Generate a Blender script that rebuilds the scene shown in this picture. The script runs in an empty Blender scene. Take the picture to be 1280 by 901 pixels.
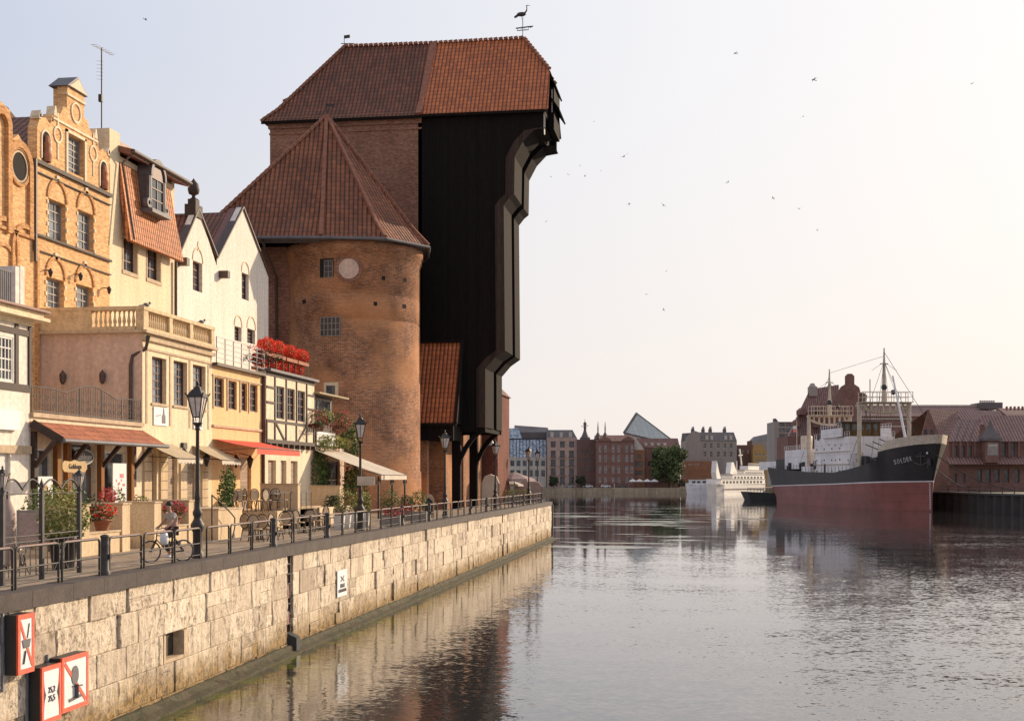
import bpy, math, random
from mathutils import Vector as V
R = random.Random(7)
C = bpy.context.scene.collection
PI = math.pi
TH = math.radians(8.48); ST, CT = math.sin(TH), math.cos(TH)
F = 1650.0; HZ = 597.0; EYE = 2.6; WATER = -4.1
# ---------------------------------------------------------------- photograph measurements -> metres
def W(lat, dep): return (-ST*dep + CT*lat, CT*dep + ST*lat)
def onX(px, X):
    a = (px-640)/F; t = X/(-ST + CT*a); return t*(CT + ST*a), t
def YX(px, X): return onX(px, X)[0]
def ZX(px, py, X): return EYE + (HZ-py)*onX(px, X)[1]/F
def onY(px, Y):
    a = (px-640)/F; t = Y/(CT + ST*a); return t*(-ST + CT*a), t
def XY(px, Y): return onY(px, Y)[0]
def ZY(px, py, Y): return EYE + (HZ-py)*onY(px, Y)[1]/F
# ---------------------------------------------------------------- materials
def lnk(t, a, b): t.links.new(a, b)
class NT:
    def __init__(s, m): s.t = m.node_tree
    def n(s, ty, ins=None, **kw):
        nd = s.t.nodes.new(ty)
        for k, v in kw.items(): setattr(nd, k, v)
        for k, v in (ins or {}).items():
            if isinstance(v, bpy.types.NodeSocket): s.t.links.new(v, nd.inputs[k])
            else: nd.inputs[k].default_value = v
        return nd
    def m(s, op, a, b=0.0, c=0.0):
        nd = s.n('ShaderNodeMath', {0: a, 1: b, 2: c}, operation=op); return nd.outputs[0]
    def noise(s, vec, scale, detail=4, rough=.6):
        return s.n('ShaderNodeTexNoise', {'Vector': vec, 'Scale': scale, 'Detail': detail, 'Roughness': rough}).outputs['Fac']
    def mix(s, f, a, b, bt='MIX'):
        nd = s.n('ShaderNodeMix', data_type='RGBA', blend_type=bt)
        for k, v in ((0, f), (6, a), (7, b)):
            if isinstance(v, bpy.types.NodeSocket): s.t.links.new(v, nd.inputs[k])
            else: nd.inputs[k].default_value = v
        return nd.outputs[2]
    def ramp(s, f, a, b, lo=0., hi=1.):
        nd = s.n('ShaderNodeMapRange', {'Value': f, 'From Min': a, 'From Max': b, 'To Min': lo, 'To Max': hi}); return nd.outputs[0]
    def mapping(s, vec, sc): return s.n('ShaderNodeMapping', {'Vector': vec, 'Scale': sc}).outputs[0]
def c4(c): return (c[0], c[1], c[2], 1)
def newmat(name):
    m = bpy.data.materials.new(name); m.use_nodes = True
    b = m.node_tree.nodes['Principled BSDF']; return m, NT(m), b
def coords(k):
    tc = k.n('ShaderNodeTexCoord'); return tc.outputs['Object'], tc.outputs['UV']
def setbump(k, b, h, st, dist):
    bp = k.n('ShaderNodeBump', {'Height': h, 'Strength': st, 'Distance': dist}); lnk(k.t, bp.outputs[0], b.inputs['Normal'])
def mat(name, col, col2=None, scale=1.5, rough=.75, bump=.15, bscale=12, metal=0, streak=False, dist=.03):
    m, k, b = newmat(name); ob, uv = coords(k)
    col2 = col2 or tuple(c*.7 for c in col)
    vec = k.mapping(ob, (1, 1, .25)) if streak else ob
    f = k.ramp(k.noise(vec, scale, 6, .65), .35, .68)
    cc = k.mix(f, c4(col), c4(col2))
    f2 = k.ramp(k.noise(ob, scale*9, 3), .3, .7, .82, 1.12)
    if streak:
        f3 = k.ramp(k.noise(k.mapping(ob, (2.6, 2.6, .14)), 1.0, 6, .7), .42, .74, 1.03, .84); f2 = k.m('MULTIPLY', f2, f3)
    g = k.n('ShaderNodeCombineColor', {0: f2, 1: f2, 2: f2}).outputs[0]
    cc = k.mix(1.0, cc, g, 'MULTIPLY')
    lnk(k.t, cc, b.inputs['Base Color'])
    b.inputs['Roughness'].default_value = rough; b.inputs['Metallic'].default_value = metal
    if bump: setbump(k, b, k.noise(ob, bscale, 5), bump, dist)
    return m
def brickmat(name, c1, c2, mortar, bw=.3, bh=.1, dirt=(.5, .45, .4), dirtamt=.5, mort=.012, dscale=.35, tone=None):
    m, k, b = newmat(name); ob, uv = coords(k)
    br = k.n('ShaderNodeTexBrick', {'Vector': uv, 'Color1': c4(c1), 'Color2': c4(c2), 'Mortar': c4(mortar), 'Scale': 1.0,
             'Mortar Size': mort, 'Mortar Smooth': .3, 'Bias': 0.0, 'Brick Width': bw, 'Row Height': bh})
    big = k.ramp(k.noise(ob, dscale, 6, .7), .4, .65)
    cc = k.mix(k.m('MULTIPLY', big, dirtamt), br.outputs['Color'], c4(dirt), 'MULTIPLY')
    sm = k.ramp(k.noise(k.mapping(uv, (3.0, 9.0, 1)), 1.0, 2), .3, .7, .7, 1.3)
    g = k.n('ShaderNodeCombineColor', {0: sm, 1: sm, 2: sm}).outputs[0]
    cc = k.mix(1.0, cc, g, 'MULTIPLY')
    if tone:
        pt = k.ramp(k.noise(ob, .22, 3, .5), .48, .62); cc = k.mix(k.m('MULTIPLY', pt, .6), cc, c4(tone))
    lnk(k.t, cc, b.inputs['Base Color']); b.inputs['Roughness'].default_value = .9; b.inputs['Specular IOR Level'].default_value = .25
    h = k.m('ADD', k.m('MULTIPLY', br.outputs['Fac'], -1.0), k.m('MULTIPLY', k.noise(ob, 9, 4), .8))
    setbump(k, b, h, .5, .02); return m
def tilemat(name, c1, c2, w=.33, h=.44, dark=(.35, .3, .3), st=.9):
    m, k, b = newmat(name); ob, uv = coords(k)
    s = k.n('ShaderNodeSeparateXYZ', {0: uv})
    u = k.m('DIVIDE', s.outputs[0], w); v = k.m('DIVIDE', s.outputs[1], h)
    vj = k.m('ADD', v, k.m('MULTIPLY', k.noise(k.mapping(uv, (3.2, .6, 1)), 1.0, 3), .9))
    prof = k.m('ABSOLUTE', k.m('SINE', k.m('MULTIPLY', u, PI)))
    fr = k.m('FRACT', vj)
    wn = k.n('ShaderNodeTexWhiteNoise', {'Vector': k.n('ShaderNodeCombineXYZ', {0: k.m('FLOOR', u), 1: k.m('FLOOR', vj)}).outputs[0]}, noise_dimensions='2D').outputs['Value']
    big = k.ramp(k.noise(ob, .45, 6, .7), .38, .66)
    cc = k.mix(wn, c4(c1), c4(c2))
    cc = k.mix(k.m('MULTIPLY', big, .55), cc, c4(dark), 'MULTIPLY')
    gap = k.m('MULTIPLY', k.ramp(prof, 0, .75, .16, 1.2), k.ramp(fr, .0, .3, .52, 1.0))  # profile shading and grime put into the colour: dark gaps, light crests
    g = k.n('ShaderNodeCombineColor', {0: gap, 1: gap, 2: gap}).outputs[0]
    cc = k.mix(1.0, cc, g, 'MULTIPLY')
    moss = k.m('MULTIPLY', k.ramp(k.noise(k.mapping(ob, (1, 1, .5)), .7, 7, .78), .56, .7), .45); cc = k.mix(moss, cc, (.075, .06, .04, 1))
    lnk(k.t, cc, b.inputs['Base Color']); b.inputs['Roughness'].default_value = .7
    hh = k.m('ADD', k.m('MULTIPLY', prof, .9), k.m('MULTIPLY', k.m('SUBTRACT', 1.0, fr), .5))
    setbump(k, b, hh, st, .07); return m
def plankmat(name, col, w=.22, rough=.8, col2=None, horiz=False):
    m, k, b = newmat(name); ob, uv = coords(k)
    s = k.n('ShaderNodeSeparateXYZ', {0: uv})
    u = k.m('DIVIDE', s.outputs[1 if horiz else 0], w)
    wn = k.n('ShaderNodeTexWhiteNoise', {'W': k.m('FLOOR', u)}, noise_dimensions='1D').outputs['Value']
    col2 = col2 or tuple(c*.5 for c in col)
    cc = k.mix(wn, c4(col), c4(col2))
    sv = (7, .7, 1) if not horiz else (.7, 7, 1)
    gr = k.ramp(k.noise(k.mapping(uv, sv), 1.0, 6, .7), .25, .75, .6, 1.4)
    g = k.n('ShaderNodeCombineColor', {0: gr, 1: gr, 2: gr}).outputs[0]
    cc = k.mix(1.0, cc, g, 'MULTIPLY'); lnk(k.t, cc, b.inputs['Base Color'])
    b.inputs['Roughness'].default_value = rough; b.inputs['Specular IOR Level'].default_value = .12
    fr = k.m('FRACT', u); gap = k.ramp(k.m('ABSOLUTE', k.m('SUBTRACT', fr, .5)), .42, .5, 1.0, 0.0)
    setbump(k, b, gap, .7, .03); return m
def glassmat(name, col=(.03, .035, .04), rough=.08):
    m, k, b = newmat(name); ob, uv = coords(k)
    f = k.ramp(k.noise(ob, .9, 3), .4, .6)
    lnk(k.t, k.mix(f, c4(col), c4(tuple(c*2.4+.01 for c in col))), b.inputs['Base Color'])
    b.inputs['Roughness'].default_value = rough; b.inputs['IOR'].default_value = 1.5
    setbump(k, b, k.noise(ob, .8, 2), .08, .1); return m
def tintmat(name, c1, c2, rough=.75, bump=0, bs=20, trans=0):
    """two colours chosen by the per-face attribute 'tint'"""
    m, k, b = newmat(name); ob, uv = coords(k)
    at = k.n('ShaderNodeAttribute', attribute_name='tint')
    lnk(k.t, k.mix(at.outputs['Fac'], c4(c1), c4(c2)), b.inputs['Base Color'])
    b.inputs['Roughness'].default_value = rough
    if bump: setbump(k, b, k.noise(ob, bs, 4), bump, .03)
    return m
def stonemat(name, c1, c2, c3):
    m, k, b = newmat(name); ob, uv = coords(k)
    at = k.n('ShaderNodeAttribute', attribute_name='tint').outputs['Fac']
    cc = k.mix(at, c4(c1), c4(c2))
    st = k.ramp(k.noise(k.mapping(ob, (1, 2.2, .22)), 1.8, 7, .74), .46, .64)
    cc = k.mix(k.m('MULTIPLY', st, .65), cc, c4(c3))
    rough = k.ramp(k.noise(ob, .45, 4), .38, .6)                      # some stretches of the wall are badly pitted
    p1 = k.ramp(k.noise(k.mapping(ob, (1, 1, .75)), 3.6, 9, .8), .54, .62); p2 = k.ramp(k.noise(ob, 11, 6, .8), .56, .66)
    pit = k.m('MULTIPLY', k.m('MAXIMUM', p1, k.m('MULTIPLY', p2, .8)), k.m('ADD', .25, k.m('MULTIPLY', rough, .75)))
    cc = k.mix(k.m('MULTIPLY', pit, .8), cc, (.13, .08, .045, 1))
    palish = k.m('MULTIPLY', rough, k.ramp(k.noise(ob, 2.6, 6, .7), .45, .6)); cc = k.mix(k.m('MULTIPLY', palish, .5), cc, (.86, .76, .62, 1))  # paler stone tone scattered over the rough stretches
    sep = k.n('ShaderNodeSeparateXYZ', {0: ob}).outputs[2]
    low = k.m('MULTIPLY', k.ramp(k.m('ADD', sep, k.m('MULTIPLY', k.noise(ob, 1.1, 7, .7), 2.2)), WATER+2.6, WATER+1.6), .92)
    cc = k.mix(low, cc, k.mix(k.ramp(k.noise(ob, 5, 6, .8), .45, .6), (.36, .22, .07, 1), (.09, .06, .03, 1))); lnk(k.t, cc, b.inputs['Base Color'])
    b.inputs['Roughness'].default_value = .92
    h = k.m('ADD', k.noise(ob, 2.6, 9, .72), k.m('MULTIPLY', pit, -.5))
    h = k.m('ADD', h, k.m('MULTIPLY', k.noise(k.mapping(ob, (1, 3, .5)), 3, 5), .4))
    setbump(k, b, h, .9, .09); return m
def hullmat(name, c1, c2, rust, pw=6.5, ph=1.7, thr=.6):
    m, k, b = newmat(name); ob, uv = coords(k)
    f = k.ramp(k.noise(ob, .22, 5), .38, .64); cc = k.mix(f, c4(c1), c4(c2))
    br = k.n('ShaderNodeTexBrick', {'Vector': uv, 'Color1': (1, 1, 1, 1), 'Color2': (.86, .86, .86, 1), 'Mortar': (.6, .6, .6, 1), 'Scale': 1.0, 'Mortar Size': .05, 'Brick Width': pw, 'Row Height': ph})
    cc = k.mix(.8, cc, br.outputs[0], 'MULTIPLY')
    st = k.m('MULTIPLY', k.ramp(k.noise(k.mapping(ob, (1.1, 1.1, .12)), 1.0, 7, .75), thr-.06, thr+.1), k.ramp(k.noise(ob, .35, 4), .4, .62))
    cc = k.mix(k.m('MULTIPLY', st, .55), cc, c4(rust)); lnk(k.t, cc, b.inputs['Base Color']); b.inputs['Roughness'].default_value = .6
    setbump(k, b, br.outputs['Fac'], .3, .03); return m
M = {}
M['brick_tower'] = brickmat('brick_tower', (.47, .18, .082), (.21, .083, .046), (.48, .32, .2), .33, .105, (.36, .3, .28), .8, .02, .4, (.60, .28, .12))
M['brick_body'] = brickmat('brick_body', (.38, .16, .095), (.22, .09, .058), (.4, .29, .21), .33, .105, (.5, .42, .4), .6, .014, .3)
M['brick_red'] = brickmat('brick_red', (.24, .085, .055), (.17, .055, .04), (.15, .08, .06), .3, .1)
M['brick_orange'] = brickmat('brick_orange', (.80, .47, .20), (.66, .35, .15), (.78, .56, .34), .27, .085, (.75, .65, .55), .35)
M['brick_deep'] = brickmat('brick_deep', (.72, .40, .17), (.56, .28, .11), (.4, .25, .15), .27, .085, (.7, .6, .5), .4)
M['tile_old'] = tilemat('tile_old', (.24, .082, .038), (.15, .056, .030))
M['tile_new'] = tilemat('tile_new', (.56, .165, .05), (.40, .11, .036), dark=(.8, .75, .7))
M['tile_tower'] = tilemat('tile_tower', (.32, .11, .045), (.20, .072, .034))
M['tile_orange'] = tilemat('tile_orange', (.66, .25, .09), (.52, .18, .07), w=.26, h=.34)
M['tile_canopy'] = tilemat('tile_canopy', (.62, .22, .10), (.46, .15, .075), w=.26, h=.4, st=1.0)
M['tile_far'] = tilemat('tile_far', (.25, .11, .085), (.2, .085, .065), w=.7, h=.9, st=.5)
M['wood_black'] = plankmat('wood_black', (.0145, .0105, .0095), .3, .85, (.0105, .008, .0072))
M['wood_frame'] = plankmat('wood_frame', (.021, .0145, .0115), .3, .85, (.012, .0085, .007))
M['wood_orange'] = plankmat('wood_orange', (.33, .15, .05), .15, .55, (.22, .09, .03))
M['wood_dark'] = mat('wood_dark', (.055, .032, .022), (.03, .018, .013), 3, .7)
M['timber'] = mat('timber', (.06, .032, .022), (.035, .02, .015), 4, .7)
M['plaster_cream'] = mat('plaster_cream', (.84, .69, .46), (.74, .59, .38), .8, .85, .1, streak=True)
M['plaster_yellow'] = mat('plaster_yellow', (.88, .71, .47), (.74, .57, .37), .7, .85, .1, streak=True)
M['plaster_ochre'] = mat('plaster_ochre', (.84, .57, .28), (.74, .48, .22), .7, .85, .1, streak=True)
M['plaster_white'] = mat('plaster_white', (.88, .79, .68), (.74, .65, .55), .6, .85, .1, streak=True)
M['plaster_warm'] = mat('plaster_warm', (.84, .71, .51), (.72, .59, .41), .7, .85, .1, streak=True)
M['plaster_side'] = mat('plaster_side', (.68, .49, .39), (.58, .41, .32), .5, .85, .1, streak=True)  # mauve cast of side walls in shade is put into this plaster colour
M['stone_trim'] = mat('stone_trim', (.62, .48, .32), (.42, .3, .19), 3, .85, .3)
M['baluster'] = mat('baluster', (.74, .56, .33), (.5, .36, .2), 4, .8, .2)
M['terrace'] = mat('terrace', (.74, .58, .37), (.56, .41, .25), 1.2, .9, .3, streak=True)
M['iron'] = mat('iron', (.022, .018, .016), (.045, .033, .028), 5, .55, .1)
M['iron_grey'] = mat('iron_grey', (.075, .06, .055), (.04, .034, .03), 5, .6, .1)
M['rust'] = mat('rust', (.24, .075, .05), (.12, .05, .04), 6, .5, .1)
M['steel'] = mat('steel', (.35, .36, .4), (.25, .26, .3), 5, .4, .05, metal=.6)
M['gutter'] = mat('gutter', (.10, .06, .045), (.06, .04, .035), 4, .55, .1)
M['lead'] = mat('lead', (.16, .15, .16), (.1, .1, .11), 1.5, .6, .1)
M['pane'] = glassmat('pane'); M['pane_light'] = glassmat('pane_light', (.10, .11, .12), .12)
M['pane_blue'] = glassmat('pane_blue', (.20, .235, .27), .35)
M['lantern_glass'] = glassmat('lantern_glass', (.34, .30, .27), .25)
M['frame_white'] = mat('frame_white', (.72, .70, .66), None, 3, .5, .05)
M['frame_brown'] = mat('frame_brown', (.13, .05, .035), None, 3, .5, .05)
M['frame_grey'] = mat('frame_grey', (.33, .29, .25), None, 3, .6, .05)
M['shutter'] = plankmat('shutter', (.40, .31, .23), .12, .7, (.34, .26, .19), horiz=True)
M['canvas_cream'] = mat('canvas_cream', (.66, .58, .47), (.54, .46, .36), .8, .9, .1)
M['canvas_tan'] = mat('canvas_tan', (.50, .40, .26), (.40, .31, .19), .8, .9, .1)
M['canvas_red'] = mat('canvas_red', (.75, .10, .05), (.6, .07, .04), 1, .8, .05)
M['canvas_rose'] = mat('canvas_rose', (.42, .31, .27), (.34, .25, .22), 1, .9, .05)
M['paint_white'] = mat('paint_white', (.80, .80, .80), (.72, .71, .70), 2, .5, .05)
M['paint_red'] = mat('paint_red', (.78, .10, .035), (.7, .08, .03), 2, .4, .03)
M['paint_black'] = mat('paint_black', (.018, .018, .02), (.03, .028, .028), 2, .5, .05)
M['paint_gold'] = mat('paint_gold', (.5, .33, .12), (.36, .22, .08), 2, .5, .05)
M['print_grey'] = mat('print_grey', (.13, .12, .13), None, 2, .6, 0)
M['print_pink'] = mat('print_pink', (.62, .2, .22), None, 2, .6, 0)
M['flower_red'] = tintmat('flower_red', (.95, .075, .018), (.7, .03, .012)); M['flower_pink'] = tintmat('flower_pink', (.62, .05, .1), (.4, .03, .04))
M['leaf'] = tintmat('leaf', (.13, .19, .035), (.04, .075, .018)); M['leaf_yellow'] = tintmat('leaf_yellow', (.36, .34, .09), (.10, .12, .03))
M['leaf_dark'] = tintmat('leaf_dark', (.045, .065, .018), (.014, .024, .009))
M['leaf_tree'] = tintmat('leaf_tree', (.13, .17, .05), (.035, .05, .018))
M['hip_tile'] = mat('hip_tile', (.36, .15, .09), (.2, .08, .05), 3, .8, .3)
M['bark'] = mat('bark', (.09, .06, .04), None, 4, .9, .4)
M['clay'] = mat('clay', (.42, .17, .09), (.3, .11, .06), 4, .8, .2)
M['rattan'] = mat('rattan', (.55, .40, .25), (.3, .2, .12), 30, .6, .3); M['rattan_dark'] = mat('rattan_dark', (.07, .045, .03), None, 20, .6, .3)
M['skin'] = mat('skin', (.46, .25, .17), (.42, .22, .15), 3, .55, .05); M['hair'] = mat('hair', (.03, .02, .015), None, 20, .6, .3)
M['shirt'] = mat('shirt', (.42, .36, .32), (.33, .28, .25), 6, .9, .3); M['trousers'] = mat('trousers', (.07, .05, .05), None, 6, .9, .3)
M['stone_wall'] = stonemat('stone_wall', (.86, .72, .54), (.50, .395, .295), (.37, .28, .2))
M['coping'] = mat('coping', (.095, .072, .062), (.055, .043, .038), 1.5, .85, .4)
M['moss_stone'] = mat('moss_stone', (.075, .055, .028), (.035, .038, .012), 2.2, .9, .6, 6, dist=.08)
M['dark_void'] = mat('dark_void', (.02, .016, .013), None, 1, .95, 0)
M['hull_red'] = hullmat('hull_red', (.30, .085, .065), (.22, .062, .048), (.30, .16, .10))
M['hull_black'] = hullmat('hull_black', (.014, .012, .013), (.030, .024, .022), (.09, .05, .035))
M['ship_white'] = hullmat('ship_white', (.90, .86, .86), (.80, .75, .74), (.50, .36, .28), 4, 2.4, .55)
M['ship_cream'] = mat('ship_cream', (.66, .56, .43), (.46, .36, .28), 1.5, .6, .1)
M['ship_wood'] = plankmat('ship_wood', (.15, .085, .035), .5, .6)
M['ship_grey'] = mat('ship_grey', (.055, .05, .05), None, 1, .7, .1)
M['ferry_white'] = mat('ferry_white', (.92, .88, .82), (.84, .78, .72), .5, .5, .05)
# ---------------------------------------------------------------- mesh collecting
class MB:
    def __init__(s): s.v = []; s.f = []; s.t = []; s.sm = []; s.uv = []
    def face(s, pts, t=.5, sm=False, uv=None):
        i = len(s.v); s.v += [tuple(p) for p in pts]; s.f.append(tuple(range(i, i+len(pts)))); s.t.append(t); s.sm.append(sm); s.uv.append(uv)
    def grid(s, rows, close=False, t=.5, sm=True, uvs=None):
        i = len(s.v); n = len(rows[0])
        for r in rows: s.v += [tuple(p) for p in r]
        for a in range(len(rows)-1):
            for b in range(n if close else n-1):
                c = (b+1) % n
                s.f.append((i+a*n+b, i+a*n+c, i+(a+1)*n+c, i+(a+1)*n+b)); s.t.append(t); s.sm.append(sm)
                s.uv.append([uvs(a, b), uvs(a, b+1), uvs(a+1, b+1), uvs(a+1, b)] if uvs else None)
    def hexa(s, p, t=.5):
        for q in ((0, 3, 2, 1), (4, 5, 6, 7), (0, 1, 5, 4), (1, 2, 6, 5), (2, 3, 7, 6), (3, 0, 4, 7)): s.face([p[j] for j in q], t)
    def box(s, x0, x1, y0, y1, z0, z1, t=.5):
        s.hexa([(x0, y0, z0), (x1, y0, z0), (x1, y1, z0), (x0, y1, z0), (x0, y0, z1), (x1, y0, z1), (x1, y1, z1), (x0, y1, z1)], t)
    def bar(s, p0, p1, w, h=None, t=.5):
        p0, p1 = V(p0), V(p1); d = (p1-p0).normalized(); h = h or w
        up = V((0, 0, 1)) if abs(d.z) < .95 else V((0, 1, 0))
        a = d.cross(up).normalized()*w/2; b = a.cross(d).normalized()*h/2
        s.hexa([p0-a-b, p0+a-b, p0+a+b, p0-a+b, p1-a-b, p1+a-b, p1+a+b, p1-a+b], t)
    def tube(s, pts, r, n=6, sm=True, caps=True, t=.5):
        pts = [V(p) for p in pts]; rr = r if isinstance(r, (list, tuple)) else [r]*len(pts); rows = []
        a = None
        for i, p in enumerate(pts):
            d = (pts[min(i+1, len(pts)-1)]-pts[max(i-1, 0)]).normalized()
            if a is None:
                up = V((0, 0, 1)) if abs(d.z) < .9 else V((1, 0, 0)); a = d.cross(up).normalized()
            else: a = (a - d*a.dot(d)).normalized()
            b = d.cross(a)
            rows.append([p + (a*math.cos(2*PI*j/n)+b*math.sin(2*PI*j/n))*rr[i] for j in range(n)])
        s.grid(rows, True, t, sm)
        if caps: s.face(rows[0][::-1], t); s.face(rows[-1], t)
    def lathe(s, c, prof, n=12, sm=True, a0=0, a1=2*PI, t=.5):
        full = abs(a1-a0-2*PI) < 1e-4; k = n if full else n+1; rows = []; vs = [0]
        for i in range(1, len(prof)): vs.append(vs[-1]+math.hypot(prof[i][0]-prof[i-1][0], prof[i][1]-prof[i-1][1]))
        rm = max(p[0] for p in prof)
        for r, z in prof:
            rows.append([(c[0]+r*math.cos(a0+(a1-a0)*j/n), c[1]+r*math.sin(a0+(a1-a0)*j/n), c[2]+z) for j in range(k)])
        s.grid(rows, full, t, sm, lambda a, b: ((a0+(a1-a0)*b/n)*rm, vs[a]))
    def prism(s, poly, y0, y1, t=.5, m=None):
        """poly in (x,z), extruded from y0 to y1"""
        m = m or (lambda x, y, z: (x, y, z))
        A = [m(x, y0, z) for x, z in poly]; B = [m(x, y1, z) for x, z in poly]
        s.face(A, t); s.face(B[::-1], t); n = len(poly)
        for i in range(n):
            j = (i+1) % n; s.face([A[i], B[i], B[j], A[j]], t)
    def ball(s, c, r, n=10, t=.5):
        if not isinstance(r, (tuple, list)): r = (r, r, r)
        rows = []
        for i in range(n//2+1):
            th = PI*i/(n//2)
            rows.append([(c[0]+r[0]*max(math.sin(th), .001)*math.cos(2*PI*j/n), c[1]+r[1]*max(math.sin(th), .001)*math.sin(2*PI*j/n), c[2]-r[2]*math.cos(th)) for j in range(n)])
        s.grid(rows, True, t)
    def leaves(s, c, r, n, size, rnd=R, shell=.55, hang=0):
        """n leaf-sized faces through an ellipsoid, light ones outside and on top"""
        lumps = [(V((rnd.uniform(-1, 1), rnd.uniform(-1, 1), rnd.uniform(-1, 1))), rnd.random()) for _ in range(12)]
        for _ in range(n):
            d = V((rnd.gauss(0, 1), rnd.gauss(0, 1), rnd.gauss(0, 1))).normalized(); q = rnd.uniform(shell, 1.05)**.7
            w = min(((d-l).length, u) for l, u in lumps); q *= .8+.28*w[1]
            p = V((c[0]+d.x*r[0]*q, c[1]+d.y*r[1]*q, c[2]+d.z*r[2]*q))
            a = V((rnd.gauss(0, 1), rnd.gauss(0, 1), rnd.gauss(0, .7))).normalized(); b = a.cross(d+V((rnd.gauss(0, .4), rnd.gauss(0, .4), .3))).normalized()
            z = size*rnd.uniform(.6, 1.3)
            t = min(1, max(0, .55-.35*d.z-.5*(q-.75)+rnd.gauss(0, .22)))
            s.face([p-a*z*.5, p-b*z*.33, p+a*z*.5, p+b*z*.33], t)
    def build(s, name, m, parent=None, label=None, rel=False, kind=None):
        me = bpy.data.meshes.new(name); me.from_pydata(s.v, [], s.f)
        me.polygons.foreach_set('use_smooth', s.sm)
        uvl = me.uv_layers.new(name='UVMap'); at = me.attributes.new('tint', 'FLOAT', 'FACE'); at.data.foreach_set('value', s.t)
        data = [0.0]*(2*len(me.loops)); VS = me.vertices
        for p in me.polygons:
            u = s.uv[p.index]
            if u:
                for q, li in enumerate(p.loop_indices): data[2*li], data[2*li+1] = u[q]
            else:
                n = p.normal
                if abs(n.z) < .97:
                    t = V((-n.y, n.x, 0)).normalized(); b = n.cross(t)
                    if b.z < 0: b = -b
                else: t = V((1, 0, 0)); b = V((0, 1, 0))
                for li in p.loop_indices:
                    co = VS[me.loops[li].vertex_index].co; data[2*li] = co.dot(t); data[2*li+1] = co.dot(b)
        uvl.data.foreach_set('uv', data)
        if rel and parent: me.transform(__import__('mathutils').Matrix.Translation(-V(parent['_o']) if '_o' in parent else -parent.location))
        if isinstance(m, str): m = M[m]
        me.materials.append(m); o = bpy.data.objects.new(name, me); C.objects.link(o)
        if parent: o.parent = parent
        if label: o['label'] = label
        if kind: o['kind'] = kind
        return o
def thing(name, label, cat, loc=(0, 0, 0), rz=0, group=None):
    o = bpy.data.objects.new(name, None); C.objects.link(o); o.location = loc; o.rotation_euler = (0, 0, rz); o.empty_display_size = .2
    o['label'] = label; o['category'] = cat
    if group: o['group'] = group
    return o
def tag(o, label, cat, group=None):
    o['label'] = label; o['category'] = cat
    if group: o['group'] = group
    return o
def dup(o, loc=None, rz=None, label=None, parent=None, group=None, sc=None):
    c = o.copy(); C.objects.link(c)
    if parent: c.parent = parent
    if loc is not None: c.location = loc
    if rz is not None: c.rotation_euler = (0, 0, rz)
    if sc: c.scale = (sc, sc, sc)
    if label: c['label'] = label
    if group: c['group'] = group
    for ch in [x for x in bpy.data.objects if x.parent == o]: dup(ch, parent=c)
    return c
def text(s, parent, loc, rot, size, m, name='lettering', ext=.01, align='CENTER', sx=1):
    cu = bpy.data.curves.new(name, 'FONT'); cu.body = s; cu.size = size; cu.extrude = ext; cu.align_x = align; cu.align_y = 'CENTER'
    tmp = bpy.data.objects.new('tmp', cu); C.objects.link(tmp); bpy.context.view_layer.update()
    me = bpy.data.meshes.new_from_object(tmp.evaluated_get(bpy.context.evaluated_depsgraph_get())); bpy.data.objects.remove(tmp); me.materials.clear(); me.materials.append(M[m])
    o = bpy.data.objects.new(name, me); C.objects.link(o); o.parent = parent; o.location = loc; o.rotation_euler = rot; o.scale = (sx, 1, 1)
    return o
# ---------------------------------------------------------------- building kit: local x along the front, y into the building, z up
class Near:
    """a house of the waterfront row; its front stands on the plane X"""
    def __init__(s, name, label, cat, X, pxl, pxr, group=None, yl=None, yr=None):
        s.X = X; s.y0 = yl if yl is not None else YX(pxl, X); s.y1 = yr if yr is not None else YX(pxr, X); s.w = s.y1-s.y0
        s.root = thing(name, label, cat, (X, s.y0, 0), PI/2, group)
    def x(s, px, o=0): return YX(px, s.X+o)-s.y0
    def z(s, px, py, o=0): return ZX(px, py, s.X+o)
class Far:
    """a building seen across the water; dep = distance of its front from the viewpoint of the measurements"""
    def __init__(s, name, label, cat, dep, pxl, pxr, base=None, group=None, skew=0):
        s.k = dep/F; s.pl = pxl; lat = (pxl-640)*s.k; w = W(lat, dep); s.w = (pxr-pxl)*s.k
        s.b = base if base is not None else 0
        s.root = thing(name, label, cat, (w[0], w[1], s.b), TH, group)
    def x(s, px, o=0): return (px-s.pl)*s.k
    def z(s, px, py, o=0): return EYE+(HZ-py)*s.k-s.b
def rect(b, a): return (b.x(a[0]), b.x(a[1]), b.z(a[0], a[3]), b.z(a[0], a[2]))   # (px0, px1, py_top, py_bottom) -> x0, x1, z0, z1
def wallface(mb, x0, x1, z0, z1, ops, y=0., d=.25, t=.5):
    ops = [o for o in ops if o[0] > x0-.01 and o[1] < x1+.01 and o[2] > z0-.01 and o[3] < z1+.01]
    xs = sorted({x0, x1, *[o[0] for o in ops], *[o[1] for o in ops]}); zs = sorted({z0, z1, *[o[2] for o in ops], *[o[3] for o in ops]})
    for i in range(len(xs)-1):
        for j in range(len(zs)-1):
            cx, cz = (xs[i]+xs[i+1])/2, (zs[j]+zs[j+1])/2
            if any(o[0] < cx < o[1] and o[2] < cz < o[3] for o in ops): continue
            mb.face([(xs[i], y, zs[j]), (xs[i+1], y, zs[j]), (xs[i+1], y, zs[j+1]), (xs[i], y, zs[j+1])], t)
    for a, b_, c, e in ops:
        mb.face([(a, y, c), (a, y+d, c), (b_, y+d, c), (b_, y, c)], t); mb.face([(a, y, e), (b_, y, e), (b_, y+d, e), (a, y+d, e)], t)
        mb.face([(a, y, c), (a, y, e), (a, y+d, e), (a, y+d, c)], t); mb.face([(b_, y, c), (b_, y+d, c), (b_, y+d, e), (b_, y, e)], t)
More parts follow.
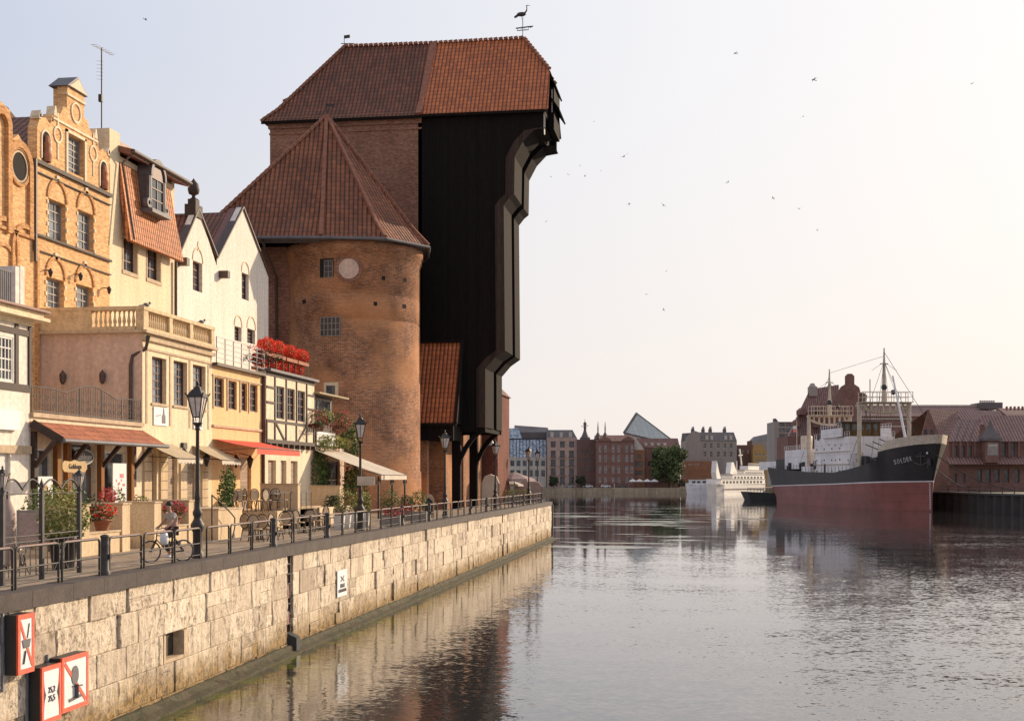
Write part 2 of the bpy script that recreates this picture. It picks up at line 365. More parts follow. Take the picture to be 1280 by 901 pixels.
def sides(mb, x0, x1, y0, y1, z0, z1, top=True, back=True):
    mb.face([(x0, y1, z0), (x0, y0, z0), (x0, y0, z1), (x0, y1, z1)]); mb.face([(x1, y0, z0), (x1, y1, z0), (x1, y1, z1), (x1, y0, z1)])
    if back: mb.face([(x1, y1, z0), (x0, y1, z0), (x0, y1, z1), (x1, y1, z1)])
    if top: mb.face([(x0, y0, z1), (x1, y0, z1), (x1, y1, z1), (x0, y1, z1)])
def window(b, o, y=0., d=.2, nx=2, nz=3, fm='frame_white', pm='pane', bar=.05, name='window'):
    x0, x1, z0, z1 = o; mb = MB(); f = bar*1.5
    mb.box(x0, x0+f, y+d-.08, y+d, z0, z1); mb.box(x1-f, x1, y+d-.08, y+d, z0, z1)
    mb.box(x0+f, x1-f, y+d-.08, y+d, z0, z0+f); mb.box(x0+f, x1-f, y+d-.08, y+d, z1-f, z1)
    for i in range(1, nx):
        c = x0+(x1-x0)*i/nx; mb.box(c-bar/2, c+bar/2, y+d-.06, y+d-.005, z0+f, z1-f)
    for i in range(1, nz):
        c = z0+(z1-z0)*i/nz; mb.box(x0+f, x1-f, y+d-.055, y+d-.008, c-bar/2, c+bar/2)
    w = mb.build(name, fm, b.root)
    p = MB(); p.face([(x0, y+d-.02, z0), (x1, y+d-.02, z0), (x1, y+d-.02, z1), (x0, y+d-.02, z1)]); p.build('pane', pm, w)
    return w
def arch(mb, cx, z, r, w=.12, y0=-.06, y1=.02, n=10, a0=0, a1=PI, sx=1):
    for i in range(n):
        a, c = a0+(a1-a0)*i/n, a0+(a1-a0)*(i+1)/n
        P = [(cx+sx*(r+q)*math.cos(u), z+(r+q)*math.sin(u)) for u, q in ((a, 0), (a, w), (c, w), (c, 0))]
        mb.prism(P, y0, y1)
def roof_slab(mb, q, th=.18):
    """q: four corners (eave l, eave r, ridge r, ridge l)"""
    q = [V(p) for p in q]; n = (q[1]-q[0]).cross(q[3]-q[0]).normalized()
    if n.z < 0: n = -n
    lo = [p-n*th for p in q]; mb.hexa([lo[0], lo[1], lo[2], lo[3], q[0], q[1], q[2], q[3]])
def gable_roof_y(mb, x0, x1, xm, ze, zr, y0, y1, ov=.15):
    sl = (zr-ze)/(xm-x0); sr = (zr-ze)/(x1-xm)
    roof_slab(mb, [(x0-ov, y1, ze-ov*sl), (x0-ov, y0, ze-ov*sl), (xm, y0, zr), (xm, y1, zr)])
    roof_slab(mb, [(x1+ov, y0, ze-ov*sr), (x1+ov, y1, ze-ov*sr), (xm, y1, zr), (xm, y0, zr)])
def gable_roof_x(mb, x0, x1, y0, y1, ze, zr, ov=.3):
    ym = (y0+y1)/2; s = (zr-ze)/(ym-y0)
    roof_slab(mb, [(x0, y0-ov, ze-ov*s), (x1, y0-ov, ze-ov*s), (x1, ym, zr), (x0, ym, zr)])
    roof_slab(mb, [(x1, y1+ov, ze-ov*s), (x0, y1+ov, ze-ov*s), (x0, ym, zr), (x1, ym, zr)])
    for x in (x0+.05, x1-.05): mb.face([(x, y0, ze), (x, y1, ze), (x, ym, zr-.2)])
# ---------------------------------------------------------------- world, sun, camera
def setup():
    sc = bpy.context.scene
    w = bpy.data.worlds.new('World'); sc.world = w; w.use_nodes = True; k = NT(w); k.t.nodes.clear()
    S = SUN = V((math.cos(math.radians(52))*math.cos(math.radians(19)), math.sin(math.radians(52))*math.cos(math.radians(19)), math.sin(math.radians(19))))
    sky = k.n('ShaderNodeTexSky', sky_type='NISHITA', sun_disc=False, sun_elevation=math.radians(19), sun_rotation=math.radians(38), air_density=1.4, dust_density=3.5, ozone_density=1.5)
    d = k.n('ShaderNodeTexCoord').outputs['Generated']
    dt = k.n('ShaderNodeVectorMath', {0: d, 1: tuple(S)}, operation='DOT_PRODUCT').outputs['Value']
    z = k.n('ShaderNodeSeparateXYZ', {0: d}).outputs[2]
    cr = k.n('ShaderNodeValToRGB', {0: dt}); e = cr.color_ramp.elements
    e[0].position = 0.0; e[0].color = (4.1, 4.3, 5.3, 1); e[1].position = 1; e[1].color = (9.1, 8.85, 8.6, 1)
    for p, c in ((.38, (5.0, 5.55, 6.8)), (.62, (6.7, 6.95, 7.7)), (.8, (8.1, 8.05, 8.3)), (.92, (8.8, 8.55, 8.5))):
        q = e.new(p); q.color = (*c, 1)
    hz = k.ramp(z, 0.0, .32, 1, 0); hz = k.m('POWER', hz, 1.3)
    g = k.mix(k.m('MULTIPLY', hz, .8), cr.outputs[0], (8.85, 7.85, 7.05, 1))
    cl = k.noise(k.mapping(d, (1, 1, 3.5)), 1.6, 4); g = k.mix(k.ramp(cl, .45, .75, 0, .12), g, (8.2, 7.9, 7.9, 1))
    g = k.mix(.94, sky.outputs[0], g)
    bg = k.n('ShaderNodeBackground', {'Color': g, 'Strength': .115}); out = k.n('ShaderNodeOutputWorld'); lnk(k.t, bg.outputs[0], out.inputs[0])
    L = bpy.data.lights.new('sun', 'SUN'); L.energy = 5.0; L.angle = math.radians(.6); L.color = (1, .79, .56)
    o = bpy.data.objects.new('sun', L); C.objects.link(o); o.rotation_mode = 'QUATERNION'; o.rotation_quaternion = (-SUN).to_track_quat('-Z', 'Y')
    cd = bpy.data.cameras.new('camera'); c = bpy.data.objects.new('camera', cd); C.objects.link(c)
    c.location = (0, 0, EYE); c.rotation_euler = (PI/2, 0, TH); cd.sensor_width = 36; cd.lens = F/1280*36; cd.shift_y = (HZ-450.5)/1280; cd.clip_end = 20000; cd.clip_start = .5
    sc.camera = c; sc.render.engine = 'CYCLES'; sc.render.resolution_x = 1024; sc.render.resolution_y = 720
    sc.view_settings.view_transform = 'Standard'; sc.view_settings.look = 'None'; sc.view_settings.exposure = 0
setup()
# ================================================================ THE SETTING
def struct(name, mb, m): return mb.build(name, m, kind='structure')
QP = [(-15.2, -30), (-15.35, 27), (-15.85, 48), (-16.9, 142.5)]       # the quay edge, (x, y)
def QX(y):
    for (xa, ya), (xb, yb) in zip(QP, QP[1:]):
        if y <= yb: return xa+(xb-xa)*(y-ya)/(yb-ya)
    return QP[-1][0]
def water_mat():
    m, k, b = newmat('river_water'); ob, uv = coords(k)
    s = k.n('ShaderNodeSeparateXYZ', {0: ob}); X, Y = s.outputs[0], s.outputs[1]
    near = k.m('MULTIPLY', k.ramp(X, -11.5, -14.6, 0, 1), k.ramp(Y, 120, 60, 0, 1))
    near = k.m('MULTIPLY', near, k.ramp(k.noise(ob, .8, 7, .7), .42, .6))
    cc = k.mix(near, (.04, .037, .034, 1), (.13, .14, .02, 1))
    scum = k.m('MULTIPLY', k.ramp(k.noise(k.mapping(ob, (.06, .16, 1)), 1.0, 5, .65), .56, .6), k.m('MULTIPLY', k.ramp(Y, 105, 135), k.m('MULTIPLY', k.ramp(X, 3, -6), k.ramp(Y, 330, 230))))
    cc = k.mix(k.m('MULTIPLY', scum, .8), cc, (.30, .31, .18, 1))
        # breeze: strong ripples in the basin, calm water near the far bank
    calm = k.ramp(k.m('ADD', Y, k.m('MULTIPLY', k.noise(k.mapping(ob, (.02, .03, 1)), 1.0, 3), 30)), 75, 140, 1.0, .12)
    lee = k.ramp(X, -15, 5, .6, 1.0); calm = k.m('MULTIPLY', calm, lee); calm = k.m('MAXIMUM', calm, k.m('MULTIPLY', k.ramp(X, 2, 26, 0, .6), k.ramp(k.m('ADD', Y, k.m('MULTIPLY', X, .5)), 215, 188)))
    patch = k.ramp(k.noise(k.mapping(ob, (.05, .09, 1)), 1.0, 4), .32, .68, .5, 1.35); amp = k.m('MULTIPLY', calm, patch)
    # two long streaks of ruffled water farther out
    def streak(y0, slope, w, x0, x1):
        dd = k.m('ABSOLUTE', k.m('SUBTRACT', Y, k.m('ADD', k.m('ADD', y0, k.m('MULTIPLY', X, slope)), k.m('MULTIPLY', k.noise(k.mapping(ob, (.02, .0, 1)), 1.0, 2), 12))))
        return k.m('MULTIPLY', k.ramp(dd, 0, w, 1, 0), k.m('MULTIPLY', k.ramp(X, x0, x0+25), k.ramp(X, x1, x1-25)))
    st = k.m('ADD', k.m('ADD', streak(300, -.02, 7, -40, 30), streak(212, -.05, 4, -20, 40)), k.m('MULTIPLY', streak(165, -.6, 26, 12, 160), .5)); amp = k.m('ADD', amp, k.m('MULTIPLY', st, .9))
    def slope(vec, detail, amt):
        c = k.n('ShaderNodeTexNoise', {'Vector': vec, 'Scale': 1.0, 'Detail': detail, 'Roughness': .6}).outputs['Color']
        c = k.n('ShaderNodeVectorMath', {0: c, 1: (.5, .5, .5)}, operation='SUBTRACT').outputs[0]
        return k.n('ShaderNodeVectorMath', {0: c, 1: (amt*.8, amt, 0)}, operation='MULTIPLY').outputs[0]
    s1 = slope(k.mapping(ob, (4.4, 7.4, 1)), 3, .25); s2 = slope(k.mapping(ob, (1.1, 1.9, 1)), 2, .10); s3 = slope(k.mapping(ob, (.12, .22, 1)), 2, .06)
    sv = k.n('ShaderNodeVectorMath', {0: s1, 1: s2}, operation='ADD').outputs[0]; sv = k.n('ShaderNodeVectorMath', {0: sv, 1: s3}, operation='ADD').outputs[0]
    sv = k.n('ShaderNodeVectorMath', {0: sv, 'Scale': amp}, operation='SCALE').outputs[0]
    sv = k.n('ShaderNodeVectorMath', {0: sv, 1: (0, 0, 1)}, operation='ADD').outputs[0]
    bp = k.n('ShaderNodeVectorMath', {0: sv}, operation='NORMALIZE').outputs[0]
    k.t.nodes.remove(b); df = k.n('ShaderNodeBsdfDiffuse', {'Color': cc}); gl = k.n('ShaderNodeBsdfGlossy', {'Color': (.97, .97, .985, 1), 'Roughness': k.m('ADD', .035, k.m('MULTIPLY', scum, .3)), 'Normal': bp})
    f1 = k.n('ShaderNodeFresnel', {'IOR': 1.62}).outputs[0]; f2 = k.n('ShaderNodeFresnel', {'IOR': 1.62, 'Normal': bp}).outputs[0]
    fr = k.m('ADD', k.m('MULTIPLY', f1, .35), k.m('MULTIPLY', f2, .65)); fr = k.m('MULTIPLY', fr, k.m('SUBTRACT', 1.0, k.m('MULTIPLY', scum, .6)))
    mx = k.n('ShaderNodeMixShader', {0: fr, 1: df.outputs[0], 2: gl.outputs[0]}); out = [n for n in k.t.nodes if n.type == 'OUTPUT_MATERIAL'][0]; lnk(k.t, mx.outputs[0], out.inputs[0])
    return m
mb = MB(); mb.face([(-900, -200, WATER), (1500, -200, WATER), (1500, 6000, WATER), (-900, 6000, WATER)])
struct('river_water', mb, water_mat())
# promenade and the land behind it
pave = brickmat('paving', (.42, .33, .24), (.33, .25, .18), (.2, .15, .11), .5, .25, (.6, .52, .45), .5)
mb = MB(); e = [(QX(y)-.55, y) for y in (-30, 27, 48, 142.5)]
mb.face([(x, y, 0) for x, y in e]+[(-400, 142, 0), (-400, -30, 0)]); mb.face([(-17.4, 142.5, 0), (-400, 142, 0), (-400, 142, -6), (-17.4, 142.5, -6)][::-1])
struct('promenade', mb, pave)
cam2w = lambda l, d, z: (*W(l, d), z)
earth = mat('far_ground', (.16, .14, .10), (.10, .10, .06), .05, .95)
mb = MB(); mb.face([cam2w(-900, 586, -1.8), cam2w(170, 586, -1.8), cam2w(3000, 586, -1.8), cam2w(3500, 9000, -1.8), cam2w(-3500, 9000, -1.8)][::1]); struct('far_ground', mb, earth)
RQ = lambda d: 93-.0786*(d-240)
mb = MB(); q = [(RQ(60), 60), (RQ(400), 400), (100, 500), (117, 590), (900, 590), (900, 60)]
mb.face([cam2w(l, d, -.5) for l, d in q][::-1]); struct('granary_quay_ground', mb, earth)
# the right bank's dark sheet-pile wall and its fence posts
t = thing('sheet_pile_wall', 'dark sheet-pile quay wall of the granary bank behind the moored steamer', 'quay wall', cam2w(RQ(240), 240, WATER), TH)
t['_o'] = list(t.location)
mb = MB(); N = 150; rows = [[], []]
for i in range(N*2+1):
    d = 120+(400-120)*i/(N*2); o = .35*(1 if (i//2) % 2 else -1)
    l = (RQ(d)+o-RQ(240)); dd = d-240; rows[0].append((l, dd, -1)); rows[1].append((l, dd, 3.35))
mb.grid(rows, sm=False)
mb.build('pile_sheet', mat('sheet_pile', (.03, .026, .026), (.055, .04, .035), .4, .8), t)
mb = MB(); mb.face([(RQ(120)-RQ(240)-.5, -120, 3.35), (RQ(120)-RQ(240)+1.2, -120, 3.35), (RQ(400)-RQ(240)+1.2, 160, 3.35), (RQ(400)-RQ(240)-.5, 160, 3.35)])
mb.hexa([(RQ(120)-RQ(240)-.5, -120, 3.36), (RQ(120)-RQ(240)+1.0, -120, 3.36), (RQ(400)-RQ(240)+1.0, 160, 3.36), (RQ(400)-RQ(240)-.5, 160, 3.36)]+[(RQ(120)-RQ(240)-.5, -120, 3.75), (RQ(120)-RQ(240)+1.0, -120, 3.75), (RQ(400)-RQ(240)+1.0, 160, 3.75), (RQ(400)-RQ(240)-.5, 160, 3.75)])
mb.build('capping_beam', 'ship_grey', t)
mb = MB()
mb.box(0, .16, 0, .16, 0, 1.3); mb.box(.03, .13, .03, 4.97, 1.1, 1.2); mb.box(.03, .13, .03, 4.97, .55, .63)
f0 = None
for i in range(26):
    d = 190+5*i-40
    loc = cam2w(RQ(d)+.6, d, -.35)
    if f0 is None:
        f0 = mb.build('quay_fence_section', 'gutter'); tag(f0, 'low rail fence section along the dark granary quay', 'fence', 'fence sections along the granary quay'); f0.location = loc; f0.rotation_euler = (0, 0, TH+.0786)
    else: dup(f0, loc, TH+.0786)
# the far embankment: stone wall with pilasters
t = thing('far_embankment_wall', 'low pale stone embankment wall with short pilasters on the far bank', 'quay wall', cam2w(0, 585, WATER), TH)
mb = MB(); mb.box(-250, 170, 0, 1.5, -1, 1.3); mb.box(-250, 170, .6, 1.5, 1.3, 2.3)
for i in range(84): x = -240+i*4.6; mb.box(x, x+1.3, -.5, 0, -1, 1.9)
mb.build('stone_wall', mat('far_stone', (.50, .40, .27), (.34, .27, .18), .3, .9), t)
# ---------------------------------------------------------------- the near quay wall: every course laid stone by stone
t = thing('quay_wall', 'long sunlit quay wall of large weathered limestone blocks with a mossy foot', 'quay wall', (-15.85, 48, 0)); t['_o'] = [-15.85, 48, 0]
def QT(y):   # tangent of the quay at y
    for (xa, ya), (xb, yb) in zip(QP, QP[1:]):
        d = V((xb-xa, yb-ya, 0)).normalized()
        if y <= yb: return d
    return d
def onq(y, out, z):
    d = QT(y); n = V((d.y, -d.x, 0)); return (QX(y)+n.x*out, y+n.y*out, z)
mb = MB(); rr = random.Random(11); z = -.36; courses = [.68, .9, .86, .9, .6]
SLOT = [(48.4, 49.15), (105.6, 106.1)]; HOLE = (36.2, 38.0)
for ci, h in enumerate(courses):
    y = 8+rr.uniform(-.5, .5)
    while y < 142.3:
        w = rr.choice([rr.uniform(.6, 1.0), rr.uniform(1.0, 1.7), rr.uniform(1.3, 2.3)]); y1 = min(y+w, 142.5)
        if y1 > 142.0: y1 = 142.5
        for a, b_ in SLOT:
            if y < a < y1: y1 = a
            if a <= y < b_: y = b_; y1 = max(y1, y+.6)
        if ci in (2,) and y < HOLE[0] < y1: y1 = HOLE[0]
        if ci in (2,) and HOLE[0] <= y < HOLE[1]: y = HOLE[1]; y1 = max(y1, y+.5)
        if y > 30 and rr.random() < .022 and y1-y < 1.0: y = y+.32; y1 = max(y1, y+.4)     # a lost stone
        # split tall courses now and then
        parts = [(z-h, z)] if rr.random() > .08 else [(z-h, z-h*.5), (z-h*.5, z)]
        for za, zb in parts:
            g = .005; o = rr.choice([rr.uniform(-.02, .02), rr.uniform(-.02, .02), rr.uniform(-.09, .05)]); tt = rr.random()**1.5*.8+rr.choice([0, 0, 0, .25, .45]); n_ = max(2, int((y1-y)/.17)); mz = 5; rough = rr.choice([.004, .006, .01, .022])
            e0 = .022
            ys = [y+g, y+g+e0]+[y+(y1-y)*i/n_ for i in range(1, n_)]+[y1-g-e0, y1-g]; zs = [za+g, za+g+e0]+[za+(zb-za)*i/mz for i in range(1, mz)]+[zb-g-e0, zb-g]
            rows = []
            for j, zz in enumerate(zs):
                r_ = []
                for i, yy in enumerate(ys):
                    ed = i in (0, len(ys)-1) or j in (0, len(zs)-1)
                    r_.append(onq(yy, (o-.014 if ed else o+rr.uniform(-rough, rough)), zz))
                rows.append(r_)
            mb.grid(rows, False, tt, sm=False)
            i0 = [rows[0][0], rows[0][-1], rows[-1][-1], rows[-1][0]]; bk = [onq(y+g, -.35, za+g), onq(y1-g, -.35, za+g), onq(y1-g, -.35, zb-g), onq(y+g, -.35, zb-g)]
            for a in range(4): b_ = (a+1) % 4; mb.face([i0[b_], i0[a], bk[a], bk[b_]], tt)
        y = y1
    z -= h
blocks = mb.build('stone_blocks', 'stone_wall', t, rel=True)
mb = MB()
ysb = [8, 27]+[48.0-.01, 48.0]+[142.2]
rows = [[onq(yy, -.3, zz) for yy in (8, 27, 36.1, 48, 142.2)] for zz in (-6, -.45)]
mb.grid(rows, sm=False); mb.face([onq(142.2, -.3, -6), onq(142.2, -.3, -.45), (-30, 142.2, -.45), (-30, 142.2, -6)]); mb.build('joint_mortar', mat('joint_mortar', (.07, .05, .032), (.03, .022, .015), 3), t, rel=True)
# foot ledge, mossy, with broken outline
mb = MB(); rows = [[], [], [], [], [], []]
y = 8
while y < 143:
    j = lambda a: rr.uniform(-a, a)
    for i, (o, zz) in enumerate(((-.2, -3.74), (.10, -3.76), (.16, -3.84), (.18, -3.96), (.42, -4.02), (.46, -4.6))): rows[i].append(onq(min(y, 142.5), o+j(.03), zz+j(.025)))
    y += .45
mb.grid(rows, sm=False); mb.build('foot_ledge', 'moss_stone', t, rel=True)
# coping stones: dark slabs
mb = MB(); y = 6
while y < 142.5:
    y1 = min(y+rr.uniform(1.6, 2.1), 142.6); a, b_, c, d = onq(y+.006, -.62, 0), onq(y1-.006, -.62, 0), onq(y1-.006, .09, 0), onq(y+.006, .09, 0); z1 = .03+rr.uniform(-.004, .004)
    P = [V(q) for q in (d, c, b_, a)]
    mb.hexa([V((q.x, q.y, -.36)) for q in P]+[V((q.x, q.y, z1)) for q in P], rr.random())
    y = y1
mb.build('coping', 'coping', t, rel=True)
# rubbing post at the corner of the quay
mb = MB(); mb.box(-17.3, -16.75, 142.5, 142.9, -4.6, -.3); mb.build('corner_beam', 'coping', t, rel=True)
# the recessed opening in the wall and its frame
mb = MB(); z0, z1 = -.36-.68-.9-.86, -.36-.68-.9
mb.box(QX(37)-.9, QX(37)-.85, HOLE[0], HOLE[1], z0, z1)
for a, b_ in ((HOLE[0]+.02, HOLE[0]+.16), (HOLE[1]-.3, HOLE[1]-.02)): mb.box(QX(37)-.86, QX(37)+.03, a, b_, z0+.02, z1-.02)
mb.box(QX(37)-.86, QX(37)+.02, HOLE[0]+.16, HOLE[1]-.3, z0+.02, z0+.12)
mb.build('recess_surround', 'stone_trim', t, rel=True)
mb = MB(); mb.box(QX(37)-.8, QX(37)-.55, HOLE[0]+.16, HOLE[1]-.3, z0+.12, z1-.02); mb.build('recess_plate', 'frame_brown', t, rel=True)
# ladder in the slot
def ladder(y0, y1, label):
    t = thing('quay_ladder', label, 'ladder', onq((y0+y1)/2, -.1, -.4), 0); t['_o'] = list(t.location)
    mb = MB()
    for yy in (y0+.08, y1-.08): mb.bar(onq(yy, -.12, -.3), onq(yy, -.12, -4.3), .07)
    mb.build('rail', 'gutter', t, rel=True)
    k = 0; zz = -.7
    while zz > -4.1:
        mb = MB(); mb.bar(onq(y0+.08, -.1, zz), onq(y1-.08, -.1, zz), .05); mb.build('rung', 'iron', t, rel=True); zz -= .38
    for zz in (-1.5, -2.5):
        mb = MB(); P = onq(y0+.12, -.16, zz); Q = onq(y0+.12, .02, zz); mb.hexa([onq(y0+.1, -.2, zz-.5), onq(y1-.35, -.2, zz-.5), onq(y1-.35, -.05, zz-.5), onq(y0+.1, -.05, zz-.5)]+[onq(y0+.1, -.2, zz), onq(y1-.35, -.2, zz), onq(y1-.35, -.05, zz), onq(y0+.1, -.05, zz)]); mb.build('red_plate', 'rust', t, rel=True)
    mb = MB(); mb.hexa([onq(y0+.1, -.1, -4.6), onq(y1+.25, -.1, -4.6), onq(y1-.1, .3, -4.6), onq(y0+.2, .3, -4.6)]+[onq(y0+.1, -.1, -3.3), onq(y1-.1, -.1, -3.3), onq(y1-.1, .3, -3.5), onq(y0+.2, .3, -3.5)]); mb.build('fender', 'paint_black', t, rel=True)
ladder(48.4, 49.15, 'iron ladder with red plates in the dark slot of the quay wall')
# ---------------------------------------------------------------- signs on the wall
def board(name, label, cat, y, z, w, h, out, border, fill, group=None, frame=True):
    d = QT(y); t = thing(name, label, cat, onq(y, out, z), math.atan2(d.y, d.x), group)   # local x along the quay, -y to the river
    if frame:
        mb = MB(); mb.box(-w/2, w/2, .03, out, -h/2, h/2); mb.build('sign_shade_box', 'paint_black', t)  # black box stands in for the shadow and recess behind the sign
        mb = MB(); mb.bar((-w/2-.05, out-.02, -h/2-.35), (-w/2-.05, out-.02, h/2+.1), .06); mb.build('mounting_rail', 'steel', t)
    bw = border
    if bw:
        mb = MB()
        for q in ((-w/2, w/2, h/2-bw, h/2), (-w/2, w/2, -h/2, -h/2+bw), (-w/2, -w/2+bw, -h/2+bw, h/2-bw), (w/2-bw, w/2, -h/2+bw, h/2-bw)): mb.box(q[0], q[1], -.02, .028, q[2], q[3])
        mb.build('border', 'paint_red', t)
    mb = MB(); mb.box(-w/2+bw, w/2-bw, -.01, .026, -h/2+bw, h/2-bw); mb.build('face', fill, t)
    return t
SG = 'red-bordered river signs on the quay wall'
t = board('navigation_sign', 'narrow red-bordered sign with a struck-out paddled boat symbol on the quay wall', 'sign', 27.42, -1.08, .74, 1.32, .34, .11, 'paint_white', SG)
mb = MB(); mb.bar((-.27, -.016, .5), (.27, -.016, -.5), .012, .08); mb.build('slash', 'paint_red', t)
mb = MB(); mb.face([(-.2, -.026, .1), (-.13, -.026, -.09), (.13, -.026, -.09), (.2, -.026, .1)]); mb.bar((.04, -.022, .12), (.13, -.022, .44), .01, .022); mb.bar((-.14, -.022, -.44), (-.05, -.022, -.15), .01, .05); mb.build('symbol', 'print_grey', t)
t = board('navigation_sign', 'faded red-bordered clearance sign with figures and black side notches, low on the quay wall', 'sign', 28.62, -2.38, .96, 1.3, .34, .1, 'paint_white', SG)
mb = MB()
for s in (-1, 1): mb.face([(s*.4, -.016, .28), (s*.4, -.016, -.28), (s*.27, -.016, 0)][::s])
mb.build('notch', 'paint_black', t)
mb = MB()
for s in (-1, 1):
    mb.face([(s*.4, -.014, .55), (s*.4, -.014, -.55), (s*.3, -.014, 0)][::s])
mb.build('red_wedge', 'paint_red', t)
text('25,2', t, (0, -.02, .09), (PI/2, 0, 0), .2, 'print_grey'); text('25,5', t, (0, -.02, -.11), (PI/2, 0, 0), .2, 'print_grey')
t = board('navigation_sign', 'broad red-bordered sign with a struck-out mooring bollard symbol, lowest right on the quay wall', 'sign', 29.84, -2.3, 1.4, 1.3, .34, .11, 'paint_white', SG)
mb = MB(); mb.bar((-.55, -.016, .5), (.55, -.016, -.5), .012, .1); mb.build('slash', 'paint_red', t)
mb = MB(); mb.face([(.19*math.cos(a)-.03, -.026, .17+.23*math.sin(a)) for a in [2*PI*i/20 for i in range(20)]]); mb.bar((-.03, -.022, -.05), (-.03, -.022, -.38), .008, .18); mb.bar((-.35, -.022, -.4), (.3, -.022, -.36), .008, .08); mb.bar((-.18, -.023, -.08), (.38, -.023, -.13), .008, .035); mb.build('symbol', 'print_grey', t)
t = board('mooring_notice', 'plain white rectangular notice with small lettering on the quay wall beside the ladder', 'sign', 56.1, -2.0, 1.55, 1.15, .05, 0, 'paint_white', None, False)
mb = MB(); mb.bar((-.28, -.02, .3), (.28, -.02, .08), .01, .07); mb.bar((-.28, -.02, .08), (.28, -.02, .3), .01, .07); mb.build('symbol', 'print_grey', t)
text('ZAKAZ', t, (0, -.02, -.12), (PI/2, 0, 0), .24, 'print_grey'); text('CUMOWANIA', t, (0, -.02, -.33), (PI/2, 0, 0), .2, 'print_grey')
# ---------------------------------------------------------------- bollards, railing panels and street lamps on the quay edge
BY = [33+7.35*i for i in range(-1, 15)]
def rz(y): d = QT(y); return math.atan2(d.y, d.x)
LAMPS = [40.4, 62.4, 84.45, 106.5, 128.5]
def bollard():
    t = thing('quay_post', 'stout dark iron post between railing panels on the quay edge', 'bollard', (0, 0, 0), 0, 'stout posts of the quay railing')
    mb = MB(); mb.lathe((0, 0, 0), [(.145, .03), (.145, .12), (.115, .16), (.11, .8), (.12, .84), (.11, .88), (.11, 1.0), (.125, 1.04), (.125, 1.07), (.05, 1.1), (.001, 1.11)], 14); mb.build('post', 'iron_grey', t)
    mb = MB(); mb.box(-.05, .05, -.17, -.1, .45, .58); mb.build('bracket', 'iron', t); return t
b0 = bollard(); first = True
for y in BY:
    if any(abs(y-l) < .8 for l in LAMPS): continue
    p = onq(y, -.33, 0)
    if first: b0.location = p; first = False
    else: dup(b0, p, rz(y))
def panel(w):
    t = thing('quay_railing_panel', 'bent-tube railing panel with a middle bar on the quay edge', 'railing', (0, 0, 0), 0, 'railing panels along the quay edge')
    r = .032; c = .1
    mb = MB(); mb.tube([(c*.0, 0, .03), (0, 0, .9), (c*.3, 0, .97), (c, 0, 1.0), (w-c, 0, 1.0), (w-c*.3, 0, .97), (w, 0, .9), (w, 0, .03)], r, 8); mb.build('frame', 'iron', t)
    mb = MB(); mb.tube([(0, 0, .52), (w, 0, .52)], .024, 6); mb.build('middle_bar', 'iron', t)
    mb = MB(); mb.tube([(0, 0, .16), (w, 0, .16)], .018, 6); mb.build('bottom_bar', 'iron', t)
    mb = MB(); mb.tube([(c+.05, 0, 1.018), (w-c-.05, 0, 1.018)], .026, 6); mb.build('handrail', 'rust', t); return t
pw = 2.12; p0 = panel(pw); first = True
for y in BY[:-1]:
    for i in range(3):
        a = y+.28+i*2.31
        if a+pw > 142.3: continue
        p = onq(a, -.33, 0)
        if first: p0.location = p; p0.rotation_euler = (0, 0, rz(a)); first = False
        else: dup(p0, p, rz(a))
def lantern(t, z, s=1.0, x=0, y=0):
    """tapered glass lantern with an iron crown, mounted at height z"""
    mb = MB(); mb.lathe((x, y, z), [(.06*s, 0), (.1*s, .05*s), (.17*s, .12*s), (.17*s, .15*s)], 8); mb.build('lantern_bracket', 'iron', t)
    for k in range(4):
        a = PI/4+k*PI/2; 
    mb = MB(); z0, z1 = z+.32*s, z+.98*s; r0, r1 = .16*s, .34*s
    P = lambda r, zz: [(x+r*math.cos(PI/4+k*PI/2), y+r*math.sin(PI/4+k*PI/2), zz) for k in range(4)]
    A, B = P(r0, z0), P(r1, z1); g = MB(); g.grid([P(r0*.97, z0), P(r1*.97, z1)], True, sm=False)
    lg = mb
    for k in range(4): mb.bar(A[k], B[k], .035*s); mb.bar(B[k], B[(k+1) % 4], .06*s); mb.bar(A[k], A[(k+1) % 4], .03*s); mb.bar((x+.1*s*math.cos(PI/4+k*PI/2), y+.1*s*math.sin(PI/4+k*PI/2), z+.12*s), A[k], .022*s)
    for k in range(4):
        m = [(A[k][i]+A[(k+1) % 4][i])/2 for i in range(3)]; n = [(B[k][i]+B[(k+1) % 4][i])/2 for i in range(3)]; mb.bar(m, n, .018*s)
        u = V(B[k])+V((math.cos(PI/4+k*PI/2), math.sin(PI/4+k*PI/2), 1.2))*.09*s; mb.bar(B[k], u, .035*s)
    fr = mb.build('lantern_frame', 'iron', t); g.build('glass', 'lantern_glass', fr)
    mb = MB(); rows = [P(.37*s, z1+.02), P(.2*s, z1+.22*s), P(.13*s, z1+.25*s)]; mb.grid(rows, True, sm=False); mb.lathe((x, y, z1+.22*s), [(.12*s, 0), (.13*s, .07*s), (.05*s, .12*s), (.045*s, .16*s), (.07*s, .2*s), (.001, .3*s)], 8); mb.build('lantern_cap', 'iron', t)
def lamp(sc_h=5.5):
    t = thing('street_lamp', 'tall lamp', 'street lamp')
    mb = MB(); mb.lathe((0, 0, 0), [(.2, .03), (.2, .18), (.165, .22), (.15, .3), (.15, .85), (.17, .9), (.215, 1.0), (.22, 1.1), (.165, 1.2), (.12, 1.28), (.11, 1.35), (.15, 1.42), (.155, 1.5), (.1, 1.62), (.085, 1.9), (.1, 1.95), (.09, 2.02), (.075, 2.2)], 16); mb.build('base', 'iron', t)
    mb = MB(); mb.lathe((0, 0, 0), [(.072, 2.15), (.065, 3.0), (.055, 4.1), (.08, 4.15), (.08, 4.22), (.05, 4.28)], 12); mb.build('post', 'iron', t)
    lantern(t, 4.22, 1.0); return t
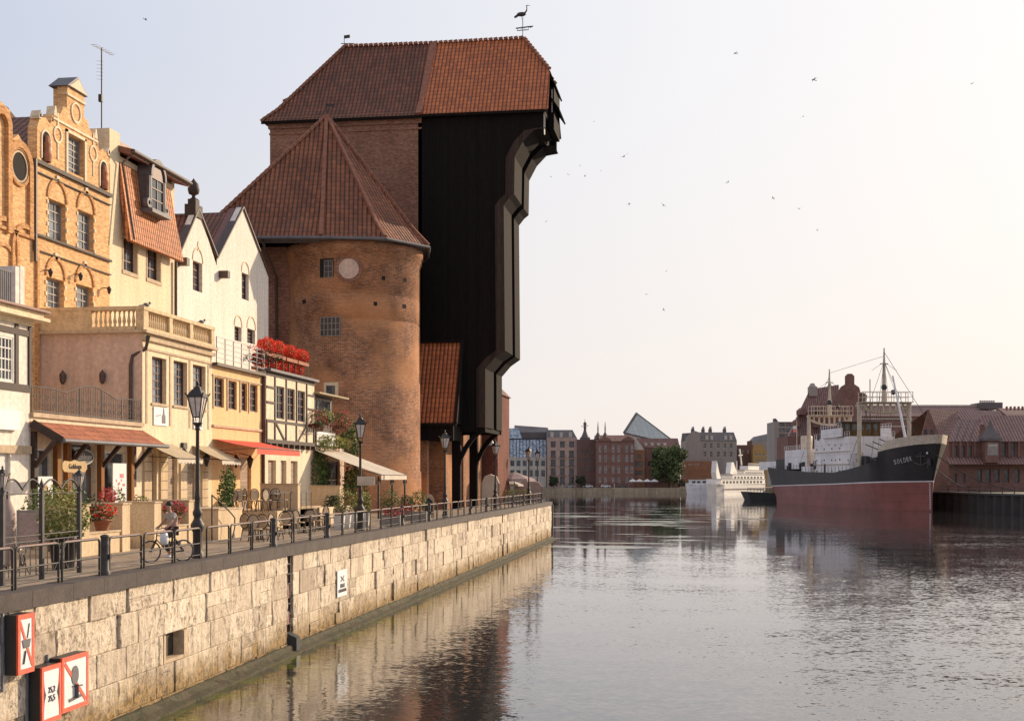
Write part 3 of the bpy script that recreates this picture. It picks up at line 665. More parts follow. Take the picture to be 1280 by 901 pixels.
l0 = lamp()
LL = ['large black street lamp standing beside the cyclist', 'black street lamp with a pale notice on its post, before the cream awning',
      'black street lamp in front of the timber crane with dark props', 'black street lamp just past the crane by the white tents', 'black street lamp near the far corner of the quay']
for i, y in enumerate(LAMPS):
    p = onq(y, -.75 if i else -.55, 0)
    o = l0 if i == 0 else dup(l0)
    o.location = p; o.rotation_euler = (0, 0, .3*i); o['label'] = LL[i]; o['group'] = 'street lamps along the quay'
y = 62.4; p = onq(y, -.55, 0); mb = MB(); mb.box(-.42, .42, -.03, .03, -.22, .22); o = mb.build('lamp_notice', 'ship_cream'); o.location = (p[0]+.12, p[1]-.15, 2.45); o.rotation_euler = (0, 0, TH); tag(o, 'small pale notice board fixed to the lamp post by the awning', 'sign')
for (yy, off, lab) in ((134, -1.4, 'slim double lamp post left of the last quay corner'), (139.5, -1.2, 'tallest dark lamp post right at the quay corner')):
    o = dup(l0, onq(yy, off, 0), .2, lab)
# ================================================================ THE WATERFRONT ROW
def finish_box(b, mb, depth, z1, m, name='wall', top=True):
    sides(mb, 0, b.w, 0, depth, 0, z1, top); return mb.build(name, m, b.root)
# ---- A: half-timbered house at the left edge of the photo
A = Near('half_timbered_house', 'narrow white half-timbered house front at the left edge beside the cafe terrace', 'house', -24.5, 0, 37, yl=34.5)
mb = MB(); xr = A.w; op = [rect(A, (0, 16.5, 419, 475))]; o = op[0]; op = [(o[0]-.05, o[1], o[2], o[3])]; d_op = (A.x(-6), A.x(13), 0, A.z(8, 566))
wz = A.z(30, 400); wallface(mb, 0, xr, 0, wz, op+[d_op], 0, .15); finish_box(A, mb, 8, wz, 'plaster_white')
window(A, op[0], 0, .1, 4, 4, 'frame_white', 'pane', .05); 
mb = MB(); mb.face([(d_op[0], .12, 0), (d_op[1], .12, 0), (d_op[1], .12, d_op[3]), (d_op[0], .12, d_op[3])]); mb.build('door', 'frame_white', A.root)
mb = MB()
for py, h in ((408, .22), (478, .26)):
    zz = A.z(20, py+6); mb.box(0, xr+.02, -.05, .0, zz-h/2, zz+h/2)
xm = A.x(20); mb.box(xm-.1, xm+.12, -.045, 0, A.z(20, 480), A.z(20, 405)); mb.box(xr-.12, xr+.03, -.06, 0, A.z(30, 484), A.z(30, 405)); mb.box(xr, xr+.04, 0, .35, A.z(30, 484), A.z(30, 405)); mb.build('timber_frame', 'timber', A.root)
mb = MB(); zz = wz; mb.box(0, xr+.5, -.55, 8.2, zz, zz+.12); mb.box(0, xr+.32, -.38, 8.2, zz+.12, zz+.32); mb.box(0, xr+.1, -.1, .1, zz-.2, zz); mb.build('cornice', 'plaster_cream', A.root)
mb = MB(); mb.box(0, xr+.52, -.57, 8.2, zz+.32, zz+.4); mb.build('gutter', 'rust', A.root)
zz += .4; mb = MB(); mb.box(A.x(33)-.25, A.x(33)+.05, .1, 6, zz, zz+1.55); mb.box(A.x(33)-.55, A.x(33)-.25, .12, .45, zz, zz+1.5); mb.build('parapet', 'plaster_white', A.root)
mb = MB()
for i in range(10): mb.bar((A.x(20)-i*.14, .2, zz), (A.x(20)-i*.14, .2, zz+1.25), .025)
mb.bar((A.x(-20), .2, zz+1.25), (A.x(22), .2, zz+1.25), .04); mb.build('balcony_railing', 'iron', A.root)
mb = MB(); mb.box(A.x(-20), A.x(19), -.2, -.02, A.z(5, 537), A.z(5, 512)); mb.build('white_fascia', 'paint_white', A.root)
mb = MB(); mb.box(0, xr+.02, -.08, 0, A.z(5, 566), A.z(5, 556)); mb.build('door_lintel', 'stone_trim', A.root)
# ---- C: gothic brick front with blind arches, far left
Cc = Near('gothic_brick_house', 'orange brick house front with tall blind arches and a round opening, far left', 'house', -29.3, -30, 43)
mb = MB(); zt = Cc.z(20, 205); wallface(mb, 0, Cc.w, 0, zt, [], 0); 
finish_box(Cc, mb, 9, zt, 'brick_orange')
cx = Cc.x(23); r_ = (Cc.x(40)-Cc.x(8))/2
mb = MB(); z0 = Cc.z(20, 207)
arch(mb, cx, z0+.05, r_-.32, .32, -.14, .02, 16); arch(mb, cx, z0, .72, .14, -.1, .02, 20, 0, 2*PI)
for s in (-1, 1): mb.box(cx+s*(r_-.16)-.16, cx+s*(r_-.16)+.16, -.14, .01, Cc.z(20, 292), z0+.04)
cx2 = Cc.x(-1); mb.box(Cc.x(9)-.2, Cc.x(9)+.12, -.18, .01, Cc.z(10, 292), Cc.z(8, 160)); arch(mb, cx2, Cc.z(8, 160), Cc.x(9)-cx2-.2, .33, -.18, .01, 14)
zr = Cc.z(20, 310)
for c_ in (4, 30):
    x_ = Cc.x(c_); arch(mb, x_, zr, .95, .2, -.12, .01, 12); 
    for s in (-1, 1): mb.box(x_+s*1.05-.1, x_+s*1.05+.1, -.12, .01, Cc.z(30, 480), zr)
arch(mb, Cc.x(4), zr-1.0, .9, .16, -.08, .01, 10)
mb.box(0, Cc.w, -.12, 0, Cc.z(20, 293), Cc.z(20, 289)); mb.build('arch_moulding', 'brick_deep', Cc.root)
mb = MB(); mb.prism([(cx+.6*math.cos(a), z0+.72*math.sin(a)) for a in [2*PI*i/20 for i in range(20)]], -.03, .0); mb.build('round_opening', 'dark_void', Cc.root)
mb = MB(); arch(mb, cx, z0, .6, .09, -.07, .0, 20, 0, 2*PI); mb.build('opening_ring', 'stone_trim', Cc.root)
mb = MB(); mb.prism([(cx-r_, zt), (cx+r_, zt), (cx+r_-.1, zt+.5), (cx+r_*.7, zt+r_*.75), (cx, zt+r_+.25), (cx-r_*.7, zt+r_*.75), (cx-r_, zt+.5)], 0, .5)
mb.prism([(cx2-1.6, zt), (Cc.x(9)+.1, zt), (Cc.x(9)+.1, Cc.z(8, 165)), (cx2+.9, Cc.z(5, 135)), (cx2, Cc.z(0, 125)), (cx2-1.6, Cc.z(0, 150))], .01, .5)
mb.build('gable_top', 'brick_orange', Cc.root)
# ---- B: brick renaissance house with the scrolled gable
B = Near('renaissance_brick_house', 'orange brick house with a scrolled white-trimmed gable and pedimented top', 'house', -29.3, 43, 137)
zs = B.z(45, 200); zm = B.z(45, 292)
w3 = [(B.x(60), B.x(82), B.z(60, 296), B.z(60, 247)), (B.x(97), B.x(117), B.z(97, 309), B.z(97, 261)), (B.x(58), B.x(80), B.z(58, 383), B.z(58, 345)), (B.x(95), B.x(116), B.z(95, 390), B.z(95, 354))]
wg = (B.x(84), B.x(105), B.z(84, 213), B.z(84, 166))
mb = MB(); wallface(mb, 0, B.w, 0, zs, w3, 0, .3); sides(mb, 0, B.w, 0, 11, 0, zs, False)
xc = (wg[0]+wg[1])/2; hw = B.w/2-.1; zg = wg[3]+.15
wallface(mb, xc-1.9, xc+1.9, zs, zg, [wg], 0, .3)
for s in (-1, 1):
    P = [(xc+s*1.9, zs), (xc+s*hw, zs), (xc+s*hw, zs+1.5), (xc+s*(hw-.25), zs+1.95), (xc+s*(hw-.75), zs+2.1), (xc+s*(hw-1.15), zs+1.9), (xc+s*(hw-1.4), zs+2.2), (xc+s*(hw-1.5), zg), (xc+s*1.9, zg)]
    if s < 0: P = P[::-1]
    mb.prism(P, 0, .45)
zq = zg
P = [(-2.35, 0), (2.35, 0), (2.2, .35), (1.75, .4), (1.4, .6), (1.2, .95), (.85, 1.0), (.85, 1.6), (-.85, 1.6), (-.85, 1.0), (-1.2, .95), (-1.4, .6), (-1.75, .4), (-2.2, .35)]
mb.prism([(xc+a, zq+c) for a, c in P], 0, .45)
mb.box(xc-.8, xc+.8, .45, .7, zs, zq+1.9); mb.prism([(xc-.9, zq+1.6), (xc+.9, zq+1.6), (xc+.82, zq+2.0), (xc-.82, zq+2.0)], -.02, .5)
mb.build('wall', 'brick_orange', B.root)
mb = MB()   # white stone tracery on the gable
for s in (-1, 1):
    arch(mb, xc+s*(hw-.75), zs+1.1, .36, .09, -.05, 0, 10); mb.box(xc+s*(hw-.75)-.45, xc+s*(hw-.75)-.36, -.05, 0, zs+.2, zs+1.1); mb.box(xc+s*(hw-.75)+.36, xc+s*(hw-.75)+.45, -.05, 0, zs+.2, zs+1.1)
    arch(mb, xc+s*1.75, zs+1.6, .3, .1, -.05, 0, 14, 0, 2*PI); mb.box(xc+s*1.75-.05, xc+s*1.75+.05, -.045, 0, zs+.5, zs+1.2); mb.box(xc+s*1.75-.05, xc+s*1.75+.05, -.045, 0, zs+2.0, zg+.5)
    mb.box(xc+s*(wg[1]-xc+.08)-.08, xc+s*(wg[1]-xc+.08)+.08, -.06, 0, zs+.05, wg[3]+.15)
    for q in range(3): mb.prism([(xc+s*(hw-.2-q*.02)-.12, zs+1.9+q*.07), (xc+s*(hw-.2)+.12, zs+1.9+q*.07), (xc+s*(hw-.2)+.05, zs+2.15+q*.07)], -.05, .4)
    mb.prism([(xc+s*2.0-.16, zg+.3), (xc+s*2.0+.16, zg+.3), (xc+s*2.0+.05, zg+.75), (xc+s*2.0-.05, zg+.75)], -.05, .35)
mb.box(xc-2.2, xc+2.2, -.06, 0, zg+.12, zg+.22); mb.box(wg[0]-.16, wg[1]+.16, -.06, 0, wg[3]+.02, wg[3]+.14)
arch(mb, xc, zg+.98, .4, .1, -.05, 0, 16, 0, 2*PI); mb.box(xc-.92, xc+.92, -.08, 0, zg+1.58, zg+1.68)
for o in w3:
    m_ = (o[0]+o[1])/2; mb.box(m_-.12, m_+.12, -.07, 0, o[3]+.85, o[3]+1.15); 
    for q in range(4):
        for e_ in (o[0]-.14, o[1]+.02): mb.box(e_, e_+.12, -.05, 0, o[2]+q*.5, o[2]+q*.5+.16)
mb.build('stone_tracery', 'plaster_warm', B.root)
mb = MB()
for o in w3: arch(mb, (o[0]+o[1])/2, o[3]+.05, (o[1]-o[0])/2-.02, .16, -.07, .0, 10, 0, PI)
mb.build('window_arch', 'brick_deep', B.root)
mb = MB(); mb.box(-.1, B.w, -.16, .02, zs-.16, zs+.02); mb.box(-.05, B.w, -.1, .02, zs-.55, zs-.5); mb.box(-.05, B.w, -.14, .02, zm-.1, zm); mb.box(-.05, B.w, -.1, .02, zm-.75, zm-.7); mb.build('string_course', 'wood_dark', B.root)
mb = MB(); z5 = zq+2.0; mb.hexa([(xc-1.0, -.12, z5), (xc+1.0, -.12, z5), (xc+1.0, .85, z5), (xc-1.0, .85, z5), (xc-.03, -.12, z5+.65), (xc+.03, -.12, z5+.65), (xc+.03, .85, z5+.65), (xc-.03, .85, z5+.65)]); mb.build('pediment_cap', 'lead', B.root)
mb = MB(); mb.prism([(xc-.85, z5+.02), (xc+.85, z5+.02), (xc, z5+.54)], -.15, -.12); mb.build('pediment_face', 'plaster_warm', B.root)
window(B, wg, 0, .3, 3, 6, 'frame_grey', 'pane_light', .06)
for o in w3: window(B, o, 0, .3, 3, 4, 'frame_grey', 'pane_light', .055)
mb = MB(); gable_roof_y(mb, -.1, B.w+.1, xc, zs+.3, zq+.9, .5, 12); mb.build('roof', 'tile_old', B.root)
mb = MB(); mb.bar((-.12, -.12, zs), (-.12, -.12, zs-4.5), .12); mb.build('downpipe', 'gutter', B.root)
for px, py in ((54, 338), (92, 343), (128, 360)):      # wall lanterns
    x_, z_ = B.x(px), B.z(px, py); mb = MB(); mb.bar((x_, 0, z_), (x_, -.35, z_), .04); mb.lathe((x_, -.35, z_-.3), [(.05, 0), (.11, .22), (.12, .25), (.03, .38)], 8); mb.build('wall_lantern', 'iron', B.root)
for s, lab in ((-1, 'small dark figure in the left niche of the scrolled gable'), (1, 'small dark figure in the right niche of the scrolled gable')):
    x_ = xc+s*(hw-.75); mb = MB(); mb.lathe((x_, -.05, zs+.1), [(.2, 0), (.24, .3), (.16, .55), (.2, .8), (.12, .95), (.13, 1.1), (.001, 1.22)], 10); mb.build('niche_figure', 'clay', B.root)
    mb = MB(); mb.prism([(x_-.33, zs+.15), (x_+.33, zs+.15), (x_+.33, zs+1.1), (x_+.2, zs+1.38), (x_, zs+1.45), (x_-.2, zs+1.38), (x_-.33, zs+1.1)], -.012, .0); mb.build('niche', 'dark_void', B.root)
# roof house behind B and C
Rr = Near('rear_roof_house', 'dark red tiled house roof behind the scrolled brick gable with a small vent', 'house', -36, 5, 90)
mb = MB(); ze = Rr.z(30, 205); wallface(mb, 0, Rr.w, 0, ze, []); finish_box(Rr, mb, 8, ze, 'brick_red')
mb = MB(); gable_roof_x(mb, 0, Rr.w, 0, 8, ze, Rr.z(30, 118)+1.0); mb.build('roof', 'tile_old', Rr.root)
mb = MB(); x_ = Rr.x(31); z_ = Rr.z(31, 118)+.6; mb.lathe((x_, 4, z_), [(.12, 0), (.12, 1.0), (.35, 1.02), (.35, 1.15), (.02, 1.25)], 10); mb.build('roof_vent', 'lead', Rr.root)
# TV antenna
t = thing('tv_antenna', 'tall thin television antenna standing on the roofs at the upper left', 'antenna', (-33, YX(127, -33), 18)); mb = MB(); h = ZX(127, 60, -33)-18
mb.tube([(0, 0, 0), (0, 0, h)], .035, 6); mb.build('mast', 'gutter', t); mb = MB(); mb.bar((-.05, -1.0, h-.15), (.05, 1.3, h), .03)
for i in range(7): mb.bar((-.2+i*.01, -.9+i*.34, h-.12+i*.02), (.2+i*.01, -.9+i*.34, h-.12+i*.02), .012)
mb.build('boom', 'gutter', t); mb = MB()
for i in range(6): mb.bar((-.15, -.3, h-1.8+i*.2), (.15, -.12, h-1.8+i*.2), .01)
mb.build('dipoles', 'iron', t); mb = MB(); mb.box(-.1, .1, -.2, -.02, h-3.0, h-2.6); mb.build('amplifier_box', 'iron', t)
# ---- D: cream house with the mansard tiles
D = Near('mansard_house', 'cream plastered house with an orange tiled mansard front and arched dormer', 'house', -29.3, 137, 218)
zt = D.z(137, 160); zp0 = D.z(148, 300); zp1 = D.z(150, 203)
wd = [(D.x(154), D.x(171), D.z(154, 337), D.z(154, 295)), (D.x(184), D.x(200), D.z(184, 347), D.z(184, 303))]
mb = MB(); zl = zp1+.3; wallface(mb, 0, D.w, 0, zl, wd, 0, .3); sides(mb, 0, D.w, 0, 10, 0, zl, True); mb.box(0, D.x(150), 0, 10, zl+.005, zt); mb.box(D.x(215), D.w, 0, 10, zl+.005, zt-.4); mb.build('wall', 'plaster_cream', D.root)
mb = MB(); mb.box(D.x(150)+.01, D.x(215)-.01, .9, 9.5, zl+.01, zt+.15)
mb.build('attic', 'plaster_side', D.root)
mb = MB()
for i in range(4): x_ = D.x(157+i*9); mb.box(x_, x_+.35, .88, .9, zt-.45, zt-.2)
mb.build('attic_vents', 'dark_void', D.root)
mb = MB(); roof_slab(mb, [(D.x(149), -.6, zp0), (D.x(217), -.6, zp0), (D.x(212), -.02, zp1), (D.x(149), -.02, zp1)], .2); mb.build('mansard_tiles', 'tile_orange', D.root)
mb = MB(); roof_slab(mb, [(D.x(149)-.1, -.75, zl+.3), (D.x(222), -.75, zl+.3), (D.x(222), .89, zl+.75), (D.x(149)-.1, .89, zl+.75)], .3); mb.build('eave_roof', 'rust', D.root)
mb = MB(); mb.tube([(D.x(149)-.1, -.78, zl+.2), (D.x(222), -.78, zl+.2)], .11, 8); mb.build('gutter', 'gutter', D.root)
mb = MB(); mb.tube([(D.w-.15, -.15, zp0), (D.w-.15, -.15, 8)], .09, 8); mb.build('downpipe', 'gutter', D.root)
mb = MB(); mb.tube([(D.x(150), -.78, zl+.2), (D.x(148), -.2, zl-.4), (D.x(148), -.85, zp0)], .06, 6); mb.build('downpipe', 'gutter', D.root)
mb = MB(); x0, x1 = D.x(173), D.x(189); z0, z1 = D.z(173, 262), D.z(173, 220); mb.box(x0-.15, x0, -.75, 0, z0, z1); mb.box(x1, x1+.15, -.75, 0, z0, z1); arch(mb, (x0+x1)/2, z1, (x1-x0)/2, .2, -.8, 0, 10)
mb.box(x0-.4, x1+.4, -.95, -.2, z0-.2, z0)
for s, xx in ((-1, x0-.2), (1, x1+.2)): arch(mb, xx+s*.12, z0+.28, .12, .14, -.75, -.5, 10, 0, 2*PI); mb.bar((xx, -.65, z0+.4), (xx-s*.05, -.65, z1), .2, .16)
mb.build('dormer_surround', 'lead', D.root)
mb = MB(); mb.prism([(x0, z1), (x1, z1)]+[((x0+x1)/2+(x1-x0)/2*math.cos(a), z1+(x1-x0)/2*math.sin(a)) for a in [PI*i/8 for i in range(1, 8)]], -.7, -.4); mb.build('dormer_tympanum', 'frame_brown', D.root)
window(D, (x0, x1, z0, z1), -.75, .12, 2, 3, 'frame_brown', 'pane', .06)
for o in wd: window(D, o, 0, .28, 2, 3, 'frame_brown', 'pane', .06)
mb = MB()
for o in wd: mb.box(o[0]-.14, o[0]-.02, -.03, .0, o[2]-.1, o[3]+.1); mb.box(o[1]+.02, o[1]+.14, -.03, .0, o[2]-.1, o[3]+.1); mb.box(o[0]-.14, o[1]+.14, -.05, .0, o[2]-.2, o[2]-.03)
mb.build('window_trim', 'stone_trim', D.root)
mb = MB(); mb.tube([(D.x(200), 5, zt), (D.x(200), 5, zt+1.6)], .04); mb.tube([(D.x(190), 6, zt-.6), (D.x(222), 3, zt-.4)], .02); mb.build('roof_aerial', 'iron', D.root)
# ---- E: the twin white gables
def white_gable(name, label, X, pl, pr, pa, pya, pyl, pyr, wins, fin=False):
    E = Near(name, label, 'house', X, pl, pr); xa = E.x(pa); za = E.z(pa, pya); zl = E.z(pl, pyl); zr = E.z(pr, pyr)
    ops = [rect(E, w) for w in wins]; ze = min([zl, zr]+[o[2]-.1 for o in ops if o[3] > min(zl, zr)-.15])-.05
    hi = [o for o in ops if o[3] > ze-.1]; zc = max([o[3] for o in hi]+[ze])+.25
    mb = MB(); lo = [o for o in ops if o[3] < ze-.1]
    wallface(mb, 0, E.w, 0, ze, lo, 0, .35); sides(mb, 0, E.w, 0, 12, 0, ze, False)
    if hi:
        o = hi[0]; xl_ = min(o[0]-.3, xa-.8); xr_ = max(o[1]+.3, xa+.8)
        fl = lambda z: 0+xa*(z-zl)/(za-zl) if z > zl else 0
        fr = lambda z: E.w-(E.w-xa)*(z-zr)/(za-zr) if z > zr else E.w
        xl_ = max(xl_, fl(zc)+.02); xr_ = min(xr_, fr(zc)-.02)
        wallface(mb, xl_, xr_, ze, zc, [(o[0], o[1], max(o[2], ze), o[3])], 0, .35)
        mb.prism([(0, ze), (xl_, ze), (xl_, zc), (fl(zc), zc), (0, zl)], 0, .35); mb.prism([(xr_, ze), (E.w, ze), (E.w, zr), (fr(zc), zc), (xr_, zc)], 0, .35)
        mb.prism([(fl(zc), zc), (fr(zc), zc), (xa+.18, za), (xa-.18, za)], 0, .35)
    else: mb.prism([(0, ze), (E.w, ze), (E.w, zr), (xa+.18, za), (xa-.18, za), (0, zl)], 0, .35)
    mb.build('wall', 'plaster_white', E.root)
    for o in ops: window(E, o, 0, .3, 2, 4, 'frame_brown', 'pane', .05)
    mb = MB(); gable_roof_y(mb, -.0, E.w, xa, ze-.1, za-.25, .4, 13, .05); mb.build('roof', 'tile_old', E.root)
    mb = MB(); n = V((xa, 0, za))
    for s, xx, zz in ((-1, 0, zl), (1, E.w, zr)): mb.bar((xx, .15, zz+.02), (xa, .15, za+.06), .55, .1)
    mb.build('verge', 'gutter', E.root)
    for o in ops:
        mb = MB(); m_ = (o[0]+o[1])/2; arch(mb, m_, o[3]+.03, (o[1]-o[0])/2, .1, -.05, 0, 10); 
        if fin: mb.prism([(m_-.08, o[3]+.7), (m_+.08, o[3]+.7), (m_, o[3]+1.25)], -.05, 0)
        mb.build('window_moulding', 'plaster_warm', E.root)
    return E, xa, za
E1, xa, za = white_gable('white_gabled_house', 'white plastered gable house topped by a dark acorn finial', -30.5, 218, 271, 247, 262, 330, 322, [(241, 253, 325, 362)], True)
mb = MB(); mb.box(xa-.55, xa+.55, -.1, .6, za-.5, za+.25); mb.box(xa-.3, xa+.3, 0, .5, za+.25, za+.6); mb.lathe((xa, .25, za+.6), [(.3, 0), (.12, .12), (.1, .25), (.3, .35), (.36, .6), (.28, .95), (.1, 1.15), (.001, 1.3)], 12); mb.build('finial', 'wood_dark', E1.root)
E2, xa, za = white_gable('white_gabled_house', 'white plastered gable house nearest the round brick tower, partly in shadow', -30.5, 271, 335.5, 303, 260, 322, 345, [(302, 311, 340, 373), (293, 302, 407, 425), (309, 319, 410, 428)])
mb = MB(); ab = E2; zl_ = E2.z(271, 322); roof_slab(mb, [(0, -.02, zl_), (0, .9, zl_), (xa, .9, za), (xa, -.02, za)][::1], .14); mb.build('metal_verge_roof', 'rust', E2.root)
for hs, px, py in ((E1, 222, 327), (E2, 274, 343)):
    x_, z_ = hs.x(px), hs.z(px, py); mb = MB(); mb.box(x_-.08, x_+.35, -.6, 0, z_-.22, z_+.22); mb.build('floodlight', 'gutter', hs.root)
# ---- F: the yellow house with the balustrade
Fh = Near('balustraded_house', 'yellow house with three tall leaded windows and a stone balustrade on its flat roof', 'house', -24.5, 178, 265)
DEP = 4.8; zc = Fh.z(178, 416)
wf = [(Fh.x(190), Fh.x(208), Fh.z(190, 503), Fh.z(190, 445)), (Fh.x(217), Fh.x(234), Fh.z(217, 506), Fh.z(217, 450)), (Fh.x(241), Fh.x(257), Fh.z(241, 509), Fh.z(241, 455))]
zb = Fh.z(178, 548); gf = [(Fh.x(a), Fh.x(b_), .5, Fh.z(178, 566)) for a, b_ in ((181, 196), (207, 222), (233, 247))]
mb = MB(); wallface(mb, 0, Fh.w, 0, zc, wf+gf, 0, .3); mb.build('front_wall', 'plaster_yellow', Fh.root)
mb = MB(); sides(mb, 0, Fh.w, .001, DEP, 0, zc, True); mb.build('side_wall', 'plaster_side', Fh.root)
mb = MB(); mb.box(-.25, Fh.w+.1, -.3, DEP, zc, zc+.12); mb.box(-.12, Fh.w+.05, -.15, -.002, zc-.3, zc-.12); mb.box(-.03, Fh.w+.03, -.06, -.001, zc-.7, zc-.6); mb.build('cornice', 'stone_trim', Fh.root)
mb = MB(); zb0 = zc+.12; zb1 = Fh.z(178, 383)
pil = [0, Fh.x(209)-0, Fh.x(235), Fh.w-.35]
mb.box(-.15, Fh.w, -.12, .22, zb0, zb0+.16); mb.box(-.18, Fh.w, -.16, .26, zb1-.16, zb1)
for p in pil: mb.box(p-.03 if p else -.15, p+.33, -.13, .24, zb0+.16, zb1-.16)
mb.box(-.15, .2, .26, 2.3, zb0, zb0+.16); mb.box(-.18, .24, .27, 2.3, zb1-.16, zb1); mb.box(-.15, .2, 2.3, DEP, zb0, zb1-.14); mb.box(-.18, .24, 2.3, DEP, zb1-.14, zb1)
mb.build('parapet', 'baluster', Fh.root)
bl = None; hb = zb1-zb0-.32
def baluster(x, y):
    global bl
    if bl is None:
        mb = MB(); mb.lathe((0, 0, 0), [(.07, 0), (.07, .04), (.045, .08), (.085, .3*hb), (.08, .4*hb), (.04, .7*hb), (.045, .85*hb), (.07, .93*hb), (.07, hb)], 8); bl = mb.build('baluster', 'baluster', Fh.root); bl.location = (x, y, zb0+.16)
    else: dup(bl, (x, y, zb0+.16), parent=Fh.root)
for a, b_ in zip(pil, pil[1:]):
    n = int((b_-a-.33)/.2)
    for i in range(n): baluster(a+.33+(b_-a-.33)*(i+.5)/n, .05)
for i in range(9): baluster(.02, .42+i*.215)
for o in wf: window(Fh, o, 0, .28, 3, 6, 'frame_brown', 'pane_light', .05)
mb = MB()
for x0, x1 in ((Fh.x(182), Fh.x(184)), (Fh.x(211.5), Fh.x(213.5)), (Fh.x(236), Fh.x(238)), (Fh.x(259.5), Fh.x(261))): mb.box(x0, x1, -.03, 0, Fh.z(190, 530), zc-.75)
for o in wf: mb.box(o[0]-.12, o[1]+.12, -.07, 0, o[2]-.12, o[2]-.02)
mb.build('pilaster_strips', 'stone_trim', Fh.root)
for (pa, pb, pt, pbm) in ((191, 209, 508, 531), (241, 252, 514, 536)):
    o = (Fh.x(pa), Fh.x(pb), Fh.z(pa, pbm), Fh.z(pa, pt)); mb = MB(); mb.box(o[0], o[1], -.06, -.005, o[2], o[3]); s = mb.build('sign_board', 'paint_white', Fh.root)
    xm = (o[0]+o[1])/2+.25; zm_ = (o[2]+o[3])/2; mb = MB(); mb.prism([(xm-.2, zm_-.3), (xm+.2, zm_-.3), (xm+.2, zm_+.05), (xm+.1, zm_+.1), (xm+.05, zm_+.35), (xm, zm_+.42), (xm-.05, zm_+.35), (xm-.1, zm_+.1), (xm-.2, zm_)], -.07, -.06); mb.bar((xm-.85, -.066, zm_), (xm-.3, -.066, zm_+.06), .01, .035); mb.build('emblem', 'print_grey', s)
for o in gf:
    mb = MB(); mb.box(o[0], o[1], .18, .22, o[2], o[3]); mb.build('shutter', 'shutter', Fh.root)
mb = MB(); zz = .9
while zz < 4.2: mb.box(0, Fh.w, -.025, 0, zz, zz+.03); zz += .45
mb2 = MB(); 
for px in (178.5, 199, 224, 251): mb2.box(Fh.x(px), Fh.x(px)+.75, -.09, 0, 0, 4.0)
mb2.build('rusticated_pier', 'terrace', Fh.root)
mb = MB()
for px in (178.5, 199, 224, 251):
    for i in range(9): mb.box(Fh.x(px)-.001, Fh.x(px)+.751, -.095, -.09, .35+i*.42, .38+i*.42)
mb.build('pier_joints', 'gutter', Fh.root)
mb = MB(); mb.tube([(.12, -.25, zc-.1), (.12, -.1, zc-.7), (-.02, .45, zc-1.0), (-.1, .5, zc-1.4), (-.1, .5, 4.6), (-.1, 0, 4.2)], .08, 8); mb.build('downpipe', 'gutter', Fh.root)
for yy in (1.75, 3.6):
    mb = MB(); mb.box(-.14, 0, yy-.06, yy+.06, 7.0, 7.15); mb.lathe((-.22, yy, 6.7), [(.05, 0), (.12, .12), (.14, .45), (.06, .55), (.001, .65)], 6, False); mb.build('wall_lantern', 'gutter', Fh.root)
# awnings of F
def awning(name, label, X, ya, yb, zt, out, zf, m, scal=True, group=None, ex=0):
    t = thing(name, label, 'awning', (X, ya, 0), PI/2, group); w = yb-ya
    mb = MB(); n = max(2, int(w/.35))
    rows = [[(w*i/n, -.03, zt+.0) for i in range(n+1)], [(w*i/n, -out*.5, (zt+zf)/2-.03+.012*(i % 2)) for i in range(n+1)], [(w*i/n, -out, zf) for i in range(n+1)]]
    mb.grid(rows, sm=False)
    mb.build('canvas', m, t); mb = MB()
    for i in range(n):
        a, b_ = w*i/n, w*(i+1)/n
        if scal: mb.face([(a, -out, zf), (b_, -out, zf), (b_, -out-.01, zf-.16), ((a+b_)/2, -out-.01, zf-.24), (a, -out-.01, zf-.16)], i % 2)
        else: mb.face([(a, -out, zf), (b_, -out, zf), (b_, -out-.01, zf-.3), (a, -out-.01, zf-.3)])
    mb.build('valance', m if m != 'canvas_tan' else 'canvas_cream', t)
    mb = MB(); mb.tube([(0, -out, zf), (w, -out, zf)], .03); mb.bar((.1, 0, zt-.6), (.1, -out, zf), .035); mb.bar((w-.1, 0, zt-.6), (w-.1, -out, zf), .035); mb.build('frame', 'gutter', t)
    return t
AG = 'tan awnings of the yellow house'
awning('awning', 'tan scalloped awning just right of the red tiled canopy', -24.5, Fh.y0+.35, Fh.y0+3.2, 4.15, 1.5, 3.45, 'canvas_tan', group=AG)
awning('awning', 'tan scalloped awning right of the large street lamp', -24.5, Fh.y0+5.6, Fh.y0+8.2, 4.15, 1.5, 3.45, 'canvas_tan', group=AG)
for px, z_ in ((218, 3.55), (246, 3.4)):
    x_ = Fh.x(px); mb = MB(); mb.bar((x_, 0, z_+.4), (x_, -.5, z_+.35), .04); mb.lathe((x_, -.5, z_-.25), [(.05, 0), (.16, .4), (.19, .44), (.08, .58), (.001, .7)], 6, False); mb.build('wall_lantern', 'iron', Fh.root)
mb = MB(); x_ = Fh.x(226); mb.box(x_, x_+.45, -.14, 0, 3.95, 4.25); mb.build('floodlight', 'iron', Fh.root)
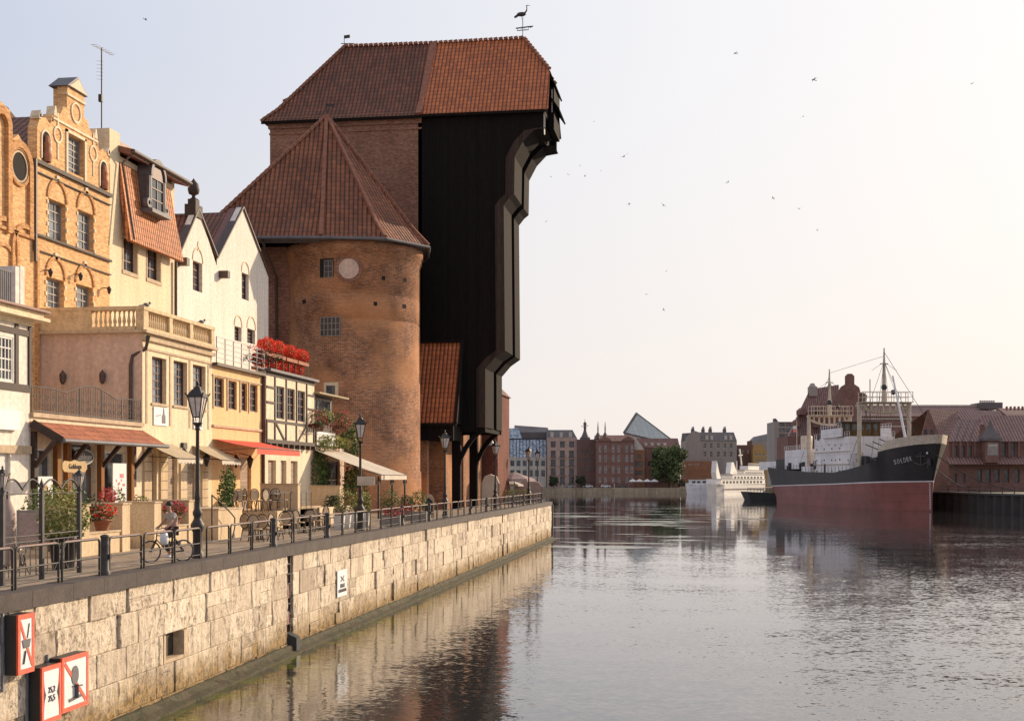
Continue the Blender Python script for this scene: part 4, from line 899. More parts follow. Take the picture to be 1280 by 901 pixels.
# ---- G: cafe in the gap with balcony and tiled canopy
G = Near('terrace_cafe', 'low cafe with an iron balcony above and a red tiled canopy over its doors', 'cafe', -24.5, 38, 177.6)
zt = 4.85
dr = [(G.x(80), G.x(120), .3, 3.9), (G.x(40), G.x(66), .9, 3.7), (G.x(128), G.x(158), .9, 3.7)]
mb = MB(); wallface(mb, 0, G.w, 0, zt, dr, 0, .3); sides(mb, 0, G.w, 0, 6, 0, zt, True); mb.build('wall', 'plaster_warm', G.root)
mb = MB(); mb.box(dr[0][0], dr[0][1], .22, .26, .3, 3.0); d_ = mb.build('door', 'frame_brown', G.root); mb = MB()
for i in range(2): w_ = (dr[0][1]-dr[0][0])/2; mb.box(dr[0][0]+i*w_+.2, dr[0][0]+(i+1)*w_-.2, .2, .22, 1.0, 2.75)
mb.build('pane', 'pane', d_); mb = MB(); mb.box(dr[0][0], dr[0][1], .24, .26, 3.0, 3.9); mb.build('transom', 'pane', G.root)
for o in dr[1:]: window(G, o, 0, .2, 1, 1, 'frame_white', 'pane', .06)
mb = MB()
for px in (66, 79, 121, 159): mb = MB(); mb.box(G.x(px), G.x(px)+.28, -.2, 0, 0, 4.2); mb.build('timber_post', 'wood_orange', G.root)
mb = MB()
for px in (40, 82, 124, 165):
    x_ = G.x(px); mb = MB(); mb.bar((x_, -.08, 2.2), (x_, -.08, 4.3), .2, .16); mb.bar((x_, -.1, 3.0), (x_, -.95, 4.0), .15); mb.build('canopy_brace', 'timber', G.root)
c0, c1 = -.1, G.w-.05; mb = MB(); roof_slab(mb, [(c0+.3, -1.15, 4.02), (G.w, -1.15, 4.02), (G.w, -.06, 4.66), (c0, -.06, 4.66)], .1); mb.build('canopy_roof', 'tile_canopy', G.root)
mb = MB(); mb.tube([(c0+.3, -1.2, 3.96), (G.w, -1.2, 3.96)], .08, 8); mb.build('canopy_gutter', 'lead', G.root)
mb = MB(); mb.bar((c0, -.1, 4.6), (c0+.3, -1.12, 3.95), .08, .3); mb.build('canopy_gable_board', 'wood_dark', G.root)
mb = MB(); mb.box(0, G.w, -.12, .1, zt-.02, zt+.14); mb.build('balcony_edge', 'stone_trim', G.root)
mb = MB(); zr0, zr1 = zt+.16, zt+1.15; n = 46
ztop = lambda x: zr1-.05+.32*math.exp(-((x-G.w*.5)/1.4)**2)-.1*math.exp(-((x-G.w*.27)/.5)**2)-.1*math.exp(-((x-G.w*.73)/.5)**2)
for i in range(n+1): x_ = .05+(G.w-.25)*i/n; mb.bar((x_, -.02, zr0), (x_, -.02, ztop(x_)), .018)
mb.tube([(.05+(G.w-.25)*i/30, -.02, ztop(.05+(G.w-.25)*i/30)) for i in range(31)], .022, 6); mb.bar((0, -.02, zr0+.05), (G.w-.1, -.02, zr0+.05), .035)
for i in range(20):
    x_ = .3+(G.w-.7)*i/19
    for q in range(2): arch(mb, x_, zr0+.3+q*.3, .07+.03*((i+q) % 2), .016, -.035, -.015, 8, 0, 2*PI)
for i in range(6): x_ = .05+(G.w-.25)*i/5; mb.bar((x_, -.02, zr0), (x_, -.02, ztop(x_)+.05), .035)
mb.build('balcony_railing', 'iron_grey', G.root)
t = thing('cafe_name_sign', 'dark oval name sign with pale lettering above the cafe door', 'sign', (-24.5+.12, G.y0+(dr[0][0]+dr[0][1])/2, 3.42), PI/2)
mb = MB(); mb.prism([(.85*math.cos(a), .33*math.sin(a)) for a in [2*PI*i/24 for i in range(24)]], -.03, .03); mb.build('board', 'paint_black', t)
mb = MB(); 
for i in range(24):
    a, c_ = 2*PI*i/24, 2*PI*(i+1)/24; mb.bar((.8*math.cos(a), -.035, .29*math.sin(a)), (.8*math.cos(c_), -.035, .29*math.sin(c_)), .015, .03)
mb.build('rim', 'frame_white', t); text('Goldeum', t, (0, -.04, 0), (PI/2, 0, 0), .34, 'frame_white')
t = thing('hanging_shop_sign', 'carved golden wooden sign hanging at the left cafe window', 'sign', (-24.5+1.4, G.y0+G.x(48), 3.02), PI/2)
mb = MB(); mb.prism([(-.95, -.08), (-.8, -.2), (-.3, -.22), (0, -.25), (.3, -.22), (.8, -.2), (.95, -.08), (.95, .1), (.8, .2), (.3, .17), (0, .24), (-.3, .17), (-.8, .2), (-.95, .1)], -.04, .04); mb.build('board', 'paint_gold', t); text('Goldeum', t, (0, -.05, -.01), (PI/2, 0, 0), .26, 'timber')
for px, sz, lab, col in (((40, 58), (.95, 2.65), 'white framed menu poster with a golden drawing in the left cafe window', 'paint_gold'), ((134, 151), (1.05, 3.2), 'tall white and pink advertising poster in the right cafe window', 'print_pink')):
    xa_, xb_ = G.x(px[0]), G.x(px[1]); t = thing('cafe_poster', lab, 'poster', (-24.5+.25, G.y0+xa_, sz[0]), PI/2); w_, h_ = xb_-xa_, sz[1]-sz[0]
    mb = MB(); mb.box(0, w_, 0, .03, 0, h_); mb.build('sheet', 'paint_white', t); mb = MB(); rr2 = random.Random(3)
    if col == 'paint_gold': mb.prism([(w_*.3, h_*.45), (w_*.7, h_*.4), (w_*.75, h_*.6), (w_*.6, h_*.82), (w_*.35, h_*.78)], -.008, 0); mb.bar((w_*.2, -.004, h_*.38), (w_*.85, -.004, h_*.38), .006, .04)
    else:
        mb.prism([(w_*.02, .02), (w_*.98, .02), (w_*.98, h_*.16), (w_*.02, h_*.16)], -.006, 0); mb.prism([(w_*.5, h_*.72), (w_*.8, h_*.72), (w_*.8, h_*.8), (w_*.5, h_*.8)], -.006, 0)
        for i in range(9): a, c_ = w_*rr2.uniform(.2, .8), h_*rr2.uniform(.45, .68); mb.prism([(a, c_), (a+.12, c_), (a+.1, c_+.12), (a, c_+.09)], -.006, 0)
    mb.build('print', col, t)
# ---- H: ochre building with the iron roof railing
Hh = Near('ochre_house', 'ochre two-storey house with four brown windows and a plain iron roof railing', 'house', -24.5, 265, 326.5)
zt = Hh.z(267, 457); wh = [(Hh.x(a), Hh.x(b_), Hh.z(a, pb), Hh.z(a, pt)) for a, b_, pt, pb in ((267.5, 280, 471, 508), (285, 296, 475, 511), (301, 309, 478, 513), (312, 322, 480, 514))]
gh = [(Hh.x(a), Hh.x(b_), .6, 3.7) for a, b_ in ((283, 292), (300, 314))]
mb = MB(); wallface(mb, 0, Hh.w, 0, zt, wh+gh, 0, .25); sides(mb, 0, Hh.w, 0, 5, 0, zt, True); mb.build('wall', 'plaster_ochre', Hh.root)
for o in wh: window(Hh, o, 0, .2, 2, 4, 'frame_brown', 'pane', .05)
for o in gh: mb = MB(); mb.box(o[0], o[1], .15, .2, o[2], o[3]); mb.build('shutter', 'shutter', Hh.root)
mb = MB(); mb.box(-.03, Hh.w, -.3, .1, zt, zt+.15); mb.build('roof_edge', 'gutter', Hh.root)
mb = MB(); z_ = Hh.z(267, 531); mb.box(0, Hh.w, -.1, 0, z_-.1, z_+.02); mb.box(0, Hh.w, -.06, 0, zt-.5, zt-.42); 
for o in wh: mb.box(o[0]-.2, o[0]-.05, -.05, 0, o[2]-.1, zt-.5)
mb.build('string_course', 'stone_trim', Hh.root)
mb = MB(); zt += .15; zh = Hh.z(267, 421)-zt
for i in range(7): x_ = .1+(Hh.w-.2)*i/6; mb.bar((x_, -.2, zt), (x_, -.2, zt+zh), .05)
for i in range(5): mb.bar((.1, -.2, zt+zh*(i+1)/5), (Hh.w-.1, -.2, zt+zh*(i+1)/5), .035)
mb.build('roof_railing', 'steel', Hh.root)
mb = MB(); mb.box(.5, 2.4, 2.2, 3.6, zt, zt+1.25); mb.box(3.2, 4.2, 2.6, 3.6, zt, zt+.9); mb.build('air_unit', 'ship_white', Hh.root)
mb = MB(); mb.tube([(Hh.w+.1, -.1, zt), (Hh.w+.1, -.1, .3)], .09, 8); mb.build('downpipe', 'gutter', Hh.root)
mb = MB()
for i, px in enumerate((281, 299)): x_ = Hh.x(px); mb.lathe((x_, -.6, 3.1), [(.05, 0), (.17, .42), (.2, .46), (.08, .6), (.001, .72)], 6, False); mb.bar((x_, 0, 3.9), (x_, -.6, 3.75), .04)
mb.build('wall_lantern', 'iron', Hh.root)
awning('red_awning', 'long red awning with a wide drooping front over the ochre cafe', -24.5, YX(266, -24.5), YX(326, -24.5)-.2, 4.55, 2.3, 4.08, 'canvas_red', False)
# ---- I: half timbered house
I = Near('half_timbered_cafe', 'cream half-timbered house with three brown windows under the red geraniums', 'house', -24.5, 327.5, 388)
zt = I.z(330, 464); zo = I.z(330, 553); wi = [(I.x(a), I.x(b_), I.z(340, 523), I.z(340, 482)) for a, b_ in ((340, 350.5), (354, 363.5), (367, 376.5))]
mb = MB(); wallface(mb, 0, I.w, zo, zt, wi, -.25, .25); sides(mb, 0, I.w, -.25, 5, zo, zt, True); mb.face([(0, -.25, zo), (0, 0, zo), (I.w, 0, zo), (I.w, -.25, zo)]); mb.build('upper_wall', 'plaster_warm', I.root)
gi = [(I.x(a), I.x(b_), 1.2, 3.6) for a, b_ in ((335, 345), (351, 358), (363.5, 372))]
mb = MB(); wallface(mb, 0, I.w, 0, zo, gi, 0, .3); sides(mb, 0, I.w, 0, 5, 0, zo, False); mb.build('lower_wall', 'plaster_warm', I.root)
for o in gi: mb = MB(); mb.box(o[0], o[1], .2, .25, o[2], o[3]); mb.build('shutter', 'shutter', I.root)
for o in wi: window(I, o, -.25, .18, 2, 4, 'frame_brown', 'pane', .05)
mb = MB(); hor = [zo+.1, I.z(330, 527)+.0, zt-.1]
mb.box(-.02, I.w+.02, -.31, -.25, zo-.02, zo+.2); mb.box(-.02, I.w+.02, -.3, -.25, wi[0][2]-.25, wi[0][2]-.1); mb.box(-.02, I.w+.02, -.3, -.25, zt-.22, zt)
for px in (327.6, 338, 352, 365, 378, 387): mb.box(I.x(px)-.08, I.x(px)+.08, -.305, -.25, zo+.2, wi[0][2]-.25)
for px in (338, 352.2, 365.2, 378): mb.box(I.x(px)-.07, I.x(px)+.07, -.305, -.25, wi[0][2]-.1, zt-.22)
for a, b_ in ((339, 350), (377, 367)): mb.bar((I.x(a), -.28, wi[0][2]-.25), (I.x(b_), -.28, zo+.2), .05, .13)
for z_ in (.33, .66):
    zz = wi[0][2]+(zt-wi[0][2])*z_
    for a, b_ in ((327.6, 338), (378, 388)): mb.box(I.x(a), I.x(b_), -.3, -.25, zz-.06, zz+.06)
for i in range(9): x_ = .3+i*(I.w-.6)/8; mb.box(x_-.09, x_+.09, -.42, 0, zo-.25, zo-.02)
mb.build('timber_frame', 'timber', I.root)
mb = MB(); mb.box(-.1, I.w+.1, -.55, .2, zt, zt+.14); mb.build('roof_edge', 'lead', I.root)
mb = MB(); x_ = I.x(372); z_ = I.z(372, 542); mb.bar((x_, -.3, z_), (I.x(386), -1.2, z_), .03); 
for i in range(4): arch(mb, x_+i*.35, z_+.25, .12, .03, -.6, -.57, 8, 0, 2*PI)
mb.build('iron_bracket', 'iron', I.root)
# geraniums in two tiers on its roof edge
def flowerbox(name, label, cat, loc, w, h, m, n, g=None, size=.09, d=.35, leafm='leaf', over=1.0):
    t = thing(name, label, cat, loc, PI/2, g); mb = MB(); mb.box(-w/2, w/2, -d/2, d/2, 0, .2); mb.build('planter', 'clay', t)
    mb = MB(); mb.leaves((0, 0, .2+h*.45), (w*.52*over, d*.8, h*.5), n//3, size*1.3); mb.build('foliage', leafm, t)
    mb = MB(); mb.leaves((0, -.05, .2+h*.5), (w*.56*over, d*1.05, h*.56), n, size, shell=.8); mb.build('blossoms', m, t); return t
gz = zt+.3; k = 0
pos = ['leftmost of', 'second of', 'third of', 'rightmost of']
for tier, (zz, off) in enumerate(((zt+.12, .55), (zt+.92, .1))):
    for i in range(4):
        px = (339, 353, 368, 382)[i]; a, b_ = YX(px, -24.4), 0
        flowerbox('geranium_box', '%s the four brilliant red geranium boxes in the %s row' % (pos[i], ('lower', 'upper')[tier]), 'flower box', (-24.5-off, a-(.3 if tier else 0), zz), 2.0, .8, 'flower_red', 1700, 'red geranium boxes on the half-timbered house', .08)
mb = MB()
for i in range(8): mb.bar((.3+i*1.2, .1, zt+.1), (.3+i*1.2, .1, zt+1.1), .05)
mb.bar((0, .1, zt+1.05), (I.w, .1, zt+1.05), .06); mb.build('roof_railing', 'iron', I.root)
mb = MB(); mb.leaves((0, 0, 0), (1.3, .7, .45), 420, .13); t = mb.build('trailing_shrub', 'leaf_dark'); t.location = (-24.3, I.y0-.4, zt+.7); tag(t, 'dark trailing greenery left of the red geraniums', 'plant')
mb = MB(); mb.leaves((0, 0, 0), (1.2, .5, .16), 200, .1); t = mb.build('red_trailing_flowers', 'flower_red'); t.location = (-24.6, I.y0-.6, zt+1.2); t.rotation_euler = (0, 0, PI/2); tag(t, 'sparse red flowers trailing over the iron roof railing', 'plant')
# ---- J: vine-covered cafe pavilion
J = Near('vine_cafe', 'low ivy-grown cafe pavilion with a glazed upper porch against the round tower', 'cafe', -24.5, 388.5, 430)
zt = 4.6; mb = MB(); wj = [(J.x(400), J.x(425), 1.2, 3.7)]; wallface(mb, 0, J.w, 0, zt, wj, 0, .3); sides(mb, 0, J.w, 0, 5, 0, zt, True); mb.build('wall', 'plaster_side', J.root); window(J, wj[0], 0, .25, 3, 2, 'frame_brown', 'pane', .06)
mb = MB(); z1 = J.z(390, 489); z2 = J.z(390, 520); x1 = J.x(424)
wu = [(.2, x1-.3, z2, z1-.25)]; wallface(mb, 0, x1, zt, z1, wu, .5, .1); sides(mb, 0, x1, .5, 4, zt, z1, True); mb.build('porch_wall', 'timber', J.root); window(J, wu[0], .5, .08, 4, 1, 'frame_grey', 'pane', .07)
mb = MB(); roof_slab(mb, [(-.1, -.6, z1-.05), (x1+.3, -.6, z1-.05), (x1+.3, 3.5, z1+.35), (-.1, 3.5, z1+.35)], .1); mb.build('porch_roof', 'canvas_tan', J.root)
t = thing('white_cafe_sign', 'plain white cafe sign board with faint grey lettering above the ivy', 'sign', (-24.2, YX(396, -24.2), ZX(396, 556, -24.2)), PI/2)
w_ = YX(419, -24.2)-YX(396, -24.2); h_ = 17*82/F; mb = MB(); mb.box(0, w_, -.03, .03, 0, h_); mb.build('board', 'paint_white', t); text('cafe', t, (w_/2, -.04, h_*.55), (PI/2, 0, 0), .5, 'frame_grey')
BG = 'flower baskets above the white cafe sign'
for px, py, m, lab, r_ in ((396, 525, 'flower_pink', 'pink hanging flower basket left of the pale trailing plant', .95), (424, 528, 'flower_pink', 'big pink hanging flower basket at the porch end', 1.05), (408, 521, 'leaf_yellow', 'pale silvery trailing plant between the pink baskets', .7)):
    t = thing('flower_basket', lab, 'flower basket', (-23.9, YX(px, -23.9), ZX(px, py, -23.9)), 0, BG); mb = MB(); mb.lathe((0, 0, -.5), [(.05, 0), (.3, .15), (.36, .3)], 10); mb.build('basket', 'bark', t)
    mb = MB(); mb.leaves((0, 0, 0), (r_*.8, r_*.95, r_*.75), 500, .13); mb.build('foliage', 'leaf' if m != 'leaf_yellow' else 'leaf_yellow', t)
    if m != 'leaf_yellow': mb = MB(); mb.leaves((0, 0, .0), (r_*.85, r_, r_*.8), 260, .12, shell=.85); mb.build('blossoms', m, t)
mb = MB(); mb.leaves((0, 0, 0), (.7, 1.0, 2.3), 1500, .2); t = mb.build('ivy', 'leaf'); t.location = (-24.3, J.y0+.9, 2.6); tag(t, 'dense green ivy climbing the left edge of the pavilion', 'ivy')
mb = MB(); mb.leaves((0, 0, 0), (.6, 3.5, .45), 900, .18); t = mb.build('ivy_fringe', 'leaf_yellow'); t.location = (-24.1, J.y0+3.6, 4.9); tag(t, 'strip of yellow-green ivy running above the cream awning', 'ivy')
mb = MB(); mb.leaves((0, 0, 0), (.7, 1.3, 1.5), 900, .2); t = mb.build('shrub', 'leaf'); t.location = (-24.4, J.y0+8.6, 5.1); tag(t, 'green climbing shrub against the round tower, right of the white sign', 'shrub')
mb = MB(); mb.leaves((0, 0, 0), (.6, 1.3, 1.3), 500, .2); t = mb.build('shrub', 'leaf_dark'); t.location = (-23.6, J.y0+6.5, 2.6); tag(t, 'shaded climbing plant beneath the cream awning', 'shrub')
aw = awning('cream_awning', 'large cream fabric awning sloping down in front of the ivy cafe', -24.5, J.y0+.4, YX(429, -24.5), 4.38, 4.4, 2.78, 'canvas_cream', False)
t = thing('awning_stand', 'pair of ornate iron posts carrying the front of the cream awning', 'awning stand', (-20.3, J.y0+.5, 0), PI/2); 
for i in range(3):
    x_ = i*3.6; mb = MB(); mb.bar((x_, 0, 0), (x_, 0, 2.7), .1)
    for s in (-1, 1): arch(mb, x_+s*.25, 2.35, .16, .04, -.03, .03, 8, 0, 2*PI)
    mb.build('post', 'iron', t)
# ================================================================ ROUND TOWER
TX, TY, TR = -27.1, 99.1, 5.07
M['glaze_dull'] = mat('glaze_dull', (.10, .085, .075), (.05, .04, .035), 3, .6, 0)
T = thing('round_brick_tower', 'massive round brick tower with a steep tiled pyramid roof beside the timber crane', 'tower', (TX, TY, 0)); T['_o'] = [TX, TY, 0]
ZE = 20.2
prof = [(TR+.12, 0), (TR+.1, 3), (TR+.02, 3.1), (TR, 14.2), (TR-.04, 14.25), (TR-.04, 14.35), (TR, 14.4), (TR, 16.1), (TR-.04, 16.15), (TR, 16.25), (TR, 18.7), (TR+.05, 18.75), (TR+.05, 18.95), (TR+.14, 19.0), (TR+.14, 19.35), (TR+.24, 19.4), (TR+.26, 20.0), (TR+.1, 20.05)]
mb = MB(); mb.lathe((0, 0, 0), prof, 72); mb.build('wall', 'brick_tower', T)
mb = MB(); mb.box(-10.5, 2.5, -2.6, 6.5, 0, 20.1); mb.build('rear_wall', 'brick_body', T)
EV = [(6.1*math.cos(math.radians(a)), 6.1*math.sin(math.radians(a))) for a in (35, -8, -53, -98)] + [(-10.2, -7.2), (-10.2, 7.0), (3.5, 7.0)]
AP = (-2.2, 0, 30.6)
def shade(t): return t
mb = MB(); rid = MB(); n = len(EV)
for i in range(n):
    a, b_ = EV[i], EV[(i+1) % n]
    A0, B0 = V((a[0], a[1], ZE)), V((b_[0], b_[1], ZE)); P = V(AP)
    # slight flare towards the eaves
    Am, Bm = A0.lerp(P, .16)-V((0, 0, .28)), B0.lerp(P, .16)-V((0, 0, .28))
    mb.face([A0, B0, Bm, Am][::-1]); mb.face([Am, Bm, P][::-1])
    N = 26
    for q in range(N):
        c0 = Am.lerp(P, q/N) if q else A0; c1 = Am.lerp(P, (q+.82)/N); up = V((0, 0, .09))
        if q == 0: rid.bar(A0+up, Am+up, .3, .2)
        rid.bar(c0+up if q else Am+up, c1+up*1.7, .28, .2)
up = MB(); 
# flip the faces so the normals look out
mb.f = [tuple(reversed(f)) for f in mb.f]; mb.build('roof', 'tile_tower', T)
rid.build('hip_tiles', 'hip_tile', T)
mb = MB()
for i in range(n):
    a, b_ = EV[i], EV[(i+1) % n]; mb.tube([(a[0]*1.01, a[1]*1.01, ZE-.12), (b_[0]*1.01, b_[1]*1.01, ZE-.12)], .12, 8); mb.face([(a[0], a[1], ZE-.05), (b_[0], b_[1], ZE-.05), (b_[0]*.8, b_[1]*.8, ZE-.3), (a[0]*.8, a[1]*.8, ZE-.3)])
mb.build('eaves_gutter', 'lead', T)
mb = MB(); x_ = -5.3; mb.tube([(x_+.1, -6.2, ZE-.2), (x_+.1, -5.6, ZE-.9), (x_, -2.8, ZE-2.4), (x_, -2.8, 1)], .11, 8); mb.build('downpipe', 'gutter', T)
mb = MB(); mb.bar((AP[0], 0, AP[2]), (AP[0], 0, AP[2]+1.0), .06); mb.bar((AP[0]-.05, 0, AP[2]+.9), (AP[0]+.6, 0, AP[2]+.8), .03, .2); mb.build('roof_finial', 'iron', T)
def on_tower(px, py):
    """the point of the tower's front seen at a pixel of the photograph"""
    d = V((-ST+CT*(px-640)/F, CT+ST*(px-640)/F)); o = V((-TX, -TY)); b_ = d.dot(o); a = d.dot(d); c = o.dot(o)-TR*TR
    t = (-b_-math.sqrt(max(0, b_*b_-a*c)))/a; p = d*t; return math.atan2(p.y-TY, p.x-TX), EYE+(HZ-py)*t/F
def tower_patch(name, px0, px1, pt, pb, m, out=.02, archd=False, bars=None):
    a0, z1 = on_tower(px0, pt); a1, _ = on_tower(px1, pt); _, z0 = on_tower(px0, pb); 
    mb = MB(); n_ = 6; r = TR+out; rows = []
    for i in range(n_+1):
        a = a0+(a1-a0)*i/n_; zt = z1+(math.sin(PI*i/n_)*.5*(a1-a0)*TR if archd else 0); rows.append([(r*math.cos(a), r*math.sin(a), z) for z in (z0, zt)])
    mb.grid(list(zip(*rows))); o = mb.build(name, m, T)
    if bars:
        mb = MB(); nx, nz, w = bars; r = TR+out+.04
        for i in range(nx+1): a = a0+(a1-a0)*i/nx; mb.bar((r*math.cos(a), r*math.sin(a), z0), (r*math.cos(a), r*math.sin(a), z1), w)
        for j in range(nz+1): z = z0+(z1-z0)*j/nz; mb.bar((r*math.cos(a0), r*math.sin(a0), z), (r*math.cos(a1), r*math.sin(a1), z), w)
        mb.build('frame', 'frame_grey', o)
    return o
tower_patch('window', 400, 417, 322, 347, 'dark_void', archd=True); tower_patch('window', 401, 425, 397, 420, 'glaze_dull', bars=(5, 3, .05))  # arched near-black patch stands in for the shade of the window recess
for pc in ((406, 416, 326, 347),): tower_patch('window_glazing', *pc, 'glaze_dull', .05, bars=(2, 3, .04))
for px, py in ((479, 347), (506, 349), (469, 379), (505, 382), (380, 377)): tower_patch('putlog_hole', px-2, px+2.5, py-2, py+3, 'dark_void', .015)
a_, z_ = on_tower(436, 336); cc_ = V((math.cos(a_), math.sin(a_), 0)); tt_ = V((-math.sin(a_), math.cos(a_), 0))
for nm, ra, m, o_ in (('medallion_ring', .98, 'frame_grey', .0), ('medallion', .74, 'plaster_side', .05)):
    mb = MB(); C0 = cc_*(TR+.02+o_)+V((0, 0, z_)); P = [C0+tt_*ra*math.cos(2*PI*i/28)*(1+.05*(i % 2) if o_ == 0 else 1)+V((0, 0, ra*math.sin(2*PI*i/28)*(1+.05*(i % 2) if o_ == 0 else 1))) for i in range(28)]
    Q = [p-cc_*.3 for p in P]; mb.face(P); 
    for i in range(28): j = (i+1) % 28; mb.face([P[j], P[i], Q[i], Q[j]])
    mb.build(nm, M['plaster_side'] if o_ else M['brick_body'], T)
for px0, px1, pt, pb in ((405, 423, 478, 496),):
    tower_patch('window', px0+3, px1-4, pt+4, pb, 'pane', .04); tower_patch('window_surround', px0, px1, pt, pb, 'plaster_warm', .02)
# ================================================================ THE TIMBER CRANE AND ITS GATEHOUSE
Y0, Y1 = 106.5, 115.2; YC = (Y0+Y1)/2; YB = 125.0
K = thing('medieval_port_crane', 'huge black timber port crane overhanging the river with a tiled roof and brick gatehouse', 'harbour crane', (-23.4, Y0, 0)); K['_o'] = [-23.4, Y0, 0]
M['edge_wood'] = plankmat('edge_wood', (.07, .047, .036), .3, .8, (.04, .028, .022))  # lighter copy of the frame wood, offsets the shade on its south side
zE, zR = 32.7, 39.75
XL, XB = -36.4, -23.4
mb = MB(); mb.box(XL, XB, Y0, Y1, 8.2, zE-.35); mb.box(XL-.12, XB, Y0-.14, Y1, zE-.9, zE-.3); mb.box(XL-.22, XB, Y0-.26, Y1, zE-.3, zE); mb.box(XL-.06, XB, Y0-.07, Y1, zE-1.4, zE-1.25)
mb.box(XL, -26.5, Y0, Y1, 0, 8.2); mb.build('gatehouse_wall', 'brick_body', K, rel=True)
mb = MB(); xe = -21.5
for a, b_, xw, h in ((Y0+.3, Y0+4.5, xe, 7), (Y0+8.5, Y0+11.6, xe, 7), (Y0+14.0, YB-.6, xe, 7), (Y0-2.6, Y0-1.8, -22.4, 6.2)): mb = MB(); mb.box(-26, xw, a, b_, 0, h); mb.build('gate_pier', 'brick_tower', K, rel=True)
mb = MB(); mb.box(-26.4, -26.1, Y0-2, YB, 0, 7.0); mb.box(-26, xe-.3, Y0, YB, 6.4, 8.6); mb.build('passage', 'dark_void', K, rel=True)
# wooden body: side profile measured on the photo
PR = [(681, 141), (681, 160), (665, 163), (652, 177), (641.7, 196.7), (641, 243), (635, 248), (628, 257), (629.5, 438), (617, 447), (605, 461), (605, 534), (526.5, 534)]
PP = [(XY(px, Y0), ZY(px, py, Y0)) for px, py in PR]; PP = [(XB-.3, zE-.05)]+[(PP[0][0], zE-.05)]+PP[1:-1]+[(XB-.3, PP[-1][1])]
mb = MB(); inset = .5
def inp(p, o): return (p[0]-o, p[1])
body = [PP[0]]+[inp(p, .55) for p in PP[1:-1]]+[PP[-1]]
mb.prism([(x, z) for x, z in body], Y0+.001, Y1)
mb.build('timber_body', 'wood_black', K, rel=True)
# the two broad frames following the profile on the river side, and the planked near side
mb = MB(); mb.prism(PP, Y0, Y0+.55); mb.prism(PP, Y1-.55, Y1); mb.build('side_planking', 'wood_black', K, rel=True)
def strip(ya, yb, o0, o1, m, name):
    mb = MB(); P = PP[1:-1]
    for (xa, za), (xb, zb) in zip(P[1:], P[2:]):
        mb.hexa([V((xa-o0, ya, za)), V((xa+o1, ya, za)), V((xa+o1, yb, za)), V((xa-o0, yb, za)), V((xb-o0, ya, zb)), V((xb+o1, ya, zb)), V((xb+o1, yb, zb)), V((xb-o0, yb, zb))])
    return mb.build(name, m, K, rel=True)
strip(Y0-.08, Y0-.025, .62, .13, 'edge_wood', 'edge_board'); strip(Y0-.02, Y0+4.2, .6, .12, 'wood_frame', 'river_frame'); strip(Y1-3.0, Y1+.02, .6, .12, 'wood_frame', 'river_frame')
# props and curved braces beneath
xq = PP[-2][0]; zq = PP[-2][1]
def prop(x, y, w=.55): mb = MB(); mb.bar((x, y, 0), (x, y, zq), w); mb.build('prop', 'wood_black', K, rel=True)
for x, y in ((XY(570, Y0), Y0+.35), (XY(570, Y0), Y1-.35)): prop(x, y, .7)
for y in (Y0+.25, Y1-.35):
    for xa in (XY(572, Y0),):
        pts = [(xa, y, 3.2), (xa+.2, y, 4.2), (xa+.65, y, 5.1), (xa+1.25, y, 5.9), (xa+2.0, y, zq-.15)]
        mb = MB()
        for a, b_ in zip(pts, pts[1:]): mb.bar(a, b_, .3, .38)
        mb.build('curved_brace', 'wood_black', K, rel=True)
mb = MB(); mb.box(XB, xq+.1, Y0, Y0+.4, zq-.35, zq); mb.box(XB, xq+.1, Y1-.4, Y1, zq-.35, zq); mb.box(xq-.4, xq, Y0+.4, Y1-.4, zq-.35, zq); mb.build('floor_beam', 'wood_black', K, rel=True)
# roofs
zv = 36.3; XE = -13.25; XR = -15.5; o_ = .5
yl, yr_ = Y0-.5, Y1+.5; zl = zE-.35
mb = MB(); rid = MB()
WL = V((XL-.6, yl, zl)); WR_ = V((XL-.6, yr_, zl)); RL = V((-31.2, YC, zR+.1)); RB = V((XB+.1, YC, zR)); BS = V((XB-.15, yl, zl)); BN = V((XB-.15, yr_, zl))
fl = lambda a, b_, t, dz: a.lerp(b_, t)+V((0, 0, -dz))
Wm, Bm, Nm, Wn = fl(WL, RL, .2, .3), fl(BS, RB, .2, .3), fl(BN, RB, .2, .3), fl(WR_, RL, .2, .3)
for q in ([WL, BS, Bm, Wm], [Wm, Bm, RB, RL], [BN, WR_, Wn, Nm], [Nm, Wn, RL, RB], [WR_, WL, Wm, Wn], [Wn, Wm, RL]): mb.face(q)
roofo = mb.build('old_roof', 'tile_old', K, rel=True)
mb = MB(); s_ = (zv-zl)/(zR-zl); EY = yl+(YC-yl)*s_; EYn = yr_-(yr_-YC)*s_
A_, B_, C_, D_ = V((XB, yl+.02, zl+.06)), V((XE+.4, yl+.02, zl+.06)), V((XE+.25, EY, zv)), V((XR, YC, zR+.06)); E_ = V((XB, YC, zR+.06))
mb.face([A_, B_, C_, D_, E_]); A2, B2, C2 = V((XB, yr_, zl+.06)), V((XE+.4, yr_, zl+.06)), V((XE+.25, EYn, zv)); mb.face([B2, A2, E_, D_, C2]); mb.face([C_, C2, D_])
mb.build('new_roof', 'tile_new', K, rel=True)
N = 34
for a, b_ in ((WL, Wm), (Wm, RL), (RL, RB), (RB, D_), (D_, C_), (D_, C2)):
    L_ = (b_-a).length; k_ = max(2, int(L_/.42)); u = V((0, 0, .07))
    for i in range(k_): rid.bar(a.lerp(b_, i/k_)+u, a.lerp(b_, (i+.8)/k_)+u*1.8, .3, .2)
for a, b_ in ((BS, Bm), (Bm, RB)): rid.bar(a+V((0, 0, .1)), b_+V((0, 0, .1)), .55, .22)
rid.build('ridge_tiles', 'hip_tile', K, rel=True)
